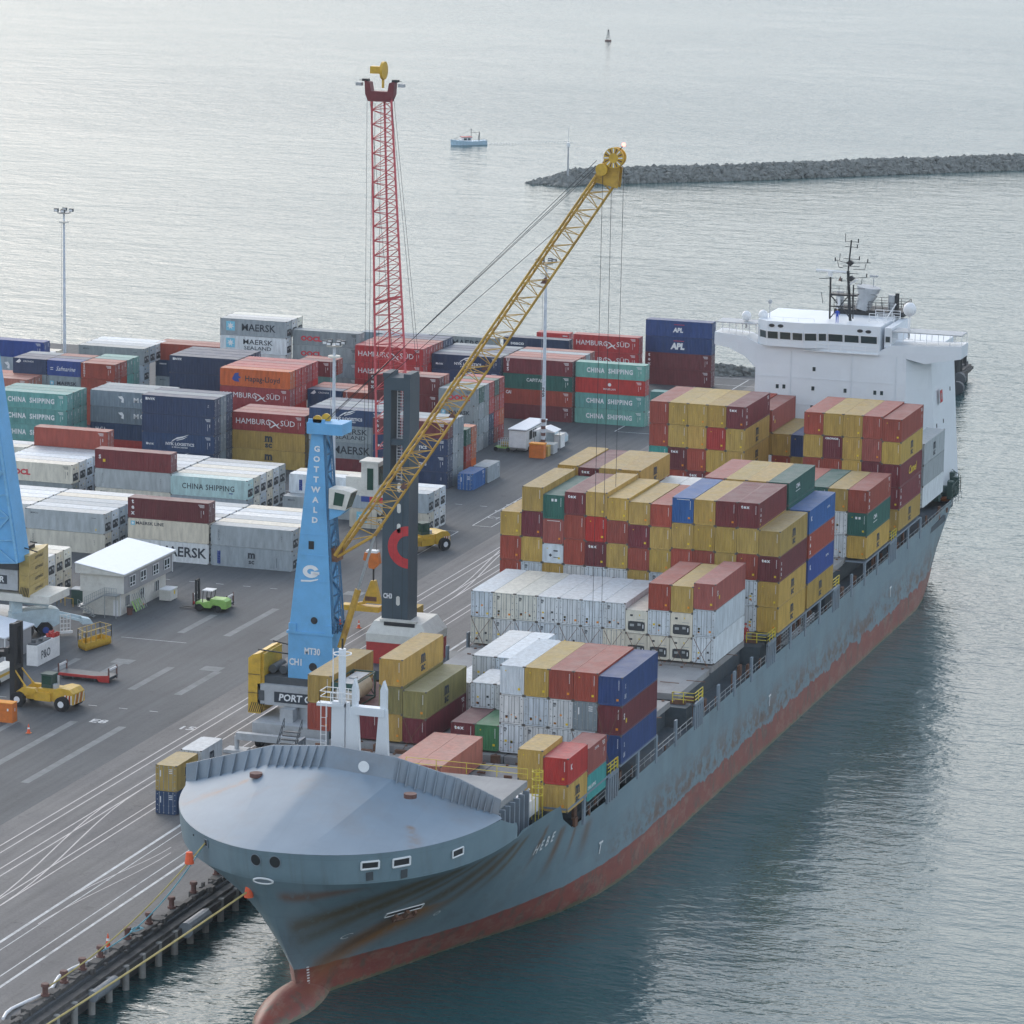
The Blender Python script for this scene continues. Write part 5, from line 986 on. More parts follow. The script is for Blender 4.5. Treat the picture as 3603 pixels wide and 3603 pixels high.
for (u0, u1, v0, v1) in wins:
    a = at(*gz(u0, v0), Y=555.5); c = at(*gz(u1, v1), Y=555.5); x0, x1 = a.x+.02, c.x
    b = MB(); b.add([(x0, fy(x0)-.06, 30.75), (x1, fy(x1)-.06, 30.75), (x1, fy(x1)-.22, 31.78), (x0, fy(x0)-.22, 31.78)], [(0, 1, 2, 3)]); wo = b.obj('bridge_window', 'glass', who)
    b = MB()
    for p_, q2 in (((x0, fy(x0)-.1, 30.7), (x0, fy(x0)-.26, 31.85)), ((x1, fy(x1)-.1, 30.7), (x1, fy(x1)-.26, 31.85)), ((x0, fy(x0)-.24, 31.82), (x1, fy(x1)-.24, 31.82))): b.bar(p_, q2, .06)
    b.obj('window_frame', 'white', wo)
b = MB(); railing(b, (-137.2, 555.4, 29.3), (-126.6, 555.4, 29.3), 1.0, 1.6, .04, 2); b.box((-137.3, 555.3, 29.2), (-126.5, 556, 29.28)); b.box((-137, 555.92, 29.7), (-126.6, 555.99, 30.15), 1); b.obj('window_walkway', ['white', 'black'], bro)
for x, z in ((-141.9, 32.6), (-140.6, 32.6), (-129.3, 32.45), (-128.1, 32.4)):
    b = MB(); b.prism([(x+.42*math.cos(i*.52), z+.24*math.sin(i*.52)) for i in range(12)], 'y', (554.85 if x < -136 else 555.8), 556.2); b.obj('oval_vent', 'black', who)
for u, v in ((503, 1200), (553, 1202), (772, 1217), (781, 1071), (1015, 1234), (1240, 1249), (1291, 1252), (764, 1360)):
    a = at(*gz(u, v), Y=555.9); b = MB(); b.box((a.x-.21, 555.95, a.z-.3), (a.x+.21, 556.05, a.z+.3)); wo = b.obj('window', 'glass', bro)
    b = MB(); b.box((a.x-.26, 555.93, a.z+.3), (a.x+.26, 556, a.z+.34)); b.box((a.x-.26, 555.93, a.z-.34), (a.x+.26, 556, a.z-.3)); b.obj('window_frame', 'white', wo)
def canopy(x0, x1, z, name):
    b = MB(); b.box((x0, 556.2, z), (x1, 560, z+.14)); o_ = b.obj(name, 'lgrey', bro); b = MB(); n_ = 6
    for i in range(n_+1):
        x = x0+(x1-x0)*i/n_; b.bar((x, 556.3, 31), (x, 556.3, z), .05); b.bar((x, 559.8, 31), (x, 559.8, z), .05)
    b.bar((x0, 556.3, 31.6), (x1, 556.3, 31.6), .03); b.obj('canopy_posts', 'white', o_)
canopy(-124.8, -114.8, 32.5, 'wing_canopy'); canopy(-150.4, -144.5, 32.35, 'wing_canopy')
b = MB(); b.T = lambda p: Vector((-118.9-(p.y)*.07, 563.6+p.x, 21.6+p.y)) ; rect(b, -.9, 0, .9, 2.1, 0); rect(b, -.75, .15, .75, 1.95, 1, .0); b.T = lambda p: Vector((-118.85-(p.y)*.07, 563.6+p.x, 21.6+p.y)); rect(b, -.72, .2, .72, 1.9, 1); poly(b, [(.5*math.cos(i*.63), 1.05+.5*math.sin(i*.63)) for i in range(10)], 0); b.obj('funnel_badge', ['white', 'logored'], bro)
b = MB()
for i in range(16): b.bar((-118.85-.072*i*.9, 570.2, 9.5+i*.9), (-118.85-.072*i*.9, 570.8, 9.5+i*.9), .035)
for y in (570.2, 570.8): b.bar((-118.8, y, 9), (-119.85, y, 24), .04)
for x in (-139.2, -130.4, -124): b.bar((x, 555.93, 12), (x, 555.93, 29), .05)
b.bar((-144.3, 555.93, 25.2), (-122.7, 555.93, 25.2), .025); b.bar((-144.3, 555.93, 21.4), (-122.6, 555.93, 21.4), .025); b.obj('pipes_and_ladder', 'shipwhite', bro)
for (y_, z_) in ((562, 15), (566, 15), (562, 18.6), (566.5, 18.6), (571.5, 22.5)):
    b = MB(); b.T = lambda p, y_=y_, z_=z_: Vector((-118.38-.07*(p.y+z_-8), y_+p.x, z_+p.y)); b.box((-.3, -.3, 0), (.3, .3, .05)); b.obj('window', 'glass', bro)
# roof gear
b = MB(); railing(b, (-142.8, 556, 33.2), (-136, 556, 33.2), .5, 2, .03, 1); railing(b, (-129, 560, 33.2), (-125.4, 560, 33.2), 1.2, 1, .06, 3); railing(b, (-129, 564, 33.2), (-125.4, 564, 33.2), 1.2, 1, .06, 3); b.bar((-127, 560, 33), (-125.2, 560, 36), .12); b.obj('roof_rail', 'white', bro)
b = MB(); b.box((-135.6, 566, 33.2), (-125.4, 571, 33.9)); railing(b, (-135.6, 566, 33.9), (-125.4, 566, 33.9), 1.3, 1, .05, 3); railing(b, (-125.4, 566, 33.9), (-125.4, 571, 33.9), 1.3, 1, .05, 3); railing(b, (-135.6, 571, 33.9), (-125.4, 571, 33.9), 1.3, 1.3, .05, 3); b.obj('funnel_deck', 'black', bro)
b = MB(); px_ = [(-131.6, 566.8, 33.9, 1.1), (-131.3, 566.9, 35.2, 1.15), (-130.9, 567, 36.4, 1.5), (-130.8, 567, 37.2, 1.75)]
for (x, y, z, r_), (x2, y2, z2, r2_) in zip(px_[:-1], px_[1:]): b.bar((x, y, z), (x2, y2, z2), r_, 18, None, r2_)
b.obj('funnel', 'lgrey', bro)
b = MB(); b.cyl((-135.0, 567, 33.9), .55, 2.4, 12); b.cyl((-127.4, 567, 33.9), .5, 2.3, 12); b.cyl((-126.6, 567, 33.9), .3, 2.6, 10, mi=1); b.obj('exhaust_pipe', ['lgrey', 'black'], bro)
ms = MB(); my = 560
mpt = lambda u, v: at(*gz(u, v), Y=my)
ms.bar(mpt(900, 690), mpt(907, 375), .16); ms.bar(mpt(1055, 705), mpt(1040, 330), .24); ms.bar(mpt(1040, 330), mpt(1065, 95), .13); ms.bar(mpt(1075, 690), mpt(1080, 435), .12); ms.bar(mpt(898, 690), mpt(1040, 520), .1); ms.bar(mpt(905, 510), mpt(1060, 690), .1); ms.bar(mpt(905, 595), mpt(1075, 605), .12); ms.bar(mpt(905, 510), mpt(1110, 520), .1)
ms.box((mpt(905, 500).x, 559.5, mpt(905, 500).z-.1), (mpt(1110, 500).x, 561.2, mpt(905, 500).z+.05))
for a, c in (((940, 245), (1035, 270)), ((1035, 270), (1210, 268)), ((1015, 105), (1120, 112)), ((1018, 145), (1110, 152)), ((1005, 235), (1128, 243)), ((1000, 290), (1125, 298)), ((1000, 345), (1118, 352)), ((1040, 385), (1182, 378)), ((990, 405), (1040, 405)), ((820, 385), (930, 385)), ((960, 255), (970, 300)), ((970, 300), (1000, 305)), ((1175, 275), (1165, 320)), ((1078, 318), (1165, 320)), ((1145, 385), (1140, 430)), ((1090, 425), (1140, 430)), ((1075, 462), (1168, 465)), ((1022, 45), (1020, 105)), ((980, 195), (975, 250)), ((838, 490), (848, 572)), ((885, 445), (900, 445))): ms.bar(mpt(*a), mpt(*c), .05)
for a in ((1188, 252), (1180, 362), (943, 240), (1118, 100), (1110, 142), (1125, 232), (992, 395)): v = mpt(*a); ms.box((v.x-.07, my-.07, v.z-.3), (v.x+.07, my+.07, v.z+.25))
for a in ((1060, 268), (1065, 385)): v = mpt(*a); ms.prism([(v.x-.7, v.z), (v.x, v.z+.4), (v.x+.5, v.z), (v.x, v.z-.45)], 'y', my-.3, my+.3)
railing(ms, (mpt(915, 500).x, 559.6, mpt(915, 500).z), (mpt(1035, 500).x, 559.6, mpt(915, 500).z), 1.25, .8, .035, 3)
mo = ms.obj('radar_mast', 'black', bro)
b = MB(); a, c = mpt(800, 322), mpt(1030, 340); b.bar(a, c, .16, 6); a, c = mpt(1045, 430), mpt(1110, 395); b.bar(a, c, .14, 6); v = mpt(905, 352); b.cyl((v.x, my, v.z-.3), .33, .6, 10); v = mpt(970, 555); b.bar(mpt(970, 590), mpt(970, 525), .22, 6); b.obj('radar_scanner', 'white', mo)
b = MB(); v = mpt(978, 385); b.add([(v.x-.25, my, v.z-.35), (v.x+.2, my, v.z-.4), (v.x+.1, my, v.z+.4)], [(0, 1, 2)]); b.obj('flag', 'brown', mo)
for (u, v, r_) in ((1505, 620, .95), (272, 668, .7), (398, 660, .68)):
    a = at(*gz(u, v), Y=558); b = MB(); b.sphere((a.x, 558, a.z), r_, 16, 10, sz=1.05); b.cyl((a.x, 558, 31.5), .16, a.z-31.5-r_*.7, 10); b.cyl((a.x, 558, a.z-r_*.95), r_*.4, r_*.4, 12); b.obj('radome', 'white', bro, smooth=True)
b = MB(); a = at(*gz(450, 560), Y=558); b.sphere((a.x, 558, a.z), .33, 10, 6); b.bar((a.x, 558, 33), (a.x, 558, a.z), .06); a = at(*gz(1217, 640), Y=568); c = at(*gz(1235, 370), Y=568); b.bar(a, c, .07); b.box((c.x-.6, 567.8, c.z-.1), (c.x+.6, 568.2, c.z+.15)); b.obj('antenna', 'lgrey', bro)
# stern mooring deck
b = MB(); b.box((-144, 570, 7), (-122.6, 576, 8.2))
for x, y, r_ in ((-119.0, 559.5, .8), (-117.6, 564, .8), (-119.2, 568.5, .8)): b.cyl((x-1, y, 8.9), r_, 2.2, 12, 'x')
for x, y in ((-116.9, 563), (-116.9, 566.5), (-118.2, 570), (-120.2, 573.5)): b.box((x-.5, y-.5, 8), (x+.3, y+.5, 10.6))
railing(b, (-116.2, 560, 8.2), (-116.4, 567, 8.3), 2.2, 1.2, .06, 3); railing(b, (-116.4, 567, 8.3), (-121, 576, 8.4), 2.4, 1.2, .06, 3); railing(b, (-121, 576, 8.4), (-130, 576.5, 8.4), 2.4, 1.5, .06, 3); b.obj('mooring_winches', 'greenblack', ship)
b = MB(); a = at(1788, 938, Y=566); b.sphere((a.x-.2, 566, a.z), 1, 14, 8); b.v = [(x, 566+(y-566)*2.2, a.z+(z-a.z)*.55) for x, y, z in b.v]
tag(b.obj('rescue_boat', 'orange', smooth=True), 'orange rescue boat stowed on the stern deck of the ship', 'rescue boat')
# mooring lines
def rope(p, q_, r_, key, label, sag=0, n_=12):
    p = Vector(p); q_ = Vector(q_); b = MB(); b.path([p.lerp(q_, i/n_)-Vector((0, 0, sag*4*(i/n_)*(1-i/n_))) for i in range(n_+1)], r_, 5); return tag(b.obj('mooring_rope', key), label, 'rope', 'mooring lines')
h1, _ = on_hull(366, 1575); h2, _ = on_hull(388, 1590); h3, _ = on_hull(470, 1680)
rope(h1, (-152.1, 372.8, 1.2), .09, 'black', 'black mooring rope from the port bow down to the nearest bollard')
rope(h2, (-151.9, 330.5, 1.1), .08, 'rope_y', 'yellow mooring rope from the port bow to a far bollard', 1.2)
rope(h2, (-152.0, 343, .9), .07, 'rope_b', 'pale blue mooring rope crossing the quay beside the yellow one', 1.5)
rope(h3, (-150.6, 300, -.3), .1, 'rope_y', 'yellow mooring rope stretched over the water from the stem', .4)
for p, lab in (((366, 1590), 'orange rat guard on the port mooring rope nearest the quay tracks'), ((368, 1622), 'orange rat guard hanging on the yellow rope'), ((468, 1683), 'orange rat guard on the rope above the water')):
    a, nr = on_hull(min(max(p[0], 372), 480), p[1] if p[1] > 1600 else 1585)
    if p == (468, 1683): c = h3
    elif p == (366, 1590): c = h1.lerp(Vector((-152.1, 372.8, 1.2)), .06)
    else: c = h2.lerp(Vector((-151.9, 330.5, 1.1)), .1)
    b = MB(); b.bar(c+Vector((0, 0, .5)), c-Vector((0, 0, .6)), .3, 8, r2=.45); tag(b.obj('rat_guard', 'hivis'), lab, 'rat guard', 'rat guards')
# ================================================================== cranes
def lattice3(b, A1, A2, B1, nseg, r_c, r_d):
    """three-chord jib: chords given as start/end pairs"""
    for c in (A1, A2, B1): b.bar(c[0], c[1], r_c, 6)
    P = lambda c, t: Vector(c[0]).lerp(Vector(c[1]), t)
    for i in range(nseg):
        t0, t1 = i/nseg, (i+1)/nseg; tm = (t0+t1)/2
        for a, c in ((A1, B1), (A2, B1), (A1, A2)):
            b.bar(P(a, t0), P(c, tm), r_d); b.bar(P(c, tm), P(a, t1), r_d)
        b.bar(P(A1, t0), P(B1, t0), r_d); b.bar(P(A2, t0), P(B1, t0), r_d)
def ropes(pts, r_, parent, name='hoist_rope'):
    b = MB()
    for p, q_ in pts: b.bar(p, q_, r_, 4)
    return b.obj(name, 'black', parent)
# ---- CH1 blue crane
c1 = thing('harbour_crane', 'blue mobile harbour crane with long yellow lattice boom over the ship', 'crane', (-163, 429, 0)); 
def W(root):
    o = root.location.copy(); return o
class LB(MB):            # mesh builder working in world metres for a child of a root that is not at the origin
    def obj(s, name, mats, parent=None, loc=None, smooth=False):
        o = MB.obj(s, name, mats, parent, loc, smooth)
        r = parent
        while r.parent: r = r.parent
        if parent.parent is None: o.location = -r.location
        return o
b = LB(); b.box((-165.78, 428, 7.6), (-160.4, 431.5, 13)); b.box((-165.95, 427.85, 12.9), (-160.2, 431.7, 13.2))
b.add([(-165.7, 428, 13.2), (-160.4, 428, 13.2), (-160.4, 431.5, 13.2), (-165.7, 431.5, 13.2), (-163.3, 428.6, 36.4), (-161.9, 428.6, 36.4), (-161.9, 430.6, 36.4), (-163.3, 430.6, 36.4)], [(0, 3, 2, 1), (4, 5, 6, 7), (0, 1, 5, 4), (1, 2, 6, 5), (2, 3, 7, 6), (3, 0, 4, 7)])
tfx = lambda z: (-165.7+2.4*(z-13.2)/23.2, -160.4-1.5*(z-13.2)/23.2)
tfy = lambda z: 428+.6*(z-13.2)/23.2
for z in (19.2, 22.2, 24.6, 27.6, 30.4, 31.9, 33.8): x0, x1 = tfx(z); b.box((x0-.02, tfy(z)-.05, z-.05), (x1+.05, tfy(z)+2.6, z+.05))
b.box((-163.6, 427.8, 36.4), (-159.3, 431, 37.7)); b.box((-163.5, 428, 37.7), (-161.5, 428.2, 38.1))
for x0, x1 in ((-165.7, -164.8), (-161.2, -160.4)): b.box((x0, 427.86, 13.2), (x1, 428.1, 14.1))
tw = b.obj('tower', 'craneblue', c1)
def child(b, name, mats, par, smooth=False): return MB.obj(b, name, mats, par, None, smooth)
b = MB(); P2 = lambda f, z: Vector((lerp_t([(13.2, -160.2), (36.4, -161.7)], z), tfy(z)+.1+f*(3.3-1.3*(z-13.2)/23.2), z))
for i in range(11): z0 = 13.4+i*2.05; b.bar(P2(0 if i % 2 else 1, z0), P2(1 if i % 2 else 0, z0+2.05), .12); b.bar(P2(0, z0), P2(1, z0), .1)
b.bar(P2(0, 13.2), P2(0, 36.4), .13); b.bar(P2(1, 13.2), P2(1, 36.4), .16)
for i in range(60): z0 = 13.4+i*.38; b.bar(P2(.3, z0)+Vector((.35, 0, 0)), P2(.5, z0)+Vector((.35, 0, 0)), .04)
b.bar(P2(.3, 13.3)+Vector((.35, 0, 0)), P2(.3, 36)+Vector((.35, 0, 0)), .05); b.bar(P2(.5, 13.3)+Vector((.35, 0, 0)), P2(.5, 36)+Vector((.35, 0, 0)), .05)
railing(b, (-159.7, 428, 13.3), (-159.7, 431.5, 13.3), 1.2, .9, .06, 3); railing(b, (-160.4, 428, 13.3), (-159.7, 428, 13.3), 1.2, .7, .06, 3)
child(b, 'tower_lattice', [mat('crane_darkblue', (.06, .17, .3), .5)], tw)
def ontower(z0, cx, dy=.06): return lambda p: Vector((cx+p.x, tfy(z0+p.y)-dy if z0+p.y > 13.2 else 428-dy, z0+p.y))
b = MB()
for i, ch_ in enumerate('GOTTWALD'): b.T = ontower(34.55-i*1.18, -162.58-.02*i); put_text(b, ch_, 0, 0, .9, 0, .04, 1.1)
b.T = ontower(20.3, -163.1); poly(b, [(1.0*math.cos(a), .75*math.sin(a)) for a in [R(20+i*20) for i in range(17)]]+[(.45*math.cos(a), .32*math.sin(a)) for a in [R(340-i*20) for i in range(17)]], 0); rect(b, 0, -.32, 1.05, .02, 0)
poly(b, [(-1.2, -1.05), (0, -1.0), (.95, -.78), (.85, -.95), (0, -1.2), (-1.2, -1.25)], 0)
b.T = ontower(9.5, -164.8); put_text(b, 'CH1', 0, 0, 1.1, 0, .03, .8); b.T = ontower(10.9, -162.8); put_text(b, 'MT30', 0, 0, 1.1, 0, .03, .75); child(b, 'crane_lettering', 'white', tw)
b = MB(); b.T = ontower(14.6, -162.6); poly(b, [(.42*math.cos(i*.4), .42*math.sin(i*.4)) for i in range(16)], 0); b.T = ontower(9.1, -162.7); poly(b, [(.5*math.cos(i*.4), .5*math.sin(i*.4)) for i in range(16)], 0); b.T = ontower(22.9, -163.1); rect(b, -.33, 0, .33, .95, 0); child(b, 'tower_openings', 'black', tw)
b = LB(); b.box((-170.3, 427.8, 6.6), (-157, 433.5, 7.6), 1); b.box((-169.25, 427.2, 4.35), (-157, 427.8, 6.75)); b.box((-169.2, 427.8, 4.5), (-157, 433.5, 6.6)); b.box((-169.1, 427.15, 4.8), (-168.4, 427.2, 6), 1); hs1 = b.obj('machinery_house', ['lgrey', 'darkgrey'], c1)
b = MB(); b.T = lambda p: Vector((-167+p.x, 427.1-p.z, 4.75+p.y)); rect(b, -.15, 0, 9.6, 1.25, 1, -.03); put_text(b, 'PORT OF NAPIER', 4.75, .6, 1.12, 0, .03, 1.0, 0, .12); child(b, 'name_board', ['white', 'txtdark'], hs1)
b = MB()
for x in (-168, -166.7): b.cyl((x, 428.8, 8.25), .5, 3.2, 14, 'y')
child(b, 'exhaust_silencer', 'darkgrey', hs1)
b = LB(); b.prism([(-170.4, 9.7), (-169.9, 10.1), (-168.9, 10.4), (-168.9, 3.2), (-170.4, 3.2)], 'y', 427.2, 433.5); b.box((-168.9, 427.6, 3.6), (-168.6, 433.3, 10.2)); cw = b.obj('counterweight', 'yellow', c1)
b = MB(); 
for i in range(7): b.add([(-170.35+i*.25, 427.17, 3.3), (-170.25+i*.25, 427.17, 3.3), (-169.85+i*.25, 427.17, 4.5), (-169.95+i*.25, 427.17, 4.5)], [(0, 1, 2, 3)])
b.box((-170.41, 427.1, 5.6), (-168.9, 427.19, 5.64)); b.box((-170.41, 427.1, 7.8), (-168.9, 427.19, 7.84)); child(b, 'hazard_stripes', 'black', cw)
b = LB(); b.bar((-169.5, 428, 10.6), (-165.6, 428.4, 10.3), .1); b.bar((-169.2, 432, 10.8), (-165.6, 431, 10.6), .1); b.obj('ballast_rods', 'black', c1)
b = LB(); b.box((-168.8, 424.5, 1.6), (-157.5, 434, 2.8)); b.cyl((-163, 430, 2.8), 2.6, 1.8, 24); b.box((-166, 426, 2.6), (-164.4, 428, 4.3)); b.box((-160.5, 424.8, 2.4), (-158.5, 427, 4.2)); b.obj('chassis', 'lgrey', c1)
for x in (-169.5, -157.5):
    for y in (421.5, 437):
        b = LB(); b.box((x-1.3, y-1, 0.01), (x+1.3, y+1, .35)); b.cyl((x, y, .35), .28, 1.5, 10); b.box((min(x, -163), y-.4, 1.5), (max(x, -163), y+.4, 2.3)); b.obj('outrigger', 'lgrey', c1)
for y in (424.5, 426.3, 432, 433.8):
    for x in (-168.2, -158.2): b = LB(); b.cyl((x, y, .8), .78, .7, 16, 'x'); b.obj('wheel', 'rubber', c1)
# boom
ft = Vector((-160.2, 429.3, 22.4)); hd = at(1128, 331, Y=428.5); u_ = (hd-ft).normalized(); nrm = Vector((u_.z, 0, -u_.x))
b = LB(); Lb = (hd-ft).length
A1 = (ft+u_*5+Vector((0, -1.3, 0)), hd+Vector((0, -.9, 0))); A2 = (ft+u_*5+Vector((0, 1.3, 0)), hd+Vector((0, .9, 0)))
Bs = at(707, 1010, Y=429.3); Be = at(1163, 344, Y=428.5); B1 = (Bs+(Be-Bs)*.03, Be)
lattice3(b, A1, A2, B1, 20, .15, .055)
b.bar(ft+Vector((0, -1.1, 0)), A1[0], .22, 6); b.bar(ft+Vector((0, 1.1, 0)), A2[0], .22, 6); b.bar(ft+Vector((.2, -.9, -.2)), Bs, .17, 6); b.bar(ft+Vector((.2, .9, -.2)), Bs, .17, 6); b.bar(Bs, B1[0], .22, 6)
for t in (.1, .2): b.bar(ft+u_*5*t*4, Bs, .08)
b.prism([(hd.x-.6, hd.z-.6), (Be.x+.3, Be.z-.6), (Be.x+.5, Be.z+1.6), (hd.x+.9, hd.z+1.9)], 'y', 427.9, 428.1); b.prism([(hd.x-.6, hd.z-.6), (Be.x+.3, Be.z-.6), (Be.x+.5, Be.z+1.6), (hd.x+.9, hd.z+1.9)], 'y', 429, 429.2)
boom = b.obj('boom', 'boomyellow', c1)
wc_ = at(1158, 298, Y=427.6); b = MB(); b.cyl((wc_.x, 427.5, wc_.z), 1.15, .25, 28, 'y')
w2 = at(1135, 320, Y=427.4); b.cyl((w2.x, 427.3, w2.z), .68, .3, 22, 'y'); b.cyl((wc_.x, 428.6, wc_.z), 1.1, .25, 24, 'y'); whl = child(b, 'sheave', 'yellow', boom)
b = MB()
for i in range(16):
    a = i*math.pi/8; b.add([(wc_.x+.55*math.cos(a-.08), 427.46, wc_.z+.55*math.sin(a-.08)), (wc_.x+1.05*math.cos(a-.05), 427.46, wc_.z+1.05*math.sin(a-.05)), (wc_.x+1.05*math.cos(a+.1), 427.46, wc_.z+1.05*math.sin(a+.1)), (wc_.x+.55*math.cos(a+.1), 427.46, wc_.z+.55*math.sin(a+.1))], [(0, 1, 2, 3)], i % 2)
child(b, 'sheave_spokes', ['white', 'brown'], boom)
b = MB(); tp = at(1177, 273, Y=427.6); b.bar(wc_, tp, .06); child(b, 'light_mast', 'black', boom); MB().sphere(tuple(tp), .22, 10, 6).obj('warning_light', 'glow', boom)
for t, s_ in ((.12, .5), (.33, .5), (.47, .45), (.72, .45)): q_ = B1[0].lerp(B1[1], t); b = MB(); b.prism([(q_.x-1.0, q_.z-.35), (q_.x-.2, q_.z-.35), (q_.x-.5, q_.z+.35)], 'y', 428.7, 429.4); child(b, 'boom_floodlight', 'brown', boom)
cb = at(642, 1222, Y=428.8); b = LB(); b.bar(cb, cb.lerp(Bs, .52), .38, 10); b.bar(cb.lerp(Bs, .5), Bs, .16, 8, 1); b.obj('luffing_cylinder', ['boomyellow', 'steelbar'], c1)
a = at(632, 930, Y=428.5); b = LB(); b.prism([(-160.7, 28.0), (-160.7, 30.3), (-158.9, 30.25), (-158.0, 30.0), (-158.7, 27.9)], 'y', 427.4, 429.6); b.prism([(-160.7, 28.0), (-158.7, 27.9), (-159.4, 27.2), (-160.7, 26.6)], 'y', 427.6, 429.4, 1)
cabo = b.obj('cab', ['offwhite', 'craneblue'], c1)
b = MB(); b.add([(-160.15, 427.36, 28.45), (-159.05, 427.36, 28.35), (-158.75, 427.36, 29.75), (-159.95, 427.36, 29.95)], [(0, 1, 2, 3)]); b.add([(-158.66, 427.5, 28.0), (-158.66, 429.5, 28.0), (-157.97, 429.5, 29.9), (-157.97, 427.5, 29.9)], [(0, 1, 2, 3)]); child(b, 'cab_window', 'greencab', cabo)
b = LB(); b.cyl((-162.4, 428, 38.0), .55, .3, 14, 'y'); b.cyl((-161.9, 429.5, 38.0), .55, .3, 14, 'y'); b.obj('tower_sheave', 'yellow', c1)
b = LB(); b.box((-161.1, 428.4, 21.6), (-160.0, 430.4, 23.1)); b.obj('boom_pivot', 'rust', c1)
hd2 = hd+Vector((-.3, 0, .6))
b = LB()
for y0, y1, e in ((428.2, 428, 0), (429, 428.6, .4), (430.2, 429, 1)): b.bar((-161.5, y0, 38), hd2+Vector((0, y1-428.5, e)), .035)
e3 = A1[0].lerp(A1[1], .86); b.bar((-161, 430.5, 37.5), e3, .035); b.obj('luffing_ropes', 'black', c1)
b = LB(); 
for x, y in ((-129.0, 427.8), (-128.2, 428.6), (-126.6, 427.8)): b.bar((x, y, wc_.z-(1 if x > -127 else 1.6)), (x-.15, y, 10.4 if x < -127 else 33), .03)
b.obj('hoist_ropes', 'black', c1)
# ---- CH3 dark crane
hk = at(705, 1058, z=9.0)
c3 = thing('harbour_crane', 'dark slate crane tower with red ring logo and upright red lattice jib', 'crane', (-164.5, 464, 0), group=None)
b = LB(); x0, x1 = -166.65, -163.25; z0, zt = 7.2, 37.6
b.box((x0, 462, z0), (x1, 465.5, 24.6)); b.box((x0, 462, 24.6), (x0+.95, 465.5, 36)); b.box((x1-.85, 462, 24.6), (x1, 465.5, 36)); b.box((x0, 462, 36), (x1, 465.5, zt)); b.box((x0+.95, 462.2, 29.2), (x1-.85, 465.4, 29.9)); b.box((x0-.1, 461.9, zt), (x0+.8, 465, zt+.5)); b.box((x1-.8, 461.9, zt), (x1+.1, 465, zt+.5))
t3 = b.obj('tower', 'liebgrey', c3)
b = MB(); f3 = lambda p: Vector((p.x, 461.95-p.z, p.y)); b.T = f3
cx_, cz_ = -163.25, 16.6; r1, r2 = 2.65, 1.45
for i in range(18):
    a0 = math.pi/2+math.pi*i/18; a1 = math.pi/2+math.pi*(i+1)/18
    b.add([(cx_+r2*math.cos(a0), cz_+r2*math.sin(a0)*1.0, 0), (cx_+r1*math.cos(a0), cz_+r1*math.sin(a0), 0), (cx_+r1*math.cos(a1), cz_+r1*math.sin(a1), 0), (cx_+r2*math.cos(a1), cz_+r2*math.sin(a1), 0)], [(0, 1, 2, 3)])
child(b, 'ring_logo', 'logored', t3)
b = MB(); b.T = f3; put_text(b, 'CH3', -165.85, 10.3, .85, 0, .04, .72); child(b, 'crane_lettering', 'white', t3)
for z in (25.0-.2, 21.4, 18.9, 10.1-.3): 
    if z > 24.5: z = 24.0
    b = MB(); b.T = f3; poly(b, [(-164.5+.25*math.cos(i*.4), z+(.33 if math.sin(i*.4) > 0 else -.33)+.27*math.sin(i*.4)) for i in range(16)], 0); child(b, 'access_hole', 'offwhite', t3)
b = MB(); b.T = f3; rect(b, -164.0, z0, -163.96, 24); rect(b, -165.2, z0, -165.17, 24); child(b, 'panel_seam', 'black', t3)
b = MB()
for i in range(30): b.bar((-165.2, 463, 24.8+i*.37), (-163.9, 463, 24.8+i*.37), .05)
for x in (-165.2, -164.6, -163.9): b.bar((x, 463, 24.7), (x, 463, 36), .06)
child(b, 'ladder', 'rail', t3)
b = LB(); b.box((-168.15, 460.55, 4.7), (-159.95, 467.5, 5.75)); b.add([(-168.1, 460.6, 5.75), (-160, 460.6, 5.75), (-160, 467.5, 5.75), (-168.1, 467.5, 5.75), (-167.4, 461.4, 7.2), (-161.2, 461.3, 7.2), (-161.2, 467.4, 7.3), (-167.4, 467.4, 7.3)], [(0, 3, 2, 1), (4, 5, 6, 7), (0, 1, 5, 4), (1, 2, 6, 5), (2, 3, 7, 6), (3, 0, 4, 7)]); b.box((-166.6, 461.2, 7.2), (-161.9, 461.9, 7.5)); b.box((-166, 461.05, 6.8), (-162, 461.2, 7.25), 1); b.obj('machinery_house', ['offwhite', 'black'], c3)
b = LB(); b.box((-168.1, 460.6, 1.0), (-160, 467.4, 5)); b.obj('slewing_base', 'red', c3)
b = LB(); b.box((-170, 457, .9), (-157, 470.5, 2)); 
for x in (-170.5, -157): 
    for y in (456, 470): b.box((x-1.2, y-1, .01), (x+1.2, y+1, .4)); b.cyl((x, y, .4), .3, 1, 8)
b.obj('chassis', 'liebgrey', c3)
for i in range(5):
    for x in (-168.8, -157.6): b = LB(); b.cyl((x, 458.5+i*2.6, .8), .78, .8, 14, 'x'); b.obj('wheel', 'rubber', c3)
cp = at(690, 905, Y=466); b = LB(); b.box((-170.4, 464.5, 22.3), (-168.2, 467, 26.3)); b.box((-170.6, 464.3, 26.3), (-167.9, 467.2, 26.5)); b.box((-170.6, 464.3, 22.1), (-166.9, 467.2, 22.3))
cb3 = b.obj('cab', 'offwhite', c3); b = MB(); b.box((-169.6, 464.44, 22.9), (-168.8, 464.5, 25.6)); b.box((-168.2, 464.9, 23.5), (-168.14, 466.6, 25.8)); child(b, 'cab_window', 'greencab', cb3)
b = MB(); railing(b, (-168.1, 464.4, 22.3), (-166.8, 464.4, 22.3), 1.2, .5, .05, 3); child(b, 'cab_rail', 'rail', cb3)
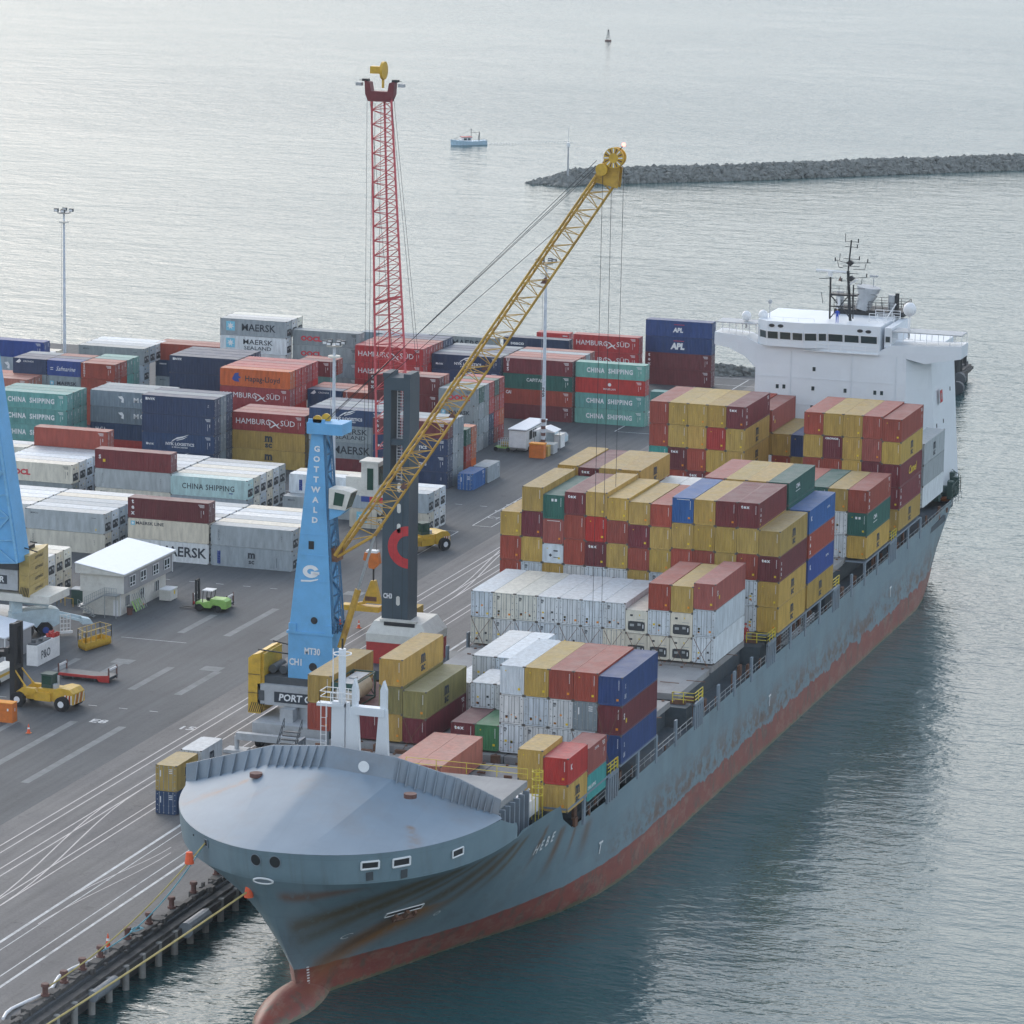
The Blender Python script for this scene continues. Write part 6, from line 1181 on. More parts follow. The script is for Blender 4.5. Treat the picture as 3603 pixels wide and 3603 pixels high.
b = LB(); p3 = at(650, 935, Y=466); b.prism([(-172.6, 22.4), (-172.6, 24.3), (-170.6, 24.3), (-170.3, 22.2), (-172.3, 21.8)], 'y', 465, 467); b.obj('lamp_housing', 'offwhite', c3)
jh = at(719, 168, Y=hk.y); hh = jh.z
b = LB(); jf = Vector((-169, 466.5, 23)); 
JA = (at(711, 905, Y=468.0), at(701, 180, Y=hk.y)); JB = (at(768, 760, Y=468.0), at(738, 180, Y=hk.y)); JB = (JB[1]+(JB[0]-JB[1])*1.2, JB[1]); JC0 = (JA[0]+JB[0])/2+Vector((-1.0, 2.4, 0)); JC = (JC0, (JA[1]+JB[1])/2+Vector((-.1, 1.4, 0)))
lattice3(b, JA, JB, JC, 26, .15, .06)
for t in (.45,): b.bar(JA[0].lerp(JA[1], t), JB[0].lerp(JB[1], t), .16); b.bar(JA[0].lerp(JA[1], t), JC[0].lerp(JC[1], t), .14); b.bar(JB[0].lerp(JB[1], t), JC[0].lerp(JC[1], t), .14)
jib = b.obj('jib', 'jibred', c3)
b = MB(); xl, xr, zj = at(690, 168, Y=hk.y).x, at(746, 168, Y=hk.y).x, JA[1].z
b.prism([(xl+.1, zj+.2), (xl+.5, zj-.7), (xr-.5, zj-.7), (xr-.1, zj+.2), (xr, zj+1.9), (xr-.7, zj+1.7), (xr-.9, zj+.6), (xl+.9, zj+.6), (xl+.7, zj+1.7), (xl, zj+1.9)], 'y', hk.y-.5, hk.y+.7); child(b, 'jib_head', [mat('jib_maroon', (.16, .03, .035), .5)], jib)
ws_ = at(723, 133, Y=hk.y); b = MB(); b.cyl((ws_.x-.1, hk.y, ws_.z), 1.15, .35, 24, 'x'); b.box((ws_.x-1.6, hk.y-.5, ws_.z-.4), (ws_.x-.2, hk.y+.5, ws_.z+.5)); b.bar((ws_.x, hk.y, ws_.z-2.2), (ws_.x, hk.y, ws_.z-.6), .18); child(b, 'head_sheave', 'yellow', jib)
b = MB()
for sgn, xe in ((-1, at(678, 146, Y=hk.y).x), (1, at(758, 146, Y=hk.y).x)):
    xi = xl if sgn < 0 else xr; b.bar((xi, hk.y, zj+1.9), (xe, hk.y, zj+1.9), .05); b.box((xe-.4, hk.y-.3, zj+1.2), (xe+.4, hk.y+.3, zj+1.6), 1); b.box((xi-.4, hk.y-.3, zj+1.8), (xi+.4, hk.y+.4, zj+2.1))
child(b, 'jib_floodlight', ['black', 'lgrey'], jib)
b = LB(); tl_, tr_ = Vector((-166.4, 464, 38)), Vector((-162.7, 464, 38))
for e in (0, .35): b.bar(Vector((xl+.2+e, hk.y, zj-.2)), tl_+Vector((e, 0, 0)) if e else Vector((-171.3, 468, 26)), .03); b.bar(Vector((xr-.2-e, hk.y, zj-.2)), tr_-Vector((e, 0, 0)), .03)
b.bar((xl+1, hk.y, zj), (xl+.7, hk.y, zj-48), .03); b.obj('stay_ropes', 'black', c3)
b = LB(); b.bar((hk.x-.4, hk.y, zj-1), (hk.x-.4, hk.y, 10.2), .03); b.bar((hk.x+.4, hk.y, zj-1), (hk.x+.4, hk.y, 10.2), .03); b.obj('hoist_ropes', 'black', c3)
b = LB(); x, y, z = hk.x, hk.y, hk.z; b.prism([(x-1.1, z+1.1), (x+.7, z+1.1), (x+.9, z-.3), (x+.2, z-1.0), (x-.5, z-.9), (x-.6, z-.1), (x-1.3, z+.1)], 'y', y-.5, y+.5); b.box((x-.9, y-.5, z+1.1), (x+.6, y+.5, z+1.4), 1); b.bar((x, y, z-1), (x, y, z-2.6), .13, 6, 2); b.obj('hook_block', ['orange', 'white', 'black'], c3)
b = LB()
sz_ = z-5.6
b.prism([(x-.25, z-2.6), (x+.3, z-2.6), (x+1.1, sz_), (x-1.4, sz_)], 'y', y-.4, y+.4); b.box((x-4.2, y-.7, sz_-1.1), (x+1.0, y+.7, sz_-.4)); b.bar((x-1, y, sz_), (x-3.5, y, sz_-.6), .25); b.box((x-1.0, y-.42, sz_+.3), (x+.6, y-.38, sz_+.9), 1); b.obj('spreader', ['yellow', 'rust'], c3)
# ---- left crane, cut by the frame
c2 = thing('harbour_crane', 'blue crane at the left edge with stacked mustard counterweights', 'crane', (-222, 465, 0))
lp = lambda u, v, y=462: at(u, v, Y=y)
b = LB(); q1 = [lp(-40, 1062), lp(37, 1062), lp(-40, 545), lp(-75, 545)]
b.add([tuple(v) for v in q1]+[(v.x, v.y+3.2, v.z) for v in q1], [(0, 1, 2, 3), (7, 6, 5, 4), (0, 4, 5, 1), (1, 5, 6, 2), (2, 6, 7, 3), (3, 7, 4, 0)])
t2 = b.obj('tower', 'craneblue', c2)
b = MB()
F = lambda f, t: q1[1].lerp(q1[2], t)+Vector((.12, .1+3*f, 0)); G = lambda f, t: q1[0].lerp(q1[3], t).lerp(q1[1].lerp(q1[2], t), f)+Vector((0, -.12, 0))
for i in range(12): b.bar(G(.3 if i % 2 else .9, i/12), G(.9 if i % 2 else .3, (i+1)/12), .13); b.bar(G(.25, i/12), G(.95, i/12), .1)
b.bar(G(.28, 0), G(.28, 1), .16); b.bar(G(.95, 0), G(.95, 1), .2); child(b, 'tower_lattice', [mat('crane_lightblue', (.2, .45, .68), .5)], t2)
b = LB(); a = at(96, 1060, X=-217); e0, e1, e2, e3 = at(98, 962, Y=464), at(178, 945, Y=466), at(248, 920, Y=470), at(98, 1150, Y=464)
P_ = lambda zc_u, zc_v: at((zc_u/2.76)/K, (1700+zc_v/2.76)/K, Y=464)
xs0 = P_(185, 690).x; xs1 = at((462/2.76)/K, (1700+640/2.76)/K, Y=470).x; zt_ = P_(185, 690).z; zb_ = P_(185, 1095).z
pl = [(xs0, 464), (xs0+1.6, 463.4), (xs1, 468.8), (xs1-.6, 471.5), (xs0-1.5, 468)]
for i in range(4): za = zb_+(zt_-zb_)*i/4; b.prism(pl, 'z', za+.03, zb_+(zt_-zb_)*(i+1)/4)
cw2 = b.obj('counterweight', 'mustardsteel', c2)
b = MB(); d_ = Vector((pl[2][0]-pl[1][0], pl[2][1]-pl[1][1], 0)).normalized(); nn_ = Vector((d_.y, -d_.x, 0))
for i in range(4):
    zc_ = zb_+(zt_-zb_)*(i+.5)/4; o3 = Vector((pl[1][0], pl[1][1], zc_)); b.T = lambda p, o3=o3: o3+d_*(p.x+3.6)+Vector((0, 0, p.y))+nn_*(.05); put_text(b, 'GOTTWALD', 0, 0, .5, 0, .02)
b.T = None
for i in range(6):
    o3 = Vector((pl[0][0], pl[0][1]-.05, zb_+.05)); dd = Vector((.26, -.1, 0)); b.add([o3+dd*i, o3+dd*(i+.45), o3+dd*(i+1.6)+Vector((0, 0, 1.2)), o3+dd*(i+1.15)+Vector((0, 0, 1.2))], [(0, 1, 2, 3)])
child(b, 'counterweight_lettering', 'black', cw2)
b = LB(); r0, r1_ = P_(-400, 800), P_(172, 1045); b.box((r0.x, 464, r1_.z), (r1_.x, 469, r0.z)); b.box((r0.x, 463.8, r1_.z-1.4), (r1_.x+4.5, 470, r1_.z-.4), 1); b.box((r0.x, 464.2, r0.z), (r1_.x, 468.6, r0.z+1.1), 2); hs2 = b.obj('machinery_house', ['lgrey', 'offwhite', 'darkgrey'], c2)
b = MB(); pr_ = P_(70, 980); b.T = lambda p: Vector((pr_.x-8+p.x, 463.95-p.z, pr_.z+p.y)); rect(b, -1, 0, 8, 1.15, 1, -.02); put_text(b, 'PORT OF NAPIER', 3.6, .56, 1.05, 0, .03, .98, 0, .12); child(b, 'name_board', ['white', 'txtdark'], hs2)
b = LB(); b.bar((q1[1].x-.3, 464, zt_+.9), (xs0+2.2, 464.8, zt_+.3), .1); b.bar((q1[1].x-.3, 466, zt_+1.3), (xs1-1.2, 469.3, zt_+.5), .1); b.box((xs0-1.2, 465, zt_), (xs1-1.3, 469, zt_+.45)); b.obj('ballast_rods', ['black'], c2)
b = LB(); b.box((-236, 463, .6), (-219, 472, 2.4)); 
for x in (-234, -230, -226, -222): b.cyl((x, 463.4, .8), .78, .6, 14, 'y', 1)
b.obj('chassis', ['lgrey', 'rubber'], c2)

# ================================================================== floodlight masts
def lamp_mast(loc, h, lab, stripes=True, heads=6, r_=.32, num=None):
    t = thing('floodlight_mast', lab, 'light mast', loc, 0, 'floodlight masts'); b = MB(); b.bar((0, 0, 0), (0, 0, h), r_, 14, None, r_*.55); po_ = b.obj('pole', 'lgrey' if not stripes else [mat('mast_paint', (.55, .6, .66), .5)], t)
    if stripes:
        b = MB()
        for i in range(4): b.cyl((0, 0, 1.8+i*1.1), r_*1.04, .5, 14)
        b.obj('warning_band', 'brown', po_)
    b = MB(); b.cyl((0, 0, h-.3), 1.1, .25, 16, r2=1.25); b.cyl((0, 0, h-1.9), .9, .25, 16); b.obj('lamp_ring', 'offwhite', t)
    for k in range(heads):
        a = 2*math.pi*k/heads+.3; b = MB(); x, y = 1.3*math.cos(a), 1.3*math.sin(a); b.box((x-.35, y-.25, h), (x+.35, y+.25, h+.55)); b.box((x-.28, y-.27, h+.05), (x+.28, y-.25, h+.4), 1); b.obj('lamp', ['darkgrey', 'white'], t)
    b = MB(); b.bar((-.5, -.1, 1), (-.45, -.1, h-2), .03); b.obj('cable', 'steelbar', t)
    if num: b = MB(); b.T = lambda p: Vector((p.x, -.31, p.y+10)); put_text(b, num, 0, 0, .9, 0, .03); b.obj('mast_number', 'black', t)
    return t
lamp_mast((-194.9, 616.1, 0), 31, 'tall white floodlight mast numbered 25 behind the yellow boom', True, 6, .36, '2\n5')
lamp_mast((-202.1, 539.3, 0), 28.3, 'white floodlight mast with brown bands behind the blue tower', True, 6, .36)
a_ = at(117.5, 399, Y=645); lamp_mast((at(122, 665, Y=645).x, 645, 0), a_.z, 'tall floodlight mast far left against open water', True, 4, .3)

# ================================================================== buildings
so_ = thing('site_office', 'two-storey white site office with grey clad upper wall and outside stair', 'building', (-212.5, 489, 0))
b = MB(); b.T = None
def bx(b, *a, mi=None): b.box(*a, mi)
b = LB(); b.box((-215.3, 481, 0), (-210.0, 496.4, 3.0)); b.obj('lower_wall', 'offwhite', so_)
b = LB(); b.box((-215.6, 480.9, 3.0), (-209.4, 497.2, 5.6)); b.box((-209.42, 481, 3.02), (-209.36, 497.1, 5.55), 1); uw = b.obj('upper_wall', ['offwhite', 'cladding'], so_)
b = LB(); b.prism([(-216.1, 5.5), (-209.1, 5.5), (-209.1, 5.65), (-216.1, 6.75)], 'y', 480.4, 497.7); b.prism([(-216.15, 6.8), (-216.15, 6.9), (-209.05, 5.8), (-209.05, 5.7)], 'y', 480.3, 497.8, 1); b.obj('roof', ['offwhite', 'roofwhite'], so_)
for k, y in enumerate((482.6, 486.2, 490.4, 494.2)):
    b = LB(); b.box((-209.36, y, 3.7), (-209.3, y+1.9, 5.0)); wo = b.obj('window', 'glass', so_); b = MB()
    for yy in (y, y+.9, y+1.8): b.box((-209.32, yy, 3.65), (-209.24, yy+.1, 5.05))
    for z in (3.65, 4.1, 5.0): b.box((-209.32, y, z), (-209.25, y+1.9, z+.09))
    child(b, 'window_frame', 'white', wo)
for y in (482.8, 487.6, 492.6):
    b = LB(); b.box((-209.98, y, 1.0), (-209.93, y+1.3, 2.3)); wo = b.obj('window', 'glass', so_); b = MB()
    for yy in (y, y+.62, y+1.25): b.box((-209.95, yy, .95), (-209.88, yy+.08, 2.35))
    child(b, 'window_frame', 'white', wo)
b = LB(); b.box((-210.9, 480.9, 0), (-210.2, 480.97, 2.1)); b.obj('door', 'white', so_)
b = LB()
for i in range(10): b.box((-214.4+i*.3, 479.6, 1.5+i*.17-1.4*(i > 99)), (-214.1+i*.3, 480.6, 1.55+i*.17))
b.box((-211.6, 479.4, 2.95), (-209.8, 480.85, 3.05)); b.box((-215.2, 479.4, 1.4), (-214.2, 480.7, 1.5))
for i in range(8): b.box((-214.9+i*.28, 478.5, 1.4-i*.17), (-214.6+i*.28, 479.3, 1.44-i*.17))
railing(b, (-214.4, 479.6, 1.5), (-211.5, 479.6, 3.05), 1, .3, .035, 2); railing(b, (-211.5, 479.4, 3.05), (-209.8, 479.4, 3.05), 1, .3, .035, 2); railing(b, (-214.9, 478.5, 1.4), (-212.6, 478.5, .1), 1, .4, .035, 2)
for x in (-211.5, -209.9): b.bar((x, 479.5, 0), (x, 479.5, 3), .06)
b.obj('stair', 'steelbar', so_)
b = LB(); b.bar((-209.9, 480.95, .2), (-209.9, 480.95, 5.4), .06); b.bar((-209.3, 497.1, 2.9), (-209.3, 497.1, 5.4), .06); b.obj('downpipe', 'white', so_)
for (y, k, lab) in ((484.0, 'green', 'leaning'),): pass
def simple(name, lab, cat, parts, loc=(0, 0, 0), rz=0, group=None):
    t = thing(name, lab, cat, loc, rz, group)
    for pn, pm_, fn in parts: b = MB(); fn(b); b.obj(pn, pm_, t)
    return t
v = at(286, 1112, z=0)
simple('service_box', 'white service box with yellow sign beside the site office', 'service box', [('cabinet', 'offwhite', lambda b: b.box((0, 0, .1), (1.6, 2.4, 1.5))), ('sign', 'sticker_y', lambda b: b.box((1.6, 1.2, .8), (1.63, 1.6, 1.3))), ('lid', 'white', lambda b: b.box((-.05, -.05, 1.5), (1.65, 2.45, 1.6)))], (-208.9, 491.6, 0))
simple('garden_boards', 'green boards and poles leaning against the site office wall', 'boards', [('boards', 'lime', lambda b: [b.add([(0, i*.8, 0), (0, i*.8+.5, 0), (-.7, i*.8+.6, 1.3), (-.7, i*.8+.1, 1.3)], [(0, 1, 2, 3)]) for i in range(4)]), ('poles', 'steelbar', lambda b: [b.bar((0.1, .5+i*.6, 0), (-.75, .6+i*.6, 2.2), .05) for i in range(6)])], (-209.1, 484.2, 0))
simple('rubbish_bin', 'dark red bin at the near corner of the site office', 'bin', [('bin', 'brown', lambda b: b.cyl((0, 0, 0), .36, 1.0, 12, r2=.42)), ('lid', 'black', lambda b: b.cyl((0, 0, 1), .44, .08, 12))], (-209.2, 482.4, 0))
simple('switch_shed', 'small dark green shed with yellow handrails left of the site office', 'shed', [('walls', 'greenblack', lambda b: b.box((0, 0, 0), (1.7, 1.6, 2.0))), ('roof', 'lgrey', lambda b: b.box((-.1, -.1, 2), (1.8, 1.7, 2.12))), ('handrail', 'yellow', lambda b: [railing(b, (-1.6, -1, 0), (.9, -1.4, 0), 1.1, 1.2, .05, 1), railing(b, (-1.6, -1, 0), (-1.6, 1.5, 0), 1.1, 1.2, .05, 1)])], (-218.9, 485.3, 0))
# grey house at far left
gh = thing('grey_cabin', 'low grey clad cabin with white roof at the left edge', 'building', (-214, 458, 0)); v0 = at(0, 1210, z=0)
b = LB(); q0 = at(58, 1180, z=3.2); q00 = at(8, 1205, z=3.2); b.box((-222, q00.y, 0), (q00.x, q00.y+8, 3.2)); b.obj('wall', 'cladding', gh)
b = LB(); b.prism([(-222, 4.6), (q00.x+.25, 3.2), (q00.x+.25, 3.35), (-222, 4.75)], 'y', q00.y-.3, q00.y+8.4); b.obj('roof', 'roofwhite', gh)
b = LB(); b.box((q00.x, q00.y+2.5, 1.1), (q00.x+.05, q00.y+3.5, 2.6)); b.obj('window', 'glass', gh)
b = LB(); b.bar((q00.x+.05, q00.y+.05, 0), (q00.x+.05, q00.y+.05, 3.2), .08); b.obj('downpipe', 'white', gh)
# trailer office right of centre
to = thing('trailer_office', 'white trailer cabin with dark windows near the centre floodlight mast', 'trailer cabin', (-198.8, 618, 0))
b = LB(); b.box((-200.3, 615, .8), (-197.5, 626, 3.7)); b.prism([(615, .8), (626, .8), (625, .35), (615.6, .35)], 'x', -200.2, -197.6); b.obj('body', 'ltwhite', to)
b = LB(); b.box((-200.45, 614.85, 3.7), (-197.35, 626.1, 3.86)); b.box((-200.46, 614.83, 3.62), (-197.34, 626.12, 3.7), 1); b.obj('roof', ['roofwhite', 'black'], to)
for y0_, y1_ in ((617, 618.3), (618.9, 619.4), (619.9, 620.5)): b = LB(); b.box((-197.5, y0_, 1.9), (-197.45, y1_, 3.3)); b.obj('window', 'black', to)
b = LB(); b.cyl((-199.8, 617, .4), .4, .3, 12, 'x'); b.cyl((-197.9, 617, .4), .4, .3, 12, 'x'); b.cyl((-199.8, 623, .4), .4, .3, 12, 'x'); b.cyl((-197.9, 623, .4), .4, .3, 12, 'x'); b.bar((-198.9, 615, .6), (-198.9, 613, .5), .08); b.obj('axle_and_hitch', 'rubber', to)
cn = thing('canopy', 'small white square canopy beside the centre floodlight mast', 'canopy', (-195, 618.5, 0)); b = LB(); b.prism([(-196.9, 3.4), (-195, 4.0), (-193.2, 3.4), (-193.2, 3.3), (-196.9, 3.3)], 'y', 617, 620.4); b.obj('top', 'white', cn)
b = LB()
for x in (-196.7, -193.4):
    for y in (617.2, 620.2): b.bar((x, y, 0), (x, y, 3.3), .05)
b.obj('poles', 'steelbar', cn)
simple('storage_box', 'orange storage box with lighter lid in front of the trailer cabin', 'storage box', [('box', 'orange', lambda b: [b.box((0, 0, 0), (2.35, 1.3, 2.2)), b.box((-.05, -.05, 0), (.08, .08, 2.3)), b.box((2.3, -.05, 0), (2.42, .08, 2.3))]), ('lid', 'sticker_o', lambda b: b.box((-.1, -.1, 2.2), (2.45, 1.4, 2.4)))], (-195.7, 611.5, 0))
simple('crate', 'yellow green crate behind the orange storage box', 'crate', [('body', 'mustardsteel', lambda b: b.box((0, 0, 0), (2.2, 1.4, 1.6))), ('lid', 'boomyellow', lambda b: b.box((-.05, -.05, 1.6), (2.25, 1.45, 1.7)))], (-195.4, 613.4, 0))
for i, (x, y, w_, h_, k, lab) in enumerate(((-195.3, 615.4, 2.4, 1.6, 'lgrey', 'low grey crate row behind the yellow green crate'), (-196.0, 621.2, 1.4, 2.5, 'paleblue', 'pale cabinet at the foot of the centre floodlight mast'), (-194.6, 620.9, 1.2, 2.2, 'ltwhite', 'white cabinet right of the floodlight mast foot'))):
    simple('equipment_cabinet', lab, 'cabinet', [('body', k, lambda b: b.box((0, 0, .1), (w_, 2.2, h_))), ('lid', 'offwhite', lambda b: b.box((-.05, -.05, h_), (w_+.05, 2.25, h_+.08)))], (x, y, 0), 0, 'cabinets by the mast')
simple('water_tank', 'grey rounded tank lying right of the trailer cabin', 'tank', [('tank', 'lgrey', lambda b: [b.prism([(0, 0), (1.9, 0), (2.0, 1.1), (1.6, 1.5), (.4, 1.5), (0, 1.2)], 'y', 0, 4.2)]), ('panel', 'paleblue', lambda b: [b.box((1.97, .3, .2), (2.03, 1.9, 1.1)), b.box((1.97, 2.2, .2), (2.03, 4.0, 1.1))])], (-196.4, 624, 0))
simple('mower_trailer', 'green yellow farm trailer with cage left of the trailer cabin', 'trailer', [('bed', 'lime', lambda b: b.box((0, 0, .5), (2.6, 1.5, .7))), ('cage', 'rail', lambda b: [railing(b, (.6, 0, .7), (2.4, 0, .7), 1.3, .35, .04, 3), railing(b, (.6, 1.4, .7), (2.4, 1.4, .7), 1.3, .35, .04, 3)]), ('roller', 'mustardsteel', lambda b: b.cyl((1, .7, 1.1), .45, 1.3, 12, 'x')), ('wheel', 'rubber', lambda b: [b.cyl((.2, -.1, .35), .35, .2, 12, 'y'), b.cyl((2.3, -.1, .35), .35, .2, 12, 'y')])], (-202.8, 615.2, 0))

# ================================================================== vehicles
def wheel(t, x, y, r_, w_, key='white', tyre='rubber'):
    b = MB(); b.cyl((x, y-w_/2, r_), r_, w_, 20, 'y'); wo = b.obj('wheel', tyre, t); b = MB(); b.cyl((x, y-w_/2-.03, r_), r_*.45, w_+.06, 14, 'y'); b.obj('rim', key, wo)
def lifter(loc, rz, lab, side_box=True, sc=1.0):
    """yellow top-lift container handler: mast at local -X, counterweight at +X"""
    t = thing('container_lifter', lab, 'container lifter', loc, rz, None); t.scale = (sc,)*3
    b = MB(); b.box((-3.4, -1.3, .95), (2.2, 1.3, 1.75)); b.prism([(-3.9, 1.3), (-2.6, 2.3), (-1.0, 2.3), (-.4, 1.75), (-3.4, 1.0)], 'y', -1.5, -.9); b.prism([(-3.9, 1.3), (-2.6, 2.3), (-1.0, 2.3), (-.4, 1.75), (-3.4, 1.0)], 'y', .9, 1.5); b.box((-1.0, -1.5, .9), (1.2, -1.1, 1.9)); b.box((-.6, -1.25, 1.7), (1.9, 1.25, 2.35)); b.obj('chassis', 'yellow', t)
    b = MB(); b.prism([(1.6, .9), (1.6, 2.4), (2.6, 2.7), (3.7, 2.6), (4.2, 2.1), (4.25, .8)], 'y', -1.45, 1.45); cwo = b.obj('counterweight', 'yellow', t)
    b = MB()
    for i in range(5): b.add([(4.27, -1.3+i*.5, .85), (4.27, -1.1+i*.5, .85), (4.27, -.7+i*.5, 2.0), (4.27, -.9+i*.5, 2.0)], [(0, 1, 2, 3)], i % 2); b.add([(2.9+i*.25, -1.47, .8), (3.05+i*.25, -1.47, .8), (3.25+i*.2, -1.47, 1.9), (3.1+i*.2, -1.47, 1.9)], [(0, 1, 2, 3)], i % 2)
    b.obj('warning_stripes', ['white', 'red'], cwo)
    for x, r_ in ((-3.0, .88), (2.9, .88)):
        for y in (-1.75, 1.75): wheel(t, x, y, r_, .7)
    b = MB(); b.box((-.4, -.75, 2.35), (1.0, .75, 3.95)); b.box((-.5, -.85, 3.95), (1.1, .85, 4.05)); cb_ = b.obj('cab', 'greenblack', t)
    b = MB(); b.box((-.44, -.65, 2.8), (-.4, .65, 3.8)); b.box((-.3, -.79, 2.8), (.9, -.75, 3.8)); b.obj('cab_window', 'greencab', cb_)
    b = MB(); b.cyl((1.2, .5, 2.4), .15, 1.3, 8); b.cyl((1.3, -.3, 2.35), .4, .5, 10); b.obj('exhaust', 'lgrey', t)
    b = MB()
    for y in (-1.1, .55): b.box((-4.5, y, .5), (-3.85, y+.55, 9.8))
    for z in (1.0, 4.2, 9.3): b.box((-4.45, -.6, z), (-3.9, .6, z+.45))
    b.box((-4.3, -.15, .9), (-4.1, .15, 9.2)); b.obj('mast', 'black', t)
    b = MB(); b.bar((-4.0, -.8, 4.2), (-2.3, -1.0, 2.2), .1); b.bar((-4.0, .8, 4.2), (-2.3, 1.0, 2.2), .1); b.bar((-2.6, -1.0, 2.5), (-1.9, -1.05, 1.6), .17, 6); b.bar((-2.6, 1.0, 2.5), (-1.9, 1.05, 1.6), .17, 6); b.obj('tilt_ram', 'yellow', t)
    if side_box:
        b = MB(); b.box((-5.0, -1.5, 6.2), (-4.5, 1.5, 6.9)); b.box((-5.0, -1.1, 5.2), (-4.5, 1.1, 6.2)); b.box((-6.2, -.5, 5.5), (-5.0, .5, 6.1)); b.box((-7.2, -3.2, 5.3), (-6.2, 3.2, 5.8)); b.box((-7.1, -3.3, 6.6), (-6.6, -2.9, 6.9)); b.bar((-5, -1.4, 6.8), (-7, -3.1, 6.7), .14); b.bar((-5, 1.4, 6.8), (-7, 3.1, 6.7), .14); b.obj('spreader', 'black', t)
    return t
lifter((-198.6, 433.3, 0), R(-4), 'yellow top-lift container handler with tall black mast, lower left')
l2 = lifter((-187.6, 536.2, 0), R(58), 'yellow container handler half hidden by the dark crane tower', False, 1.0)
fkp = (-200.4, 488.8, 0)
fk = thing('forklift', 'lime green forklift with raised black mast on open asphalt', 'forklift', fkp, 0)
b = MB(); b.prism([(-1.7, .9), (-1.7, 1.2), (-.6, 1.2), (-.2, 1.35), (.3, 1.35), (.35, 1.75), (2.2, 1.75), (2.6, 1.5), (2.6, .55), (1.7, .5), (1.4, .95), (.7, .95), (.4, .5), (-.5, .5), (-.9, .9)], 'y', -.95, .95); b.obj('body', 'lime', fk)
b = MB()
for x in (-.95, .25):
    for y in (-.75, .7): b.bar((x+.15*(x < 0), y, 1.2), (x+.25, y, 2.75), .06)
b.box((-.85, -.8, 2.75), (.6, .8, 2.85), 1); b.box((-.3, -.35, 1.2), (.2, .35, 1.8)); cb_ = b.obj('cab', ['black', 'ltwhite'], fk)
for x, r_ in ((-1.2, .5), (1.5, .45)):
    for y in (-.9, .9): wheel(fk, x, y, r_, .35, 'black')
b = MB()
for y in (-.6, .35): b.box((-1.95, y, .2), (-1.7, y+.25, 4.1))
b.box((-1.9, -.5, 3.8), (-1.75, .5, 4.1)); b.box((-1.9, -.5, 1.2), (-1.75, .5, 1.4)); b.obj('mast', 'black', fk)
b = MB(); b.box((-4.2, -.55, .12), (-1.9, -.35, .2)); b.box((-4.2, .35, .12), (-1.9, .55, .2)); b.obj('forks', 'black', fk)
def flat(loc, rz, lab, L_=7.0):
    t = thing('flat_rack', lab, 'flat rack', loc, rz, 'red flat racks'); b = MB(); b.box((0, 0, .55), (L_, 2.4, .75)); b.box((0, .1, .35), (L_, .4, .55)); b.box((0, 2.0, .35), (L_, 2.3, .55))
    for i in range(5): b.box((.4+i*(L_-1)/4, 0, .15), (.6+i*(L_-1)/4, 2.4, .55))
    b.obj('deck', 'darkgrey', t); b = MB(); b.box((.1, -.05, .45), (L_-.1, .04, .78)); b.prism([(L_*.72, .8), (L_, 1.0), (L_, .1), (L_*.8, .1)], 'y', -.07, -.03); b.obj('side_beam', 'red', t)
    for x in (0, L_-.2):
        b = MB(); b.box((x, 0, .2), (x+.15, .15, 1.9)); b.box((x, 2.25, .2), (x+.15, 2.4, 1.9)); b.box((x+.02, .15, 1.5), (x+.12, 2.25, 1.75), 1); b.obj('end_frame', ['brown', 'ltwhite'], t)
    return t
flat((-203.2, 446.4, 0), R(-2), 'red and dark flat rack lying on asphalt behind the yellow handler')
flat((-203.4, 489.9, 0), R(0), 'red flat rack behind the lime green forklift', 5.0)
gp = thing('generator', 'white generator block with large dark lettering and red hoses on top', 'generator', (-209.6, 451.2, 0))
b = MB(); b.box((0, 0, 0), (1.5, 6.6, 2.6)); b.obj('housing', 'ltwhite', gp)
b = MB(); b.box((.1, .1, 2.6), (1.3, 4.4, 2.75)); b.cyl((.5, 1, 2.7), .3, .4, 10); b.cyl((.9, 2.2, 2.7), .3, .35, 10); b.obj('top_gear', 'darkgrey', gp)
b = MB(); rr2 = random.Random(2)
for i in range(26): x, y = rr2.uniform(.2, 1.4), rr2.uniform(4.4, 6.2); b.box((x, y, 2.6), (x+.2, y+.3, 2.85+rr2.uniform(0, .4)))
b.obj('hose_heap', 'red', gp)
b = MB(); b.T = lambda p: Vector((1.52+p.z, 2.4+p.x, 1.15+p.y)); put_text(b, 'P&O', 0, 0, 1.5, 0, .01, .95); b.obj('lettering', 'txtdark', gp)
cg = thing('work_cage', 'yellow steel work cage standing on the asphalt', 'work cage', (-207.3, 462.3, 0))
b = MB(); pc = [(-.3, 0), (1.5, -1.6), (2.7, 3.6), (.7, 4.6)]
b.prism(pc, 'z', .1, .4); 
for (x0_, y0_), (x1_, y1_) in zip(pc, pc[1:]+pc[:1]): b.add([(x0_, y0_, .1), (x1_, y1_, .1), (x1_, y1_, 1.0), (x0_, y0_, 1.0)], [(0, 1, 2, 3)])
b.obj('base', 'yellow', cg); b = MB()
for (x0_, y0_), (x1_, y1_) in zip(pc, pc[1:]+pc[:1]): railing(b, (x0_, y0_, 1.0), (x1_, y1_, 1.0), 1.5, .9, .06, 2)
b.obj('cage_rail', 'mustardsteel', cg)
mh = thing('mobile_crane', 'pale blue-white mobile handler with big tyres left of the site office', 'mobile crane', (-216.6, 466, 0), R(38))
b = MB(); b.prism([(-2, 1.2), (-2, 3.2), (1, 3.6), (3.6, 3.6), (4.2, 3.4), (4.2, 1.6), (3.4, 1.2), (2.8, 1.9), (1.8, 1.9), (1.2, 1.2), (.4, 1.9), (-.8, 1.9), (-1.3, 1.2)], 'y', -1.1, 1.1); b.obj('body', 'paleblue', mh)
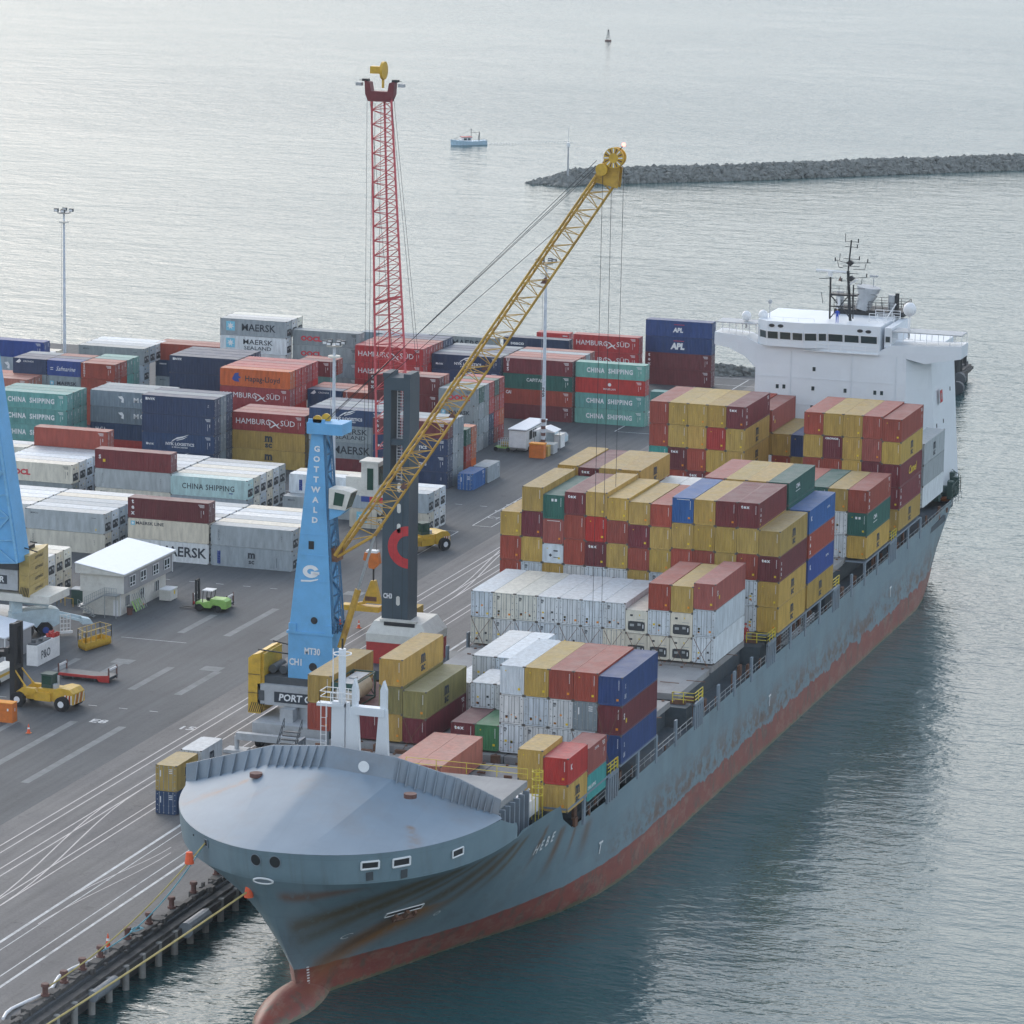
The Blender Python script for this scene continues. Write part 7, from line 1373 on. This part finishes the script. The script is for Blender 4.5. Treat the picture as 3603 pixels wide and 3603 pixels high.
b = MB(); b.bar((-2, 0, 4.8), (3, 0, 3.9), .35); b.bar((4.2, -.4, 2.6), (7.5, -.4, 1.6), .22); b.bar((4.2, .5, 2.8), (7.5, .4, 1.9), .22); b.prism([(7.3, 1.2), (7.3, 2.1), (8.4, 1.8), (8.8, 1.2)], 'y', -.7, .7); b.obj('outrigger_arm', 'paleblue', mh)
b = MB(); b.box((-1.9, -.9, 3.3), (-.6, .9, 5.0)); b.obj('cab', 'paleblue', mh)
for x in (-.2, 2.3): 
    for y in (-1.25, 1.25): wheel(mh, x, y, .95, .6, 'txtblue')
b = MB(); railing(b, (4.3, -1.1, .4), (5.6, -1.1, .4), 2.3, .4, .06, 4); b.box((4.2, -1.3, .3), (5.9, -1.0, .6)); b.obj('access_ladder', 'ltwhite', mh)
simple('orange_skip', 'orange steel box cut by the left picture edge', 'steel box', [('box', 'orange', lambda b: b.box((0, 0, 0), (3.2, 1.3, 2.3))), ('lid', 'sticker_o', lambda b: b.box((-.05, -.05, 2.3), (3.25, 1.35, 2.38))), ('labels', 'white', lambda b: [b.box((2.5, -.02, 1.4), (2.7, -.0, 1.7)), b.box((3.2, .6, 1.3), (3.22, .75, 1.7))])], (-202.0, 423.9, 0))
simple('low_trailer', 'white and yellow low loader by the left edge under the black handler arms', 'trailer', [('body', 'offwhite', lambda b: b.box((0, 0, .5), (2.0, 7.5, 1.9))), ('stripe', 'yellow', lambda b: b.box((1.99, 0, 1.1), (2.03, 7.5, 1.45))), ('wheels', 'rubber', lambda b: [b.cyl((1.7, y, .45), .45, .3, 12, 'x') for y in (.8, 1.9, 6.3)])], (-209.8, 437.6, 0))

# ================================================================== sea marks, boat, rocks
def rocks(name, line, wd, hgt, n_, seed, key, y_s=1):
    rr3 = random.Random(seed); b = MB(); line = [Vector(p) for p in line]
    ico = [(0, 0, 1), (.89, 0, .45), (.28, .85, .45), (-.72, .53, .45), (-.72, -.53, .45), (.28, -.85, .45), (.72, .53, -.45), (-.28, .85, -.45), (-.89, 0, -.45), (-.28, -.85, -.45), (.72, -.53, -.45), (0, 0, -1)]
    fc = [(0, 1, 2), (0, 2, 3), (0, 3, 4), (0, 4, 5), (0, 5, 1), (1, 6, 2), (2, 7, 3), (3, 8, 4), (4, 9, 5), (5, 10, 1), (6, 7, 2), (7, 8, 3), (8, 9, 4), (9, 10, 5), (10, 6, 1), (11, 7, 6), (11, 8, 7), (11, 9, 8), (11, 10, 9), (11, 6, 10)]
    tot = sum((c-a).length for a, c in zip(line[:-1], line[1:]))
    for i in range(n_):
        d = rr3.random()*tot
        for a, c in zip(line[:-1], line[1:]):
            l_ = (c-a).length
            if d <= l_: p = a.lerp(c, d/l_); dr = (c-a).normalized(); break
            d -= l_
        q_ = rr3.uniform(-1, 1); nr = Vector((-dr.y, dr.x, 0)); edge = min(1, (rr3.random()*0+((p-line[0]).length/14)))
        hh_ = hgt*(1-abs(q_)**1.3)*edge; c_ = p+nr*q_*wd; s_ = rr3.uniform(.5, 1.25)
        b.add([(c_.x+x*s_*rr3.uniform(.7, 1.3), c_.y+y*s_*rr3.uniform(.7, 1.3), -3.3+hh_*.85+rr3.uniform(-.3, .5)+z*s_*rr3.uniform(.6, 1)) for x, y, z in ico], fc)
    core = MB()
    for a, c in zip(line[:-1], line[1:]):
        dr = (c-a).normalized(); nr = Vector((-dr.y, dr.x, 0)); f0 = .15 if a is line[0] else 1
        vs = [a+nr*wd*f0, a-nr*wd*f0, c+nr*wd, c-nr*wd]; h_ = hgt*.7; z0_ = -4
        core.add([(vs[0].x, vs[0].y, z0_), (vs[1].x, vs[1].y, z0_), (vs[2].x, vs[2].y, z0_), (vs[3].x, vs[3].y, z0_), (a.x, a.y, -3.2+h_*f0*.6), (c.x, c.y, -3.2+h_)], [(0, 4, 5, 2), (1, 3, 5, 4)])
    b.add(core.v, core.f); o_ = b.obj(name, key); struct(o_, 'stuff'); return o_
RK = mat('breakwater_rock', (.17, .18, .17), .9, var=.35, scale=.7, dirt=(.05, .055, .05), dirt_amt=.8)
ln = [at(1030, 350, z=-3), at(1075, 343, z=-3), at(1400, 335, z=-3), at(1620, 326, z=-3), at(1960, 314, z=-3), at(2100, 308, z=-3)]
rocks('breakwater_rocks', ln, 6.5, 3.6, 5200, 4, RK)
rocks('seawall_rocks', [Vector((-206, 703, 0)), Vector((-168, 708, 0)), Vector((-160, 714, 0))], 4, 5.0, 900, 6, RK)
bc = thing('beacon', 'slim white navigation beacon on the end of the rock breakwater', 'beacon', at(1071, 346, z=-3)); b = MB(); b.bar((0, 0, 0), (0, 0, 9.5), .3, 8, r2=.18); b.obj('post', 'lgrey', bc); b = MB(); b.cyl((0, 0, 9.5), .45, 1.0, 8); b.bar((0, 0, 10.5), (0, 0, 14.5), .06); b.obj('lantern', 'white', bc)
by = thing('channel_buoy', 'small dark lattice buoy alone on the open water', 'buoy', at(1147.5, 78, z=-3)); by.scale = (.75,)*3; b = MB(); b.cyl((0, 0, -.2), 1.6, .9, 16); b.obj('float', 'brown', by)
b = MB()
for i in range(4): a = i*math.pi/2; b.bar((1.1*math.cos(a), 1.1*math.sin(a), .7), (.3*math.cos(a), .3*math.sin(a), 5), .1)
for z in (1.8, 3.2): b.cyl((0, 0, z), .75-.1*z/2, .12, 8)
b.obj('tower', 'darkgrey', by); MB().cyl((0, 0, 5), .35, .8, 8).obj('lantern', 'black', by)
v = at(883, 273, z=-3); fb = thing('fishing_boat', 'small pale blue fishing boat under way on open water', 'boat', v, R(40)); fb.scale = (1.0, .9, .8)
b = MB(); Ls = 10.6; st_ = []
for i in range(13):
    t = i/12; x = -Ls/2+Ls*t; hw = 1.75*math.sin(min(1, t/.45)*math.pi/2)**.8 if t < .45 else 1.75-(t-.45)*.6; zt_ = 1.5-.9*math.sin(t*math.pi)*.5+(.5*(1-t)); st_.append([(x, -hw, zt_), (x+.15, -hw*.75, -.3), (x+.15, hw*.75, -.3), (x, hw, zt_)])
vs = [p for s_ in st_ for p in s_]; b.add(vs, [(i*4+j, (i+1)*4+j, (i+1)*4+(j+1) % 4, i*4+(j+1) % 4) for i in range(12) for j in range(4)]+[(0, 1, 2, 3), (48, 51, 50, 49)]); b.obj('hull', 'hullblue', fb)
wk = MB()
for i in range(30): xx = 5+i*.9; wk.box((xx, -1.1-.05*i, .1), (xx+.5, -.9-.05*i, .16)); wk.box((xx, .9+.05*i, .1), (xx+.5, 1.1+.05*i, .16))
wk.obj('wake', 'white', fb)
b = MB(); b.box((-1.9, -1.0, .9), (.8, 1.0, 2.7)); b.box((-2.6, -.8, .9), (-1.9, .8, 1.9)); wh_ = b.obj('wheelhouse', 'white', fb); b = MB(); b.box((-2.1, -1.15, 2.7), (1.0, 1.15, 2.85)); b.obj('roof', 'red', wh_); b = MB(); b.box((-1.6, -1.04, 1.7), (-.7, -1.0, 2.4)); b.box((-.4, -1.04, 1.7), (.4, -1.0, 2.4)); b.obj('window', 'glass', wh_)
b = MB(); b.bar((.9, 0, .8), (.9, 0, 5.6), .09); b.bar((.9, 0, 4.2), (3.4, 0, 4.3), .08); b.bar((3.2, -.7, .6), (3.4, 0, 4.5), .1); b.bar((3.2, .7, .6), (3.4, 0, 4.5), .1); b.bar((-4.8, 0, 1.6), (.9, 0, 5.4), .03); b.bar((5, 0, .8), (.9, 0, 5.4), .03); b.obj('mast', 'darkgrey', fb)
b = MB(); railing(b, (-5.0, -.6, 1.7), (-2, -1.6, 1.3), .8, .8, .04, 2); railing(b, (1, -1.6, 1.0), (5, -1.5, 1.2), .7, .8, .04, 2); b.obj('handrail', 'lgrey', fb)
# wharf-end piles with rubber tyres and buoys behind the stern
wp = thing('wharf_dolphin', 'cluster of dark timber piles and tyres at the wharf end behind the ship', 'piles', (-150, 712, 0)); rr4 = random.Random(9)
b = LB()
for i in range(16): x, y = -152.5+rr4.uniform(0, 3.0), 722+rr4.uniform(0, 14); b.cyl((x, y, -6), .38, 9.0+rr4.uniform(-1, 1.6), 8)
b.obj('piles', 'black', wp)
b = LB()
for i in range(14): x, y = -150.2+rr4.uniform(0, 1.6), 680+i*3.4; b.cyl((x, y, -1.2+rr4.uniform(-.8, .5)), 1.2, 1.2, 12, 'y')
b.obj('tyre_fenders', 'darkgrey', wp)
# ================================================================== people
def person(loc, rz, lab, top, legs, pose='stand', helmet=None, sc=1.0):
    t = thing('person', lab, 'person', loc, rz); t.scale = (sc,)*3
    J = {'pel': (0, 0, .95), 'che': (0, .02, 1.3), 'nek': (0, 0, 1.5), 'hd': (0, .02, 1.68), 'ls': (-.2, 0, 1.42), 'rs': (.2, 0, 1.42), 'le': (-.29, .02, 1.13), 're': (.29, .02, 1.13), 'lh': (-.26, .2, .98), 'rh': (.26, .2, .98), 'lk': (-.11, .03, .5), 'rk': (.11, .03, .5), 'lf': (-.12, 0, .08), 'rf': (.12, 0, .08), 'lt': (-.13, .16, .04), 'rt': (.13, .16, .04), 'lp': (-.1, 0, .9), 'rp': (.1, 0, .9)}
    E_ = [('pel', 'che', .16), ('che', 'nek', .13), ('nek', 'hd', .06), ('che', 'ls', .08), ('che', 'rs', .08), ('ls', 'le', .06), ('rs', 're', .06), ('le', 'lh', .045), ('re', 'rh', .045), ('pel', 'lp', .1), ('pel', 'rp', .1), ('lp', 'lk', .085), ('rp', 'rk', .085), ('lk', 'lf', .06), ('rk', 'rf', .06), ('lf', 'lt', .05), ('rf', 'rt', .05)]
    ks = list(J); rad = {k: .07 for k in ks}
    for a, c, r_ in E_: rad[a] = max(rad[a], r_) if a != 'nek' else .065; rad[c] = r_
    rad['hd'] = .1; rad['che'] = .17; rad['pel'] = .15
    me = bpy.data.meshes.new('body'); me.from_pydata([J[k] for k in ks], [(ks.index(a), ks.index(c)) for a, c, _ in E_], []); o_ = bpy.data.objects.new('tmp', me); COL.objects.link(o_)
    md = o_.modifiers.new('s', 'SKIN'); lay = me.skin_vertices[0].data
    for i, k in enumerate(ks): lay[i].radius = (rad[k], rad[k]*.75)
    lay[0].use_root = True; o_.modifiers.new('u', 'SUBSURF').levels = 1
    dg = bpy.context.evaluated_depsgraph_get(); m2 = bpy.data.meshes.new_from_object(o_.evaluated_get(dg)); bpy.data.objects.remove(o_)
    for mm_ in (legs, top, 'skin'): m2.materials.append(M[mm_])
    for p in m2.polygons: z = p.center.z; p.material_index = 2 if z > 1.52 or (abs(p.center.x) > .2 and z < 1.02) else 1 if z > .93 else 0; p.use_smooth = True
    m2.name = 'body'; bo = bpy.data.objects.new('body', m2); COL.objects.link(bo); bo.parent = t
    b = MB(); b.sphere((0, .01, 1.74), .125, 10, 6); b.v = [(x, y, max(z, 1.72)) for x, y, z in b.v]; b.obj('helmet' if helmet else 'hair', helmet or 'black', t, smooth=True)
    return t
a = at(1577, 622, Y=556.6); person((a.x, 557.2, 33.22), R(180), 'person in blue overalls standing on the wheelhouse roof', 'overall', 'overall', helmet='white', sc=1.15)
person((-159.9, 429.2, 13.22), R(-60), 'person in orange vest and white helmet on the crane tower platform', 'hivis', 'jeans', helmet='white')
person((-119.2, 457.8, 9.32), R(200), 'person in red overalls standing between container bays at the ship side', 'red', 'red', helmet='red', sc=1.3)
person((-117.3, 378.6, 7.05), R(120), 'person in orange clothes inside the starboard deck opening near the bow', 'hivis', 'hivis', helmet='white')
